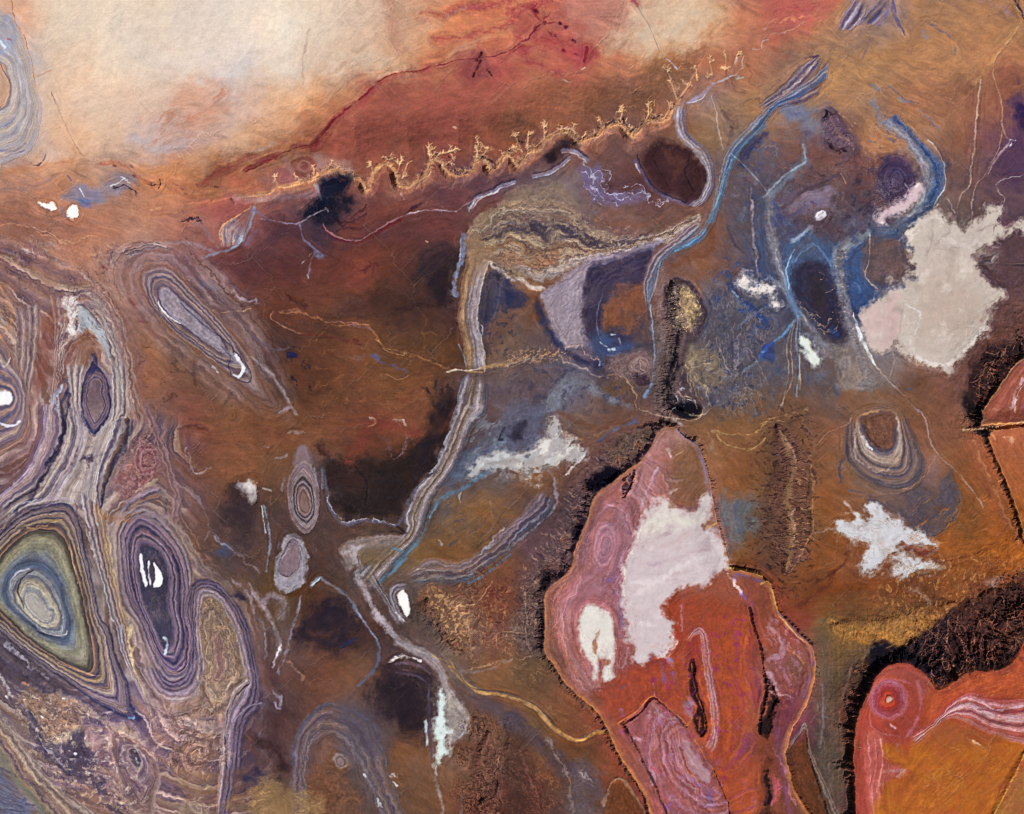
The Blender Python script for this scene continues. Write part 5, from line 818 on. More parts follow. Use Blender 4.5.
for s, w, c in (("C2 452,38 472,62 440,76", 1.6, "dcccc4"), ("C2 548,45 590,50 612,75", 1.3, "a8a0a0"), ("C2 590,50 608,70", 1.4, "d8d0d0"), ("C2 602,90 600,150 560,205 540,190", 1.2, "7c5c60"), ("C2 480,120 530,130 540,170", 1.6, "5c4450"), ("C2 320,105 400,70 460,90", 1, "7a4c38"), ("C2 90,20 130,0", 2.5, "948084"), ("C2 130,85 180,95", 3, "94807c"), ("C2 30,150 50,165", 2, "8a7874"), ("C2 70,215 120,180", 1.4, "8a8080"), ("C2 260,150 290,190", 6, "3c2422"), ("C2 370,200 470,60 640,100", 9, "6e3420")): ST(s, w, c, .75, .9, 2, .7)
od = T('ringed_rock_dome', 'tall oval dome of lilac and black rings left of the largest black hill', 'rock dome', 'ringed rock domes')
PG("C2 160,158 203,158 218,235 148,235", "7c686c", .85, 2, 1, .8); ST("C2 160,218 212,220", .8, "4a3a3c", .8)
RG("C2 188,340 205,368 202,412 180,392", "C2 192,212 222,238 252,320 248,432 217,492 185,493 150,452 128,380 128,290 158,230", "7a625c,6c5450,8a706c,443a40,7c6c70,383038,80706c,8e7c80,74606a,8a7876", 1, 1.2, 1, 24, .1, lab=od, relief=.7)
for s in ("C2 232,240 245,310", "C2 262,250 268,320", "C2 105,330 110,280"): ST(s, 1.6, "8a8494", .7, .9, 1, .7)
oe = T('ringed_rock_dome', 'smaller oval dome with a pale frayed border just below the tall oval', 'rock dome', 'ringed rock domes')
PG("C2 120,505 172,508 203,580 202,660 150,732 90,727 72,670 88,570", "8c848c", .95, 1.5, 2, 1.2, grain=.15, lab=oe); PG("C2 150,522 172,560 162,640 120,672 93,642 110,560", "7a666c", 1, 1, 1, .8, grain=.12, lab=oe); ST("C2 150,520 175,560 163,640 122,676 92,645 108,560 150,520", .8, "3a343c", .85, .9, 2); ST("C2 82,695 110,722 152,702 185,640", 2, "9c949e", .8, .9, 2, .8)
for s, w, c in (("C2 30,390 50,470 57,540 40,650", 1.6, "8094a4"), ("C2 20,390 40,500", 1, "c0ccd4"), ("C2 30,770 60,750 110,780 100,830", 6, "84767e"), ("C2 -10,740 30,800", 4, "8a7c84"), ("C2 220,710 252,680 292,702 372,762 412,830", 2.4, "868c9c"), ("C2 225,708 258,680", 1, "c0d0d8"), ("C2 130,560 100,600", 1, "a8a0a4"), ("C2 180,750 160,814", 1.6, "84808c"), ("C2 60,440 130,500 180,520", 2, "58464a"), ("C2 30,320 60,330", 1.6, "b0a8a8")): ST(s, w, c, .8, .9, 1, .6)
PG("C2 335,562 400,520 500,510 590,518 545,572 470,615 410,620 372,650", "80706c", .9, 2, 1, 1, grain=.15); PG("C2 410,570 520,545 560,560 500,620 440,640 400,650", "6a5640", .8, 4, 2, 1); ST("C2 420,520 500,510 580,515", 1.5, "8a7a7c", .7, .9, 1)
ST("C2 352,575 398,560 385,600 420,632 402,670 430,722 462,790 490,830 D2 540,90 560,110", 4.4, "a0959a", .9, .8, 1, .6, h=.4); ST("C2 405,560 430,545", 2.5, "a89ea2", .8); ST("C2 405,590 420,640", 1, "4a4046", .7)
BD("C2 440,680 500,760 540,830 D2 560,60", "C2 470,640 510,720 560,800 D2 620,40", "5c5468,8a7c78,6a5c5c,948884,4c4448,7a6c6c", .9, 1.2, 1, 30, .1); ST("C2 540,560 600,585 560,640 500,692", 2, "5c7488", .85, .8, 1)
ST("C2 725,370 692,430 662,510 602,580 542,650 500,692", 3, "587488", .85, .8, 1, .5); ST("C2 720,385 690,440", 1, "86a4b0", .7); ST("C2 1030,165 900,270 820,320 740,362 712,392", 3.6, "52708a", .8, .8, 2, .6); ST("C2 1030,80 930,150 860,180 800,240 770,300", 8, "40587c", .5, 1, 3)
PG("C2 780,260 860,220 950,160 1030,120 1030,170 900,220 840,290", "5a6474", .6, 5, 3, 1)
PG('C2 860,130 1021,20 C3 100,-10 150,60 60,180 C2 1000,200 900,215 800,280', '5c6272', .7, 6, 3, 1.4, grain=.12); MOT('C2 820,60 1021,0 C3 200,0 200,230 C2 900,280', '7a8490', .55, 9, .0, .3, 12, ang=-40, st=2, seed=1011)
fw = T('salt_flat', 'feathery white salt flat fanning west of the pink mesa tip', 'salt flat', 'salt flats', 'salt')
PG("C2 862,248 900,208 960,190 1021,185 C3 60,188 120,130 150,92 182,62 195,112 250,160 302,175 280,202 200,212 140,222 100,280 68,292 100,240 20,250 C2 960,240 900,252 868,265", "b4b4b6", .8, 3, 2, 2.2, grain=.08, lab=fw, fringe=3.0); MOT("C2 900,210 1021,180 C3 60,180 180,100 300,175 150,215 0,240 C2 900,250", "dcd8d2", .9, 10, -.05, .4, 8, ang=-35, st=2, seed=1012)
ST("C2 900,235 980,215 C3 60,210", 2, "8a8078", .6, .9, 3, 1); ST("C3 150,50 180,45 215,110 245,125", 1.6, "b8aca8", .8, .9, 3, 1); ST("C3 150,60 155,100 200,120", 1.2, "a89c98", .8, .9, 3); ST("C3 215,265 250,230 290,190", 1.4, "e4dcd4", .9, .8, 1, .8); ST("C3 20,195 100,160 150,130", 3, "d8d4d0", .7, 1, 2)
for s in ("C2 990,80 965,130", "C2 970,130 985,125"): ST(s, 1.8, "161420", .85, .8, 1, .8)
for s, w, c in (("C2 820,340 815,390", 1.2, "a0a0a0"), ("C2 725,530 735,545", 1.6, "a8a4a8"), ("C2 940,370 945,440", 1, "9c7a50"), ("C2 770,550 800,530", 2.6, "4c4448"), ("C2 800,460 830,450", 1.5, "4e4650")): ST(s, w, c, .7, .9, 2, .7)
for i in range(90):
    x0 = 256 + (690 + 330 * RNG.random()) / 4; y0 = 408 + (380 + 190 * RNG.random()) / 4; ST(np.array([(x0, y0), (x0 + 5, y0 - 4 + RNG.normal()), (x0 + 9, y0 - 7 + RNG.normal())]), .9, RNG.choice(["8c6434", "503c34", "86582c", "58505a"]), .4, .9, 3, .8)
BD("C2 600,650 700,600 800,610 880,580 950,530 1000,480 1021,460 C3 60,400 130,320", "C2 610,710 750,705 850,695 920,640 1000,580 C3 40,520 150,420 178,310", "7c686c,8c7c84,5c5058,80727a,484250,423c4c,7c7c86,3c465a,4c4850", .82, 3, 2, 40, .12, lab=T("bedded_rock_ridge", "slanting lilac and dark blue ridge of beds below the feathery salt flat", "rock ridge"))
ST("C2 850,700 920,660 1015,585", 1.6, "4a6c90", .85); ST("C2 900,580 950,530 985,485", 1.8, "a8a4aa", .75, .9, 2); ST("C2 640,640 740,650", .9, "b0a8ac", .7)
PG("C2 563,748 592,728 617,800 602,835 578,795", "ece8e2", 1, .8, 1, .7, lab=T('salt_patch', 'white egg-shaped salt patch wrapped in lilac beds beside the fanned ridge', 'salt patch', sp, 'salt'))
BD("C2 600,700 545,710 530,750 560,830 D2 590,60", "C2 610,725 565,730 555,760 590,845 D2 620,40", "7c747c,98929a,5c545c,8a8088", .95, 1, 1); ST("D2 560,10 590,45", 1.6, "d8d4d4", .9, .8, 1, .6); ST("D2 600,0 612,12", 1.4, "e8e4e0", .9)
dh2 = T('dark_hill', 'black hollow hill under an arch of pale bluish beds, left of centre below', 'hill', dp)
PG("C2 200,830 262,775 330,768 385,800 D2 402,60 390,132 330,162 240,150 150,135 168,80 C2 190,850", "211a26", .86, 9, 3, 1.4, lab=dh2); ST("D2 230,90 290,110", 9, "4c302a", .75, 1, 3); ST("D2 340,150 400,110", 2, "20284c", .8)
ST("D2 380,-30 440,60 482,120 492,180 470,240 410,300", 2, "5e6684", .85, .8, 1, .5); ST("D2 400,0 440,60 482,118", 1, "9498a4", .7, .9, 1)
for s, w, c in (("D2 170,-10 140,80 120,180 90,255", 2, "7c7482"), ("D2 35,100 42,200", 1.4, "8a8a98"), ("D2 30,-10 70,60 90,130", 3.4, "8c7e84"), ("D2 0,20 40,80", 1.2, "74707c"), ("D2 70,235 85,190 95,150", 2.4, "bcb4c0"), ("D2 85,180 100,140", 1.4, "e0d8dc"), ("D2 60,320 90,345 100,340 90,390 72,365", 2.2, "8c8494"), ("D2 20,380 20,450", 3, "5c5058"), ("D2 130,200 190,280", 1.6, "9a7058"), ("D2 220,290 260,270", 2, "7c4c34"), ("D2 0,230 10,320", 2.4, "5c5668")): ST(s, w, c, .75, .9, 2, .7)
dh3 = T('dark_hill', 'soft black hill under a white and lilac hook-shaped bank', 'hill', dp)
PG("D2 470,290 530,245 620,235 695,268 702,330 682,410 625,485 560,452 495,370", "221921", .88, 12, 3, 1.4, lab=dh3); ST("D2 560,250 640,262 690,300", 1.5, "54465a", .7, .9, 1); ST("D2 590,240 605,242", 1.2, "b0645c", .8)
BD("D2 560,110 600,165 640,190 690,225 715,260", "D2 560,60 620,130 700,170 740,215 775,310 850,440", "5c505c,a89ca0,8a7e82,a49896,948a8a", .6, 1.5, 1)
ST("D2 470,10 530,80 548,95", 4.5, "a0949a", .9, .8, 1, .4); ST("D2 570,130 640,165 705,195 735,240 762,310 800,380", 5.6, "958a8c", .9, .8, 1, .4); PG("D2 765,320 830,395 857,460 812,532 778,522 755,440", "9a8e88", .9, 2.5, 2, 1.2, grain=.2)
ST("D2 538,210 560,195 600,188 655,208", 2.1, "d8d0d0", .9, .8, 2, .9); ST("D2 560,215 640,218 690,250", 1.6, "6c5a6c", .7)
ws = T('salt_strip', 'long thin mint-white salt strip hanging from the lilac bank east of a black hill', 'salt patch', sp, 'salt')
PG("D2 733,318 745,350 757,460 778,490 755,495 755,552 778,570 742,582 722,622 710,612 724,540 708,490 720,420 727,360", "d2e2de", .95, 1, 1, 1.2, lab=ws, fringe=1.6); ST("D2 675,445 682,535", 2, "b8c4cc", .85, .8, 1, .6); ST("D2 690,300 690,420 700,600", 1.6, "4a4a60", .7); ST("D2 713,610 718,680 740,760 748,830", 2.4, "8c817e", .85, .9, 1, .6); ST("D2 715,620 720,660", 1.2, "ccd0d0", .8)
ST("D2 825,740 820,830", 2, "6c5c60", .7)
fr = T('gullied_ridge', 'short fan-gullied brown ridge facing the egg-shaped salt patch', 'ridge', 'gullied ridges')
PG("C2 670,720 740,700 830,760 D2 870,40 860,140 800,175 740,110 680,40 C2 640,790", "6c4a38", .8, 3, 2, 1, grain=.25, lab=fr)
GUL("C2 690,770 D2 680,10 720,70 760,120 800,165", 12, 18, 4, .5, 1.1, seed=141)
MOT("C2 670,740 D2 690,-20 740,60 830,150 800,175 680,40", "14101a", .85, 3.5, 0, .3, 4, ang=50, st=1.2, seed=1031); MOT("C2 690,720 830,770 D2 860,80 830,150 740,60 700,-10", "bc9264", .75, 3, 0, .2, 4, ang=-40, st=1.8, seed=1032)
MOT("C2 660,660 1000,640 D2 1000,120 860,200", "9c7450", .45, 5, 0, .1, 10, vein=True, ang=70, st=1.6, seed=1033)
PG("D2 560,90 640,70 720,190 820,240 760,250 660,150", "6c5654", .5, 6, 3, 1)
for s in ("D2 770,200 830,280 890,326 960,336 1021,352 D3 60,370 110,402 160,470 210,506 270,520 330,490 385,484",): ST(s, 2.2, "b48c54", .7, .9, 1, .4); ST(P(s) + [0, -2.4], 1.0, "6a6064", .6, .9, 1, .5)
ST("D2 700,180 760,210 800,260 870,330", 1.2, "a8885c", .6, .9, 2); ST("D2 810,245 900,240 1021,200", 1.6, "80706c", .6, .9, 2)
PG("D2 860,345 950,360 1040,410 1040,480 940,420 880,390", "54444c", .8, 4, 2, 1)
for i in range(150):     # red-brown rills
    x0 = 256 + (840 + 190 * RNG.random()) / 4; y0 = 610 + (430 + 390 * RNG.random()) / 4; aa = .9 + RNG.normal(0, .8)
    ST(np.array([(x0, y0), (x0 + 3 * math.cos(aa), y0 + 3 * math.sin(aa)), (x0 + 6 * math.cos(aa + .4), y0 + 6 * math.sin(aa + .4))]), .9, RNG.choice(["9a5a34", "2e1812", "84482a", "241412", "a8683c"]), .6, .9, 2, .8, h=.7)
for i in range(150):
    x0 = 256 + (800 + 220 * RNG.random()) / 4; y0 = 408 + (700 + 240 * RNG.random()) / 4; aa = 2 + RNG.normal(0, .8)
    ST(np.array([(x0, y0), (x0 + 2.5 * math.cos(aa), y0 + 2.5 * math.sin(aa)), (x0 + 5 * math.cos(aa + .4), y0 + 5 * math.sin(aa + .4))]), .9, RNG.choice(["a86c48", "4a2a22", "8c5238", "54322a", "b07c54"]), .55, .9, 2, .8, h=.6)
GUL("D2 930,490 900,600 930,680 960,720 900,770", 10, 12, 3.5, .6, 1.1, dark="5c301c", da=.6, crest="8a5430", seed=151, lab=T('gullied_ridge', 'low red brown ridge of hooked gullies left of the pink mesa foot', 'ridge', 'gullied ridges')); ST("D2 960,680 950,740 890,775", 1.6, "1c0e0e", .85)
ar = T('banded_rock_arch', 'arch of blue grey and lilac rock beds open to the lower edge', 'rock fold')
BD("D2 145,840 142,640 160,515 212,415 285,368 375,398 455,450 505,560 540,680 600,840", "D2 215,840 205,700 212,600 232,532 292,502 352,542 402,612 432,700 490,840", "4c5468,6a5448,78686a,54485a,5c5258,80706c,544e5c,7c7074,5a4a4c", .72, 4, 2, 50, .14, lab=ar, relief=.5, jit=.06)
PG("D2 300,390 380,400 460,460 500,570 440,560 360,470", "4c444e", .7, 5, 2, 1); ST("D2 150,640 165,520 220,420 285,372", 2.2, "4a5c80", .5, 1, 2); PG("D2 225,640 290,560 350,590 400,700 430,830 215,830", "6a4630", .8, 4, 3, 1.2, grain=.35); RG("D2 330,600 345,605 340,620", "D2 300,590 350,580 370,620 330,640", "8a7a7c,5c4c4c,948484", .7, 2, 2)
for s in ("D2 480,745 488,775 500,790", "D2 430,660 440,670", "D2 540,660 560,700", "D2 545,655 565,665"): ST(s, 1.3, "ccd0d4", .85, .8, 2, .8)
PG("D2 -20,730 30,650 80,690 180,730 260,770 200,840 -20,840", "8a6c46", .75, 6, 3, 1.2)
MOT("D2 -20,700 100,660 260,760 200,830 -20,830", "b8925c", .6, 7, 0, .12, 10, vein=True, ang=10, st=2.5, seed=1021)
ST("D2 -20,640 20,650", 6, "24203c", .7, 1, 3); ST("D2 60,100 50,190 80,300", 8, "3a2c30", .4, 1, 3); ST("D2 0,540 80,560 100,620", 8, "2c1a1a", .7, 1, 3)
# ================================================================== south-east plain: U-shaped dome, crescent, star pan
ud = T('ringed_rock_dome', 'horseshoe shaped banded dome hanging open to the north on orange sand', 'rock dome', 'ringed rock domes')
RG("C4 372,40 420,20 500,28 500,140 460,165 410,140 382,90", "C4 330,10 305,110 306,190 350,262 430,315 530,338 602,302 628,230 602,150 562,60 520,-10 430,-20",
   "4a4250,5c5460,a09088,948070,4c4650,8c7468,4c4450,80685c,4a444c,5c4c48", .88, 2.5, 1, 30, .1, lab=ud, relief=.6)
PG("C4 310,-60 560,-60 575,20 500,45 440,18 380,30 325,50", "7c5438", .8, 4, 3, 1.4)
PG("C4 372,40 420,20 500,28 500,140 460,165 410,140 382,90", "6e4a38", .95, 1.5, 2, 1, grain=.3, lab=ud); ST("C4 375,60 395,100 420,140 455,160", 1.6, "34303c", .8, .8, 2, .9); ST("C4 375,108 395,145 415,165", 2.2, "d4d0d2", .9, .8, 2, .7)
ST("C4 510,30 530,120 520,200 470,250 400,240 350,180 340,80", 1.6, "b09684", .8, .9, 2, .8); ST("C4 380,20 440,10", 1.4, "b08c68", .7, .9, 2)
ST("C4 310,180 290,240 285,290", 2.4, "4a4454", .8, .9, 2); ST("C4 320,330 400,350 420,380", 2, "5c505c", .7, .9, 2); ST("C4 420,350 520,335 600,300 660,200", 1.2, "a0745c", .6, .9, 2)
cr = T('crescent_hill', 'grey blue crescent hill curled around the star-shaped salt pan', 'hill')
PG("C4 735,250 757,310 762,370 732,450 682,502 620,508 560,472 505,420 440,395 400,362 480,378 560,400 640,390 680,340 700,280", "564b50", .92, 3, 2, 1.2, grain=.15, lab=cr); ST("C4 520,420 600,440 680,420 730,340", 2.5, "48424e", .6, .9, 2); ST("C4 600,505 690,498 740,430", 1.4, "3c343a", .7, .9, 2)
star = T('salt_flat', 'star-shaped bright white salt flat on orange sand under the crescent hill', 'salt flat', 'salt flats', 'salt')
PG("C4 278,448 312,460 352,440 340,418 382,450 412,430 398,398 442,393 472,430 470,450 520,448 572,490 642,520 658,555 600,547 562,540 540,522 530,560 560,602 622,612 690,642 600,652 530,672 503,658 522,620 490,585 460,602 440,642 400,658 368,635 392,600 402,550 370,528 330,532 293,500", "c6c6ca", 1, 1.3, 2, 1.8, lab=star, fringe=2.4)
for s, w, c in (("C4 540,530 600,565 670,605", 2.2, "7c3e36"), ("C4 430,500 470,560 520,600", 3, "c4b8b4"), ("C4 310,380 330,400 320,420", 2.2, "bca8a0"), ("C4 385,385 392,400", 1.6, "e0dcdc"), ("C4 690,610 700,615", 1.2, "d4d0d0"), ("C4 560,560 620,590 660,570", 3, "5c3430"), ("C4 660,645 695,635", 1, "c88850"), ("C4 170,500 280,470", 1.6, "94786c"), ("C4 320,540 302,620 222,670 190,700", 2.4, "4a2a20"), ("C4 260,650 200,740 120,790", 4, "5a2c1c"), ("C4 900,535 830,580 700,622 640,600", 1.4, "5a2c18"), ("C4 880,560 800,610 700,650", 1.2, "6a3418"), ("C4 180,190 60,300 40,380", 1, "a4806c"), ("C4 330,40 230,110 170,200", 1.2, "a47c68"), ("C4 0,40 100,20 160,0", 1.5, "a88054"), ("C4 -30,60 60,50", 1, "b08a58")):
    ST(s, w, c, .75, .9, 2, .7)
for i in range(130):
    x0 = 768 + (560 + 440 * RNG.random()) / 4; y0 = 408 + (370 + 300 * RNG.random()) / 4; aa = -.45 + RNG.normal(0, .2)
    ST(np.array([(x0, y0), (x0 + 5, y0 + 5 * math.tan(aa)), (x0 + 10, y0 + 10 * math.tan(aa - .1))]), .9, RNG.choice(["b06a28", "7a4018", "a86424", "8a5030"]), .45, .9, 2, .7, taper=True, h=.3)
g2 = T('gullied_ridge', 'faint pinkish gullied ridge between the pink mesa and the star-shaped pan', 'ridge', 'gullied ridges')
PG("C4 40,60 90,200 150,240 175,400 165,520 100,640 20,660 -60,600 -40,420 0,250 20,150", "503830", .6, 5, 2, 1, grain=.25)
GUL("C4 40,80 80,170 100,240 75,370 92,450 90,560 70,650", 24, 22, 4, .9, 1.2, dark="57382f", da=.7, crest="94704a", seed=161, lab=g2); ST("C4 45,90 85,150 105,240", 1.8, "9a7464", .75, .9, 2); ST("C4 95,400 100,470 95,560", 1.6, "a8867c", .7, .9, 2, .9); ST("C4 170,210 180,400 165,520 100,640", 1.4, "b07c4c", .55, .9, 2, .8)
for i in range(60):
    x0 = 768 + (95 + 75 * RNG.random()) / 4; y0 = 408 + (240 + 340 * RNG.random()) / 4; ST(np.array([(x0, y0), (x0 + 4, y0 + 1.2)]), .8, RNG.choice(["b08850", "503020"]), .6, .9, 2, .6, h=.5)
for i in range(60):
    x0 = 768 + (-20 + 105 * RNG.random()) / 4; y0 = 408 + (400 + 240 * RNG.random()) / 4; ST(np.array([(x0, y0), (x0 + 4, y0 + 1.4)]), .9, RNG.choice(["2c1c1e", "3a2424", "8a644c"]), .6, .9, 2, .6, h=-.5)
PG("C3 830,350 900,340 960,380 970,470 920,530 860,570 835,470", "5b6066", .7, 6, 3, 2, grain=.2); ST("C3 900,360 910,480", 4, "4c5a6c", .6, 1, 3); ST("C3 830,450 990,430", 2, "66666a", .5, .9, 3); ST("C3 770,100 800,170", 2.4, "8a7c74", .5, 1, 3)
for s in ("C3 790,95 880,107 960,100 1030,45", "C3 820,110 870,150 950,165 1021,120", "C3 940,105 980,90"): ST(s, 1.3, "ac8a5c", .75, .9, 2, .7)
for s, w, c in (("C3 500,-5 560,20 640,42 690,52 745,42 765,-5", 1.1, "b09c7c"), ("C3 640,40 680,75", 2, "8a8480"), ("C3 120,230 170,282 177,360 140,430 60,510 -20,565", 1.9, "8c8a92"), ("C3 60,95 10,100", 2, "282838"), ("C3 500,40 380,100 340,130", 2.6, "4c5a78"), ("C3 250,130 350,100 480,30", 1.2, "8a6a4c"), ("C3 200,20 330,80 440,50", 4, "68442e")): ST(s, w, c, .75, .9, 2, .6)
PG("C3 -20,-20 140,-20 120,90 60,150 -20,170", "525060", .75, 5, 3, 1.2, grain=.15); PG("C3 -10,70 60,60 40,110 -10,105", "2a2838", .8, 3, 3)
# the slope west of the pink mesa: apron of dark scree
PG("C3 640,55 560,70 430,110 380,170 330,210 280,300 220,420 120,560 60,680 20,830 D3 0,60 60,180 130,170 C3 140,760 260,560 320,380 430,270 520,190", "5e4a44", .8, 5, 2, 1, grain=.3)
for i in range(260):
    t = RNG.random(); q = P("C3 560,90 400,180 290,300 240,400 150,560 90,700 60,800"); q = spline(q); k = int(t * (len(q) - 1)); o = q[k] + RNG.normal(0, 9, 2)
    ST(np.array([o, o + [2.5, 2], o + [5, 3.4]]), .8, RNG.choice(["8c7466", "3c2c2e", "7c6458", "a08468", "2e2026"]), .55, .9, 2, .7, h=.5)
PG("C3 560,80 480,90 400,120 370,180 420,230 480,200 540,140", "66503a", .6, 3, 2, 1, grain=.4)

MOT("C3 560,90 400,140 280,330 160,560 20,760 D3 60,180 130,150 C3 140,760 260,540 330,360 450,250", "a8866a", .6, 5, 0, .1, 10, vein=True, ang=40, st=2, seed=981); MOT("C3 560,90 400,140 280,330 160,560 20,760 D3 60,180 130,150 C3 140,760 260,540 330,360 450,250", "2a1e22", .6, 4, .1, .25, 10, seed=982)
MOT("D2 640,0 1021,0 1021,200 860,220", "b08a64", .6, 8, 0, .07, 12, vein=True, seed=983); MOT("C2 640,640 1021,640 1021,814 640,814", "a07450", .55, 8, 0, .07, 12, vein=True, seed=984); MOT("C2 820,640 1021,620 1021,814 900,814", "4a2420", .6, 8, .1, .3, 12, seed=985)
MOT("D2 820,430 1021,500 1021,814 820,814", "2c1410", .75, 6, 0, .12, 12, vein=True, ang=60, st=1.6, seed=986); MOT("D2 820,430 1021,500 D3 300,814 D2 820,814", "a8683c", .6, 7, 0, .09, 12, vein=True, ang=70, st=1.6, seed=987)
MOT("D3 0,120 420,450 300,500 0,330", "a88058", .4, 9, 0, .08, 14, vein=True, ang=20, st=2, seed=988); ST("@440,560 30,420 100,490 160,530 270,545 370,590 440,660 520,705 570,715 630,685 665,690", 2.2, "b48854", .8, .9, 1, .3, lab=SF("dry_riverbed")); ST("@440,560 60,420 120,510 260,528 380,580 470,670", .8, "3c3034", .7, .9, 1, .4)
for s in ("@440,560 430,60 350,110 345,250 365,380 410,370", "@440,560 60,190 150,170 210,80", "@440,560 0,120 60,190 110,280 130,370", "@440,560 100,440 220,410 300,400 390,375", "@440,560 250,400 220,300 330,280"): ST(s, .9, "b08c6c", .6, .9, 2, .7)
MOT("C4 -20,60 180,60 180,700 -60,700", "2c1c1c", .6, 4, .08, .25, 12, ang=15, st=2, seed=989); MOT("C4 500,640 1021,600 1021,830 500,830", "c09058", .5, 4, .1, .25, 12, ang=70, st=2, seed=990)
PG("D3 -30,400 60,440 130,500 210,570 250,650 180,660 100,560 -20,490", "4a3c42", .8, 4, 2, 1.4, grain=.2); ST("D3 135,505 180,585 215,660 235,770 240,830", 2.6, "8a7464", .7, .9, 2, 1, h=1); PG("D3 230,620 320,640 385,700 350,830 240,830", "53474b", .75, 5, 3, 1.4, grain=.2); ST("D3 270,650 330,680", 2, "a09490", .6, .9, 3, 1)
ST("D3 365,780 395,695 425,672 455,690 500,760 550,830", 2.4, "94806c", .75, .9, 1, 1, h=1); PG("D3 400,720 430,690 470,720 530,830 380,830", "5e3822", .8, 3, 2, 1, grain=.3); PG("D3 -20,480 80,560 130,700 120,830 -20,830", "4a2a22", .7, 5, 3, 1.2, grain=.3); ST("D3 30,560 70,660 100,740", 2, "7c4c44", .6, .9, 2, 1, h=.8); MOT("D3 -40,480 140,560 140,830 -40,830", "8a4c30", .6, 5, 0, .1, 8, vein=True, ang=60, seed=1001)
# ---- pink mesa
mesa = T('pink_mesa', 'long pink and orange mesa with a gold lit edge, holding two salt pans', 'mesa', 'mesas', empty=True); mtop = PT(mesa, 'plateau_top'); mslo = PT(mesa, 'slope', label='dark gullied slope')
MR = "C3 620,73 580,100 556,150 512,210 470,240 430,272 370,312 330,350 312,400 300,440 276,500 247,570 236,630 200,672 150,712 131,760 130,814 D3 130,85 130,170 160,212 200,272 260,332 330,392 370,452 420,562 470,642 530,742 575,850 D3 700,880 900,900 D4 60,900 180,850 165,814 150,790 100,700 70,600 70,545 100,460 140,400 165,330 185,240 180,170 150,120 90,60 38,0 C4 20,740 -5,690 C3 1005,690 970,660 920,648 872,640 855,580 830,510 812,440 797,350 780,270 760,210 735,150 690,116 650,83"
RIM(MR, [("C3 600,73", 8), ("C3 500,200", 12), ("C3 400,280", 20), ("C3 300,430", 16), ("C3 240,600", 11), ("C3 140,720", 13), ("D3 130,120", 11), ("D3 200,272", 6), ("D3 330,392", 6), ("D3 470,642", 5), ("D3 560,800", 5),
         ("C3 690,116", 3.5), ("C3 780,270", 4), ("C3 855,580", 4), ("C3 970,660", 4), ("C4 10,720", 4), ("D4 150,120", 4), ("D4 165,330", 4), ("D4 70,545", 4), ("D4 100,700", 4)],
    9, .6, 1.2, flank="5c463c", fa=.5, lip="b27648", lipw=6.5, lab=mtop, slope_lab=mslo, seed=211, inner=5, innerw=30, gs=.05, ink="1c141a")
PG("C3 300,292 350,242 400,233 430,258 385,300 325,332 292,322", "100d16", .93, 2.5, 2, 1.2); PG("C3 240,480 290,440 275,500 245,510", "161018", .8, 3, 2, 1.5); PG("C3 120,640 190,650 130,730 110,690", "1c1418", .7, 3, 2, 2); ST("D3 115,20 120,100 110,160", 2.5, "181216", .75, .9, 2, 1)  # near-black patches here and below: dark rock with slope shade painted in
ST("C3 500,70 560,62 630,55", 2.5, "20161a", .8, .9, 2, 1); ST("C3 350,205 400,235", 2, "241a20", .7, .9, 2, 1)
# ground on top of the mesa
PG(spline(P(MR), True), "8a5a4e", .35, 2, 1, .2, sm=False)
PG("C3 620,85 680,120 735,160 775,280 790,345 760,360 720,420 670,395 640,400 600,370 560,390 600,250 640,180 600,120", "7e5a3c", .85, 5, 2, 1.4, grain=.12)
PG("C3 610,80 660,95 730,150 640,150 600,180 560,300 520,420 470,560 440,500 520,220 570,120", "98706a", .7, 5, 2, 1, grain=.12); ST("C3 655,90 700,125 740,165 770,280 800,440 835,530", 2.6, "8c7684", .75, .9, 1); ST("C3 735,160 775,260 797,380", 1.2, "6c5c84", .7, .9, 1)
for s, w, c in (("C3 620,160 630,200", 2.6, "bca498"), ("C3 600,350 660,320", 2, "b89c88"), ("C3 640,270 620,290 680,290", 2.4, "a07c68"), ("C3 580,240 550,300 530,350 500,430", 2, "b4a0b4"), ("C3 640,200 680,170", 1.2, "a88c70"), ("C3 550,365 535,400 525,440", 1.8, "a4343c"), ("C3 490,420 475,465", 1.8, "a83c40"), ("C3 470,455 500,400", 1.2, "b4a4a4"), ("C3 440,440 425,475", 2.2, "d0c4cc"), ("C3 430,480 470,500", 2, "6c4858"), ("C3 350,420 380,390 420,390", 2, "ac8c9c"), ("C3 400,660 390,690", 2.4, "5454a8"), ("C3 370,690 410,680", 1.4, "5a5a9c"), ("C3 420,550 415,650 430,760 D3 440,60", 3, "80748c"), ("C3 440,560 440,700 445,800", 1.6, "a894a4"), ("C3 460,420 440,560", 2.4, "94706c")):
    ST(s, w, c, .8, .9, 1, .6)
BD("C3 480,230 400,400 330,480 310,600 200,700 150,830", "C3 540,230 480,420 430,520 420,640 330,720 260,830", "8c5c48,98685c,8a5c58,a07c80,8a5c5c,9c7470,8a6064", .7, 2, 2, 50, .08)
RG("C3 370,530 385,530 380,570 365,570", "C3 335,490 370,445 412,480 414,560 390,625 345,645 322,590", "a07c80,8a5c5c,b08c90,8a6068,a88890,865a58", .85, 1.5, 1, 20, .08)
BD("D3 150,-20 170,60 180,110 230,220 310,320", "D3 275,-20 275,60 285,150 340,250 360,300", "985c38,a07058,a8807c,8a5c50,a47a74,94604c,a87c78,8c5c48", .85, 1.5, 1, 50, .08); RG("C3 350,770 370,760 380,790", "C3 250,814 260,740 330,700 400,720 420,780 400,820", "9c7070,8a5c54,a87c7c,8c605c", .7, 2, 2)
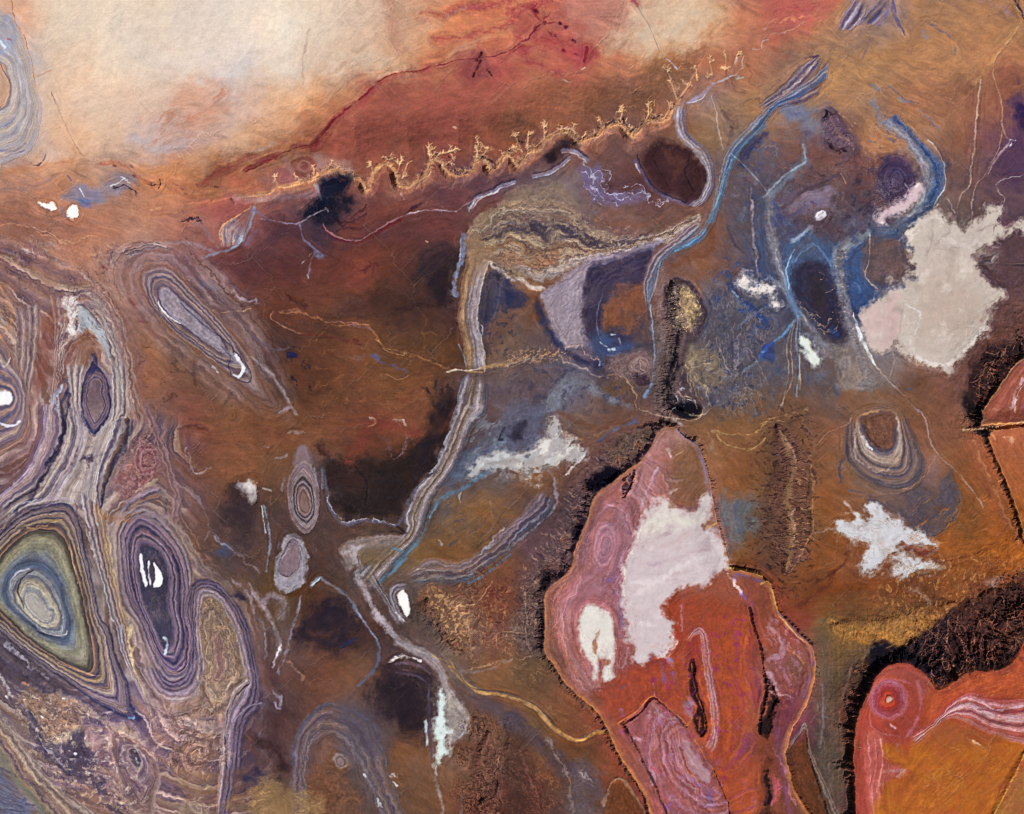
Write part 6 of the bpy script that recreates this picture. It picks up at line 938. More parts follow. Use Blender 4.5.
ST("C3 420,720 430,760 D3 420,40 430,100", 3.4, "8a8090", .7, .9, 1); ST("D3 400,180 430,230 450,210 460,150", 1.6, "a88c90", .6, .9, 1)
PG("D3 590,-30 700,-60 850,-40 940,0 960,100 920,400 900,600 880,830 860,830 800,620 700,450 600,370 560,350 450,440 330,330 400,280 520,215 620,180", "8b4128", .8, 6, 2, 1.2, grain=.14)
for s, w, c in (("D3 840,80 850,160 830,280", 4, "9c4c28"), ("D3 680,-20 670,80", 1.4, "a87888"), ("D3 600,230 605,280", 4, "7c5884"), ("D3 635,200 640,225", 3, "8c88c0"), ("D3 640,250 650,280", 2, "6c5ca0"), ("D3 430,310 450,300", 2.4, "4c4478"), ("D3 650,100 655,130", 2.4, "b04030"), ("D3 600,190 640,150", 2, "e4d0c8"), ("D3 560,290 580,340", 1.4, "a87c78"), ("D3 430,400 440,415", 2.5, "8c6494"), ("D3 390,320 360,400 400,440", 5, "8a4834"), ("D3 440,490 470,530", 4, "84486c"), ("D3 880,40 900,130 890,200", 3, "7a3858"), ("D3 940,330 970,380 980,280", 4, "74384c"), ("D3 900,470 910,440", 2.5, "7c4488"), ("D3 930,680 940,720", 2.5, "84507c"), ("D3 960,750 970,790", 3, "8c5a88"), ("D3 850,320 870,460 860,580", 4, "9a4c24"), ("D3 900,540 990,560", 7, "5c3428"), ("C3 870,690 900,660 1000,700", 2, "6c5078"), ("C3 900,740 970,790", 4, "84485c"), ("C3 910,745 915,760", 2, "6464b0")):
    ST(s, w, c, .65, .9, 2, .8)
ST("C3 850,645 880,700 905,740", 1.8, "e0d0d0", .85, .8, 2, .9)
BD("D3 690,115 740,65 775,95 790,180 808,300 826,430 820,530 795,575", "D3 700,130 740,95 752,120 757,190 775,300 793,430 790,500 772,540", "98646c,b08c90,8a5454,ac8484,94605c,b48c8c", .9, 1.2, 1, 40, .08); PG("D3 695,130 740,100 755,190 740,260 710,240 690,180", "7c342e", .7, 3, 2, 1); PG("D3 680,380 715,340 720,420 700,430", "8c7c94", .8, 3, 2, 1)
PG("D3 708,210 725,208 736,300 757,370 775,430 772,488 745,495 720,442 738,380 708,310", "2a1418", .92, 1.2, 1, 1, h=-3); ST("D3 715,215 725,300 745,360 770,425 772,490", 1, "b46c38", .8, .9, 1, .8); ST("D3 730,440 750,430 745,480", 1.6, "9c5c38", .6, .9, 2, 1); ST("D3 690,470 720,430", 1.6, "bb7840", .8)
wdg = "D3 560,355 600,390 690,470 758,580 820,700 860,850 630,850 560,680 500,560 450,460"
PG(wdg, "8a5353", .85, 2, 1, .8, h=-2, grain=.14)
for s, w, c in (("D3 550,400 570,520 600,605", 2.4, "b08890"), ("D3 545,600 560,690", 2.6, "b090a0"), ("D3 570,370 600,420 660,430", 2.6, "a08c88"), ("D3 600,420 640,560 720,700 760,830", 1.2, "b48c8c"), ("D3 600,640 660,720 740,814", 1.2, "a87c84"), ("D3 480,515 520,515", 2.2, "b090a0"), ("D3 560,630 580,660", 2.6, "ac3444"), ("D3 780,735 790,760", 3, "4a4c98"), ("D3 760,770 800,780", 3, "9c84b4"), ("D3 660,650 720,640", 3, "9a5038"), ("D3 640,470 700,600 720,660", 3, "965038"), ("D3 640,760 620,790", 3, "7c4c7c"), ("D3 730,690 800,720", 3, "74446c"), ("D3 520,400 530,500", 3, "9a5a54")):
    ST(s, w, c, .75, .9, 2, .7)
for k in range(9): ST(P("D3 580,400 620,520 690,680 760,830") + [2.2 * k - 6, 0], .7, ["a87c78", "704040", "b89494"][k % 3], .5, .9, 2, .6)
PG("D3 678,530 700,525 735,580 772,620 792,682 762,682 710,622", "b8949e", .95, 1.5, 1, 1, lab=T('salt_patch', 'slender pinkish salt sliver on the wedge at the mesa foot', 'salt patch', sp, 'salt'))
for s, w in (("D3 443,457 510,408 560,350 600,372 640,412 695,465", 1.4), ("D3 450,465 512,580 570,700 630,840", 1.3), ("D3 800,635 850,745 870,850", .9), ("D3 440,450 460,490", 2.4)): ST(s, w, "26100f", .9, .8, 1, .7, h=-2.5)
for s in ("D3 420,450 500,398 560,342 605,365 645,405 700,460", "D3 690,460 760,565 812,660"): ST(s, 1, "b8743c", .8, .9, 1, .6)
for s, w in (("D3 948,-10 962,55 990,150 1005,250", 1.6), ("D3 1000,250 1015,300 990,420 985,490", 2.2)): ST(s, w, "220f10", .9, .8, 1, 1, h=-3)
PG("D3 1040,310 995,420 985,480 1010,520 D4 25,400 15,330", "1e1012", .85, 2, 2, 1.5, h=-2); PG("D3 1005,600 1030,640 1040,830 1000,830", "241416", .6, 4, 2, 2)
# the slots near the mesa head
for s, w in (("C3 490,245 480,280 462,320 445,358", 2.2), ("C3 470,262 445,290", 1.8), ("C3 455,300 440,350", 2)): ST(s, w, "1c1014", .9, .8, 2, 1, h=-3)
ST("C3 495,260 490,300 465,350", 1, "cc8448", .8, .9, 2, .8); ST("C3 480,300 455,345", .8, "c07c48", .7)
STRATA("C3 560,160 640,300 560,560 460,640 430,830 D3 420,160 300,330 200,240 160,60 C3 180,760 260,640 320,440 460,300", ["C3 340,480 370,450 410,490 410,560 390,620 350,640 325,590", "D3 268,60 C3 278,800 342,790 382,812 D3 412,110 402,272 336,272 288,182"], "9a6460,a87c80,8a5450,b08c90,8c5c48,a0706c", .6, 2.0, 6, 79)
STRATA("D3 880,40 960,100 980,300 960,560 1000,830 860,830 840,640 880,400", ["D4 0,20 150,150 120,330 0,360", "D3 700,130 790,500 740,95"], "8c3c2c,9c4c2c,84384c,a45834,7c3a58,94442c", .5, 2.4, 8, 80)
STRATA("D3 570,370 690,480 820,700 860,850 640,850 570,690 510,560", ["D3 680,530 735,580 792,682 710,622"], "8c5450,b08890,7a4444,a87c84,94564c,9c6c88", .5, 2.0, 6, 81)
# salt on the mesa
pan = T('salt_flat', 'large pinkish white salt flat filling the hollow of the pink mesa', 'salt flat', 'salt flats', 'salt')
PG("C3 540,402 600,370 640,402 670,390 720,424 745,380 762,358 788,342 788,400 760,470 800,500 832,540 862,622 832,652 800,662 778,712 720,702 640,742 602,790 590,830 D3 590,22 632,50 620,92 652,132 600,192 580,182 525,212 478,192 490,150 460,92 448,0 C3 443,760 450,650 470,570 520,462", "c6b7b9", 1, 1.2, 2, 1.6, lab=pan, fringe=1.6)
PG("C3 545,405 600,375 650,410 720,430 770,370 780,400 750,480 640,480 540,500 500,560 520,470", "d4cfc2", .8, 6, 3, 2); MOT("C3 540,420 780,400 850,620 600,780 460,760", "ac9398", .7, 16, .05, .5, 12, ang=-30, st=2, seed=971); MOT("C3 460,560 840,540 700,720 D3 600,180 480,160", "dccfd0", .6, 14, .1, .5, 10, ang=-30, st=2, seed=972)
for s, w, c in (("C3 520,470 475,570 455,650 448,760", 1.6, "e4dcd0"), ("C3 480,550 540,530 600,550 700,500", 4, "bca4a4"), ("C3 520,620 600,610 680,590 780,560", 3, "c0aab0"), ("C3 540,625 590,615", 2.5, "b09aa8"), ("C3 480,700 560,690 700,620 800,580", 5, "d8ccce"), ("D3 470,40 560,60", 4, "d4c8ca"), ("C3 780,500 820,560 850,620", 4, "d8cccc"), ("C3 640,660 740,640", 3, "bca6a8"), ("D3 620,90 655,135 610,185", 1.4, "ece0d8"), ("C3 760,480 800,455", 3, "8a6038")): ST(s, w, c, .7, 1, 2, .7)
ST("C3 760,490 812,458", 1, "c89a44", .9, .9, 1, .4)
tear = T('salt_flat', 'small white teardrop salt flat with a brown notch beside the mesa hollow', 'salt flat', 'salt flats', 'salt')
PG("D3 268,60 C3 278,800 310,780 342,790 382,812 D3 400,50 412,110 402,180 405,230 400,272 366,272 370,222 390,202 345,190 345,240 336,272 314,272 325,212 288,182 274,120", "d4d0c8", 1, .9, 1, 1, lab=tear, fringe=.8); PG("D3 352,80 330,140 348,200 392,205 370,222 345,190 322,170 314,150 340,90", "9a6a4e", .95, 1, 2, 1)
# mesa, eastern arm beside the gold edge
for s, w, c in (("D4 10,5 80,85 152,150 152,230 115,330 60,362 20,362", 1.6, "6a2c34"), ("D4 30,0 100,70 165,140 170,240 140,350", 2.4, "74506c"), ("D4 0,60 40,100 60,180 20,190", 4, "a88490"), ("D4 80,160 130,190 140,222 100,252", 1.2, "b07c60"), ("D4 0,250 40,330", 3, "b494a0"), ("D4 60,180 50,280 90,320", 2, "9c5c50"), ("D4 0,330 60,335 100,350", 1.2, "c09898"), ("D4 10,650 40,700 20,762", 4, "b45c68"), ("D4 40,480 40,580 60,680 90,814", 4.5, "74465c"), ("D4 20,550 60,640 110,780", 1.4, "a06c70"), ("D4 90,180 100,160", 3, "8c5038")): ST(s, w, c, .75, .9, 2, .7)
ST("D4 0,280 22,350 -10,430", 2.6, "1c1012", .9, .8, 2, 1, h=-2); ST("D4 -10,640 10,740 -10,770", 3, "1a1012", .85, .8, 2, 1); ST("D4 40,20 100,85 140,125", 1, "d8a850", .8, .9, 1, .8)  # gold stroke paints sunlight on the mesa edge
# wedge of low beds east of the mesa foot
BD("D4 75,545 120,490 152,452 170,560 205,640 260,760 300,850", "D4 85,560 120,510 148,480 155,560 185,650 235,770 270,850", "8a8078,5c4c4c,8a7464,4a3a38", .95, 1.2, 1); PG("D4 80,570 125,520 150,490 165,600 205,720 245,850 175,850 150,790 100,700", "57301c", .85, 3, 2, 1, grain=.3); ST("D4 150,480 168,600 208,720 250,850", 1.3, "1c1010", .85, .9, 1, .8, h=-2)
ST("D4 215,120 230,250 222,400 215,520 240,640 290,760 330,850", 13, "56483f", .75, 1, 2, .6); ST("D4 200,70 230,40", 6, "5c5240", .6, 1, 3); ST("D4 215,300 217,450 207,545", 1.8, "757178", .7, .9, 1, .6); ST("D4 218,420 250,432", 1.2, "746e74", .6)
for i in range(90):
    x0 = 768 + (190 + 100 * RNG.random()) / 4; y0 = 610 + (200 + 600 * RNG.random()) / 4; ST(np.array([(x0, y0), (x0 + RNG.normal(0, .6), y0 + 4), (x0 + RNG.normal(0, 1), y0 + 8)]), .8, RNG.choice(["6c5a4c", "463830", "7a6450"]), .5, .9, 2, .7)

# ---- red mesa in the south-east corner
red = T('red_mesa', 'red mesa with a round bullseye dome and lilac ribbons, above a black slope', 'mesa', 'mesas', empty=True); rtop = PT(red, 'plateau_top'); rslo = PT(red, 'slope', label='black slope with branching gullies')
PG("D4 260,55 300,48 400,60 520,28 640,0 720,-20 680,60 600,110 520,160 440,200 390,180 360,150 300,130", "92683a", .85, 4, 3, 2, grain=.35)
RR = "D4 430,252 490,208 550,213 602,240 642,290 663,318 722,290 800,245 900,240 970,205 1000,150 1050,90 1200,200 1200,950 370,950 345,814 340,680 335,550 345,450 370,370 400,310"
PG("D4 395,185 440,130 520,140 570,110 660,50 740,-10 860,-60 1060,-90 1060,120 970,200 900,240 800,240 720,290 665,312 620,250 560,215 490,205 430,245 400,300 370,370 345,450 320,430 340,320 375,230", "28191c", .9, 3, 2, 1.4)  # slope facing away from the sun, shade painted into its dark rock
PG("D4 800,-60 1060,-90 1060,60 960,170 860,200 780,130 760,20", "4a2c22", .75, 8, 3, 1.5)
RIM(RR, [("D4 335,550", 9), ("D4 345,420", 10), ("D4 400,300", 11), ("D4 490,208", 18), ("D4 600,240", 30), ("D4 720,290", 44), ("D4 850,245", 46), ("D4 1000,160", 46), ("D4 345,780", 7)],
    17, .5, 1.0, flank="2c1a1a", fa=.6, lip="a85a38", lipw=1.6, lab=rtop, slope_lab=rslo, seed=221, inner=4, innerw=30, gs=.04, ink="7a4c38")
PG(spline(P("D4 395,185 440,130 520,140 600,110 680,60 740,80 700,200 665,300 620,250 560,215 490,205 430,245"), True), "15111a", .8, 4, 2, 1, sm=False)  # deepest slope shade, painted near-black
def VEIN(s, n, seed, cols=("7c4c38", "8a5a40", "5c3830")):  # lit gullies painted as lighter veins on dark slopes
    r = np.random.default_rng(seed); p = spline(P(s)); ST(p, .8, cols[0], .8, .9, 2, .4, h=-.8, sm=False)
    for k in range(n):
        o = p[r.integers(0, len(p) - 1)]; aa = math.atan2(*(p[-1] - p[0])[::-1]) + r.choice([-1, 1]) * (.35 + .4 * r.random()); q = [o]
        for j in range(4): aa += r.normal(0, .25); q.append(q[-1] + 3.2 * np.array([math.cos(aa), math.sin(aa)]))
        ST(np.array(q), .6, r.choice(cols), .7, .9, 1, .5, h=-.6)
for s in ("D4 500,110 540,140 560,100", "D4 470,150 520,120", "D4 520,60 560,80 590,120", "D4 560,60 580,130", "D4 600,40 640,80", "D4 440,90 480,110", "D4 400,70 390,120", "D4 340,60 330,110"): ST(s, 1, "b88a48", .5, 1, 1, .8, h=-.4)
for s in ("D4 540,100 580,120", "D4 480,150 500,165", "D4 420,110 460,130", "D4 360,80 350,130", "D4 310,80 300,120"): ST(s, 1.2, "5c3c20", .6, .9, 2, .8, h=.6)
GUL("D4 265,58 400,64 520,34 640,4 740,-30", 12, 24, 2.5, .7, 1.3, seed=171)
ST("D4 385,180 375,230 420,255", 1.2, "8a6a5c", .8, .9, 1, .6); ST("D4 420,150 385,185", 2.5, "70604c", .7, .9, 2)
BD("D4 330,200 290,330 275,450 290,600 320,750 360,850", "D4 380,190 330,330 312,450 320,600 345,750 375,850", "5c4438,7c5c4c,4a3228,3a2622", .7, 3, 2)
for i in range(160):
    t = RNG.random(); q = spline(P("D4 360,230 325,330 305,450 310,600 340,760")); o = q[int(t * (len(q) - 1))] + RNG.normal(0, 3, 2); ST(np.array([o, o + [3, -1.2]]), .7, RNG.choice(["84563e", "1c1216", "6c4838", "a06c4c"]), .6, .9, 1, .6, h=.4)
PG(spline(P(RR), True), "8d4033", .8, 1.5, 1, .3, sm=False)
PG("D4 430,255 490,212 550,216 600,243 640,292 660,325 600,340 560,290 480,280 430,300 400,330", "83443c", .8, 4, 1, 1); PG("D4 640,300 720,295 800,250 900,245 970,210 1060,100 1060,340 900,340 800,320 700,370 620,450 600,360", "91482a", .9, 5, 2, 1, grain=.15)
for i in range(90):
    x0 = 768 + (640 + 380 * RNG.random()) / 4; y0 = 610 + (250 + 90 * RNG.random()) / 4; ST(np.array([(x0, y0), (x0 + 4, y0 - 1.6), (x0 + 8, y0 - 3.6)]), .8, RNG.choice(["a05430", "7a3820", "a8623c"]), .5, .9, 2, .7, h=.3)
def C(u, v, r0, n=22): return np.array([P("D4 %f,%f" % (u + r0 * math.cos(a), v + r0 * math.sin(a)))[0] for a in np.linspace(0, 2 * math.pi, n, endpoint=False)])
ST("D4 590,280 600,330 597,400 580,460 550,500", 2.6, "a0606c", .8, .9, 1, .4); ST("D4 560,285 578,330 576,400 556,460", 1.6, "8c4438", .7); ST("D4 440,285 500,275 560,285", 2, "a06478", .6, .9, 1); ST("D4 400,400 400,440 430,480 520,500", 1.4, "a06064", .7, .9, 1)
be = T('bullseye_dome', 'perfectly round red bullseye dome with a pale dot on the red mesa', 'rock dome', 'ringed rock domes', empty=True); be1 = PT(be, 'outer_ring'); be2 = PT(be, 'core')
RG(C(472, 350, 20), C(472, 350, 90), "b03c28,8a3028,722e30,7c343a,8c4450,a06470,94505a,8e4a3c", .92, 2, 2, 30, .1, lab=be1, relief=.5, jit=.08)
PG(C(472, 350, 24), "94402c", .9, 1.5, 2, 1, lab=be2); ST(C(474, 349, 15), 1.0, "34181c", .8, .8, 1, .8); PG("D4 462,345 475,338 490,345 480,362 466,360", "ac9088", .9, .8, 1, .8)
ST("D4 483,450 500,468", 1.6, "ccc4d4", .7, .9, 1, .4)
BD("D4 560,500 620,468 680,418 720,368 800,328 900,358 1060,345", "D4 580,545 640,495 700,432 760,432 860,482 990,528 1060,512", "9c5a5c,b8888c,8a4c44,b4949c,c09c9c,7c4444,b88c8c,8c4a40,a87478", .95, 1.5, 1, 60, .12, relief=.6); ST("D4 760,345 850,365 900,395 1021,375", 1.4, "c8b0bc", .8, .9, 1, .6); ST("D4 830,390 920,405 1021,395", 2, "74343c", .7, .9, 1)
PG("D4 380,490 460,500 465,600 530,625 542,650 490,672 450,702 440,850 405,850 385,700", "a0574e", .85, 3, 2, 1, grain=.1)
for s, w, c in (("D4 390,495 400,600 405,700 420,850", 1.2, "b87c7c"), ("D4 420,510 425,600 410,700", 1.1, "b4787c"), ("D4 445,510 450,600 430,720", 1.3, "c09090"), ("D4 460,640 530,635", 2.4, "b48480"), ("D4 440,690 425,850", 1.6, "a87474"), ("D4 435,560 400,700", 1, "7c3c38")): ST(s, w, c, .75, .9, 1, .6)
PG("D4 465,530 560,545 700,440 780,450 990,530 1060,520 980,640 930,740 870,850 445,850 450,705 545,655 535,620 470,600", "9a5b22", .92, 4, 2, 1.2, grain=.06); PG("D4 620,520 700,440 780,450 920,510 820,540 700,520", "7c4430", .7, 6, 2, 1.2)
PG("D4 1060,520 980,645 930,745 868,850 1060,850", "8a6034", .9, 3, 2, 1); ST("D4 1030,530 980,640 930,740 868,850", 1.4, "c4984a", .75, .9, 1, .7); ST("D4 475,530 540,545 560,535", 3, "9c4c24", .8, .9, 2); ST("D4 510,530 515,560", 2, "7c6470", .7, .9, 2)
ST("D4 815,522 838,535", 2, "e4b494", .9, .8, 2, .8); ST("D4 800,520 850,550", 4, "b07444", .5, 1, 2); ST("D4 510,660 540,635", 2, "b48c84", .6); ST("D4 640,815 740,790 780,814", 4, "a8483c", .5, 1, 3)
for i in range(140):
    x0 = 768 + (480 + 480 * RNG.random()) / 4; y0 = 610 + (540 + 270 * RNG.random()) / 4; aa = -.8 + RNG.normal(0, .25)
    ST(np.array([(x0, y0), (x0 + 4 * math.cos(aa), y0 + 4 * math.sin(aa)), (x0 + 8 * math.cos(aa + .2), y0 + 8 * math.sin(aa + .2))]), .9, RNG.choice(["a86c2c", "8a4e1c", "a4662a"]), .25, 1, 3, .9, taper=True, h=.15)
GUL("D4 1021,550 975,650 930,740 880,830", 14, 6, 2.5, .5, .9, seed=181)

# ---- mesas on the right edge
em = T('orange_mesa', 'orange and pink mesa cut by the right edge beneath the largest salt flat', 'mesa', 'mesas', empty=True); et = PT(em, 'plateau_top'); es = PT(em, 'slope', label='black gullied slope')
PG("B4 1060,500 900,540 800,600 740,680 760,830 C4 790,30 800,-20", "6a483f", .7, 5, 2, 1, grain=.2)
ER = "B4 1060,580 980,640 920,720 870,790 850,830 C4 848,10 850,40 845,60 870,68 1060,45 1200,0 1200,-400"
PG("B4 1060,560 1000,600 940,690 860,790 850,814 C4 845,30 800,20 B4 780,790 800,700 860,580 940,550", "1b1218", .85, 4, 2, 1.8)  # shaded flank painted near-black over dark rock
RIM(ER, [("B4 1000,610", 26), ("B4 920,720", 20), ("B4 860,800", 12), ("C4 848,40", 16), ("C4 870,68", 4), ("C4 1000,55", 3)], 11, .7, 1.1, flank="33201e", fa=.5, lip="c8905c", lipw=2, lab=et, slope_lab=es, seed=231, inner=3, innerw=20, gs=.06, ink="6c3c26")
PG("B4 1060,590 985,645 925,725 875,795 860,830 C4 860,40 900,55 1060,30", "8f4c2e", .8, 2, 1, .6); ST("B4 1030,680 990,740 970,800 C4 960,0", 3, "b894a0", .85, .8, 2, .8); ST("B4 1021,720 985,780 975,830", 1.6, "dcd0e0", .8, .9, 2, .7); ST("B4 1030,640 950,740 910,814 C4 900,30", 2.4, "9c5c58", .7, .9, 1); ST("B4 1030,780 1000,830", 3, "8c5c74", .7, .9, 2); ST("C4 880,10 940,10 1021,-10", 2, "a86c5c", .6, .9, 2)
for i in range(90):
    t = RNG.random(); q = spline(P("B4 980,590 900,670 830,760 C4 815,20")); o = q[int(t * (len(q) - 1))] + RNG.normal(0, 5, 2); ST(np.array([o, o + [2.6, 1.6], o + [5, 2.2]]), .7, RNG.choice(["84482a", "160f14", "6a3826", "a06040"]), .6, .9, 2, .7, h=.4)
PG("C4 795,-20 845,0 845,50 822,72 800,40", "161014", .85, 2, 2, 1.4); ST("C4 800,20 840,40", .8, "8c5c34", .7, .9, 2); ST("C4 810,45 840,55", .8, "8c5c34", .7, .9, 2)  # dark strip paints the shade left of the rim
lm = T('orange_mesa', 'flat orange mesa south of the pale ford on the right edge', 'mesa', 'mesas', empty=True); lt = PT(lm, 'plateau_top'); ls = PT(lm, 'slope', label='narrow toothed cliff')
LR = "C4 868,92 900,190 940,280 980,380 1010,480 1024,530 1200,600 1200,100 1060,70 900,88"
RIM(LR, [("C4 880,130", 6), ("C4 940,280", 5), ("C4 1010,480", 5), ("C4 900,88", 3), ("C4 1060,70", 3)], 9, .9, .9, flank="22140f", fa=.85, lip="c07a34", lipw=1.6, lab=lt, slope_lab=ls, seed=241, inner=2)
PG("C4 872,98 905,190 945,280 985,380 1015,480 1030,530 1060,500 1060,80 900,95", "9b5726", .85, 2, 1, .5, grain=.1); PG("C4 830,85 870,88 868,110 840,105", "1a1114", .85, 2, 2, 1)  # small dark patch paints shade at the cliff corner
ST("C4 930,105 970,130", 2.4, "c09480", .7, .9, 2, 1); ST("C4 880,100 900,125", 1.6, "b88468", .6); ST("C4 775,86 850,82 930,70 1021,50", 1.5, "d0b088", .8, .9, 1, .5)
ST("C4 810,100 860,230 930,380 990,520", 6, "8a5034", .6, 1, 2); ST("C4 820,130 880,270 950,420 1000,540", 1.5, "b07850", .6, .9, 2, .7); ST("C4 860,300 890,350", 4, "6c3828", .6, 1, 3)
for i in range(50):
    q = spline(P("C4 860,130 930,290 1005,500")); o = q[int(RNG.random() * (len(q) - 1))] - [2 + 3 * RNG.random(), 0]; ST(np.array([o, o + [2.4, -1]]), .6, RNG.choice(["b0764c", "3a2018"]), .6, .9, 1, .6, h=.3)
PG("C4 740,814 850,760 960,700 1040,640 1040,860 740,860", "3a2420", .6, 5, 2, 1.5)
for i in range(130):
    x0 = 768 + (500 + 520 * RNG.random()) / 4; y0 = 408 + (840 - 220 * RNG.random() * (x0 - 880) / 150) / 4 - 6 * RNG.random(); ST(np.array([(x0, y0), (x0 + 1.4, y0 + 3), (x0 + 3.2, y0 + 6)]), .8, RNG.choice(["a87848", "5a3824", "9c6a40", "4a2c22", "7a5a58"]), .45, 1, 2, .8, h=.4)
PG("C4 870,690 900,680 920,690 890,710", "a89090", .6, 3, 2, 1.4); ST("C4 560,720 600,730 640,780", 4, "a48c80", .5, 1, 2, 1)
ST("C4 -30,700 0,690 18,740 40,830", 1.4, "c89a48", .8, .9, 0, .3); ST("C3 870,636 925,646 975,656 1010,688", 1.4, "d0a040", .85, .9, 0, .3); ST("C3 865,628 925,636 985,648", 1.3, "1e1612", .8, .9, 0, .4)  # sunlit edge painted gold, shaded north-facing cliff painted black

MOT("D3 180,0 520,0 420,280 330,320 D3 200,200", "b48c88", .5, 4, 0, .12, 8, vein=True, ang=75, st=3, seed=991); MOT("C3 230,560 500,380 600,150 500,600 420,814 160,814", "b0888c", .45, 4, 0, .12, 8, vein=True, ang=-60, st=3, seed=992)
MOT("D3 420,260 940,40 900,500 860,814 700,460", "a85428", .5, 10, .1, .3, 10, seed=993); MOT("D3 520,240 940,0 D3 960,300 880,814 800,600", "803058", .6, 8, .15, .25, 10, seed=994); MOT("D3 560,380 840,640 860,814 640,814", "a878a0", .5, 5, .12, .25, 8, ang=65, st=2.5, seed=995); MOT("D4 0,20 150,150 120,330 0,360", "b08090", .5, 5, .05, .25, 6, ang=70, st=2, seed=996)
MOT("D4 560,60 1040,-60 1040,150 900,240 700,280 620,220", "7c4a34", .6, 6, 0, .08, 10, vein=True, ang=75, st=2, seed=997); MOT("D4 560,60 1040,-60 1040,150 900,240 700,280 620,220", "15101a", .6, 4, .05, .3, 10, ang=75, st=2, seed=998)  # lit rills and slope shade mottled into the colour
MOT("B4 860,560 1021,480 1021,580 880,780 800,814", "8c4c2c", .6, 4, 0, .1, 8, vein=True, ang=40, st=2, seed=999)
MOT("C4 280,450 440,393 660,540 680,640 400,655", "a09494", .6, 10, 0, .5, 8, seed=1081); MOT("C4 280,450 440,393 660,540 680,640 400,655", "8c6450", .6, 6, 0, .12, 6, vein=True, ang=35, st=2, seed=1002)
MOT("D4 470,560 700,440 1021,540 930,760 860,830 450,830", "a8682c", .5, 14, .0, .6, 10, ang=-45, st=3, seed=1071); MOT("D4 470,560 700,440 1021,540 930,760 860,830 450,830", "864a20", .45, 9, .05, .5, 10, ang=-45, st=4, seed=1072); MOT("D4 600,640 1021,600 900,830 600,830", "bc8440", .35, 6, 0, .12, 10, vein=True, ang=-50, st=3, seed=1073)
for k, s in enumerate(["D4 680,55 675,110 650,170 640,230 650,290", "D4 720,40 715,110 690,170 700,230", "D4 760,20 750,90 790,160 770,220", "D4 830,0 850,80 870,160 850,220", "D4 900,-10 900,70 920,140 900,210", "D4 960,0 950,80 970,160", "D4 640,70 620,140 640,200", "D4 870,40 930,90 1010,110", "D4 740,180 720,240 690,290", "D4 800,60 830,140 800,210", "D4 1000,20 990,80"]): VEIN(s, 16, 600 + k, ('94624a', '8a5a44', '6c4438'))  # lit gullies painted lighter across the black slope
for k, s in enumerate(["B4 960,560 930,600 900,640", "B4 920,590 890,640 870,690", "B4 870,640 850,690 840,740", "B4 1000,530 980,580", "D4 330,330 360,345", "D4 315,430 350,440", "D4 320,520 345,525", "C3 270,330 310,320", "C3 230,420 280,420", "C3 190,520 250,520", "C3 130,640 200,640", "C3 420,190 440,240", "C3 500,130 520,180"]): VEIN(s, 7, 640 + k, ('8c5c3c', '7a5040', '9c7050'))
# ------------------------------------------------------------------ grain common to all ground
COL *= (1 + 0.03 * NM + 0.03 * NR)[..., None]
sandy = np.clip(1 - COL.mean(-1) * 1.25, .15, 1)
HGT += 0.08 * NF * sandy + 0.07 * NR * sandy
np.clip(COL, 0.015, 0.96, out=COL)
def blur(a, s):
    r = max(int(round(s / SP)), 1); k = 2 * r + 1
    for _ in range(2):
        for axn in (0, 1):
            pad = [(0, 0)] * a.ndim; pad[axn] = (r + 1, r)
            c = np.cumsum(np.pad(a, pad, mode='edge'), axis=axn, dtype=np.float64)
            a = ((np.take(c, range(k, c.shape[axn]), axn) - np.take(c, range(0, c.shape[axn] - k), axn)) / k).astype(np.float32)
    return a
# ------------------------------------------------------------------ the rock of this desert leans to violet, save the orange sands of the south-east
se_ = smooth((X - 480) / 160) * smooth((Y - 380) / 160)
nw_ = smooth((0.62 - COL.mean(-1)) / 0.2)
ce_ = np.exp(-((X - 390) / 150) ** 2 - ((Y - 480) / 330) ** 2)
wv_ = (nw_ * (1 - 0.75 * se_) * (1 - 0.9 * ce_) * 0.55)[..., None]
COL[..., 2] += (1 - 0.85 * se_) * 0.75 * np.clip(0.43 * COL[..., 0] - COL[..., 2], 0, 1)
lum_ = COL.mean(-1, keepdims=True)
COL += wv_ * ((lum_ - COL) * 0.10 + np.array([-0.002, -0.009, 0.020], np.float32) * np.clip(lum_ * 4 - 0.3, 0, 1))
sl_ = np.isin(LAB, [i for i, r in REG.items() if r['mat'] == 'salt'])
sh_ = np.where(sl_, 0.3, 1.0)[..., None].astype(np.float32)
COL += sh_ * (0.45 * (COL - blur(COL, 1.4)) + 0.2 * (COL - blur(COL, 14)))
np.clip(COL, 0.02, 0.95, out=COL)
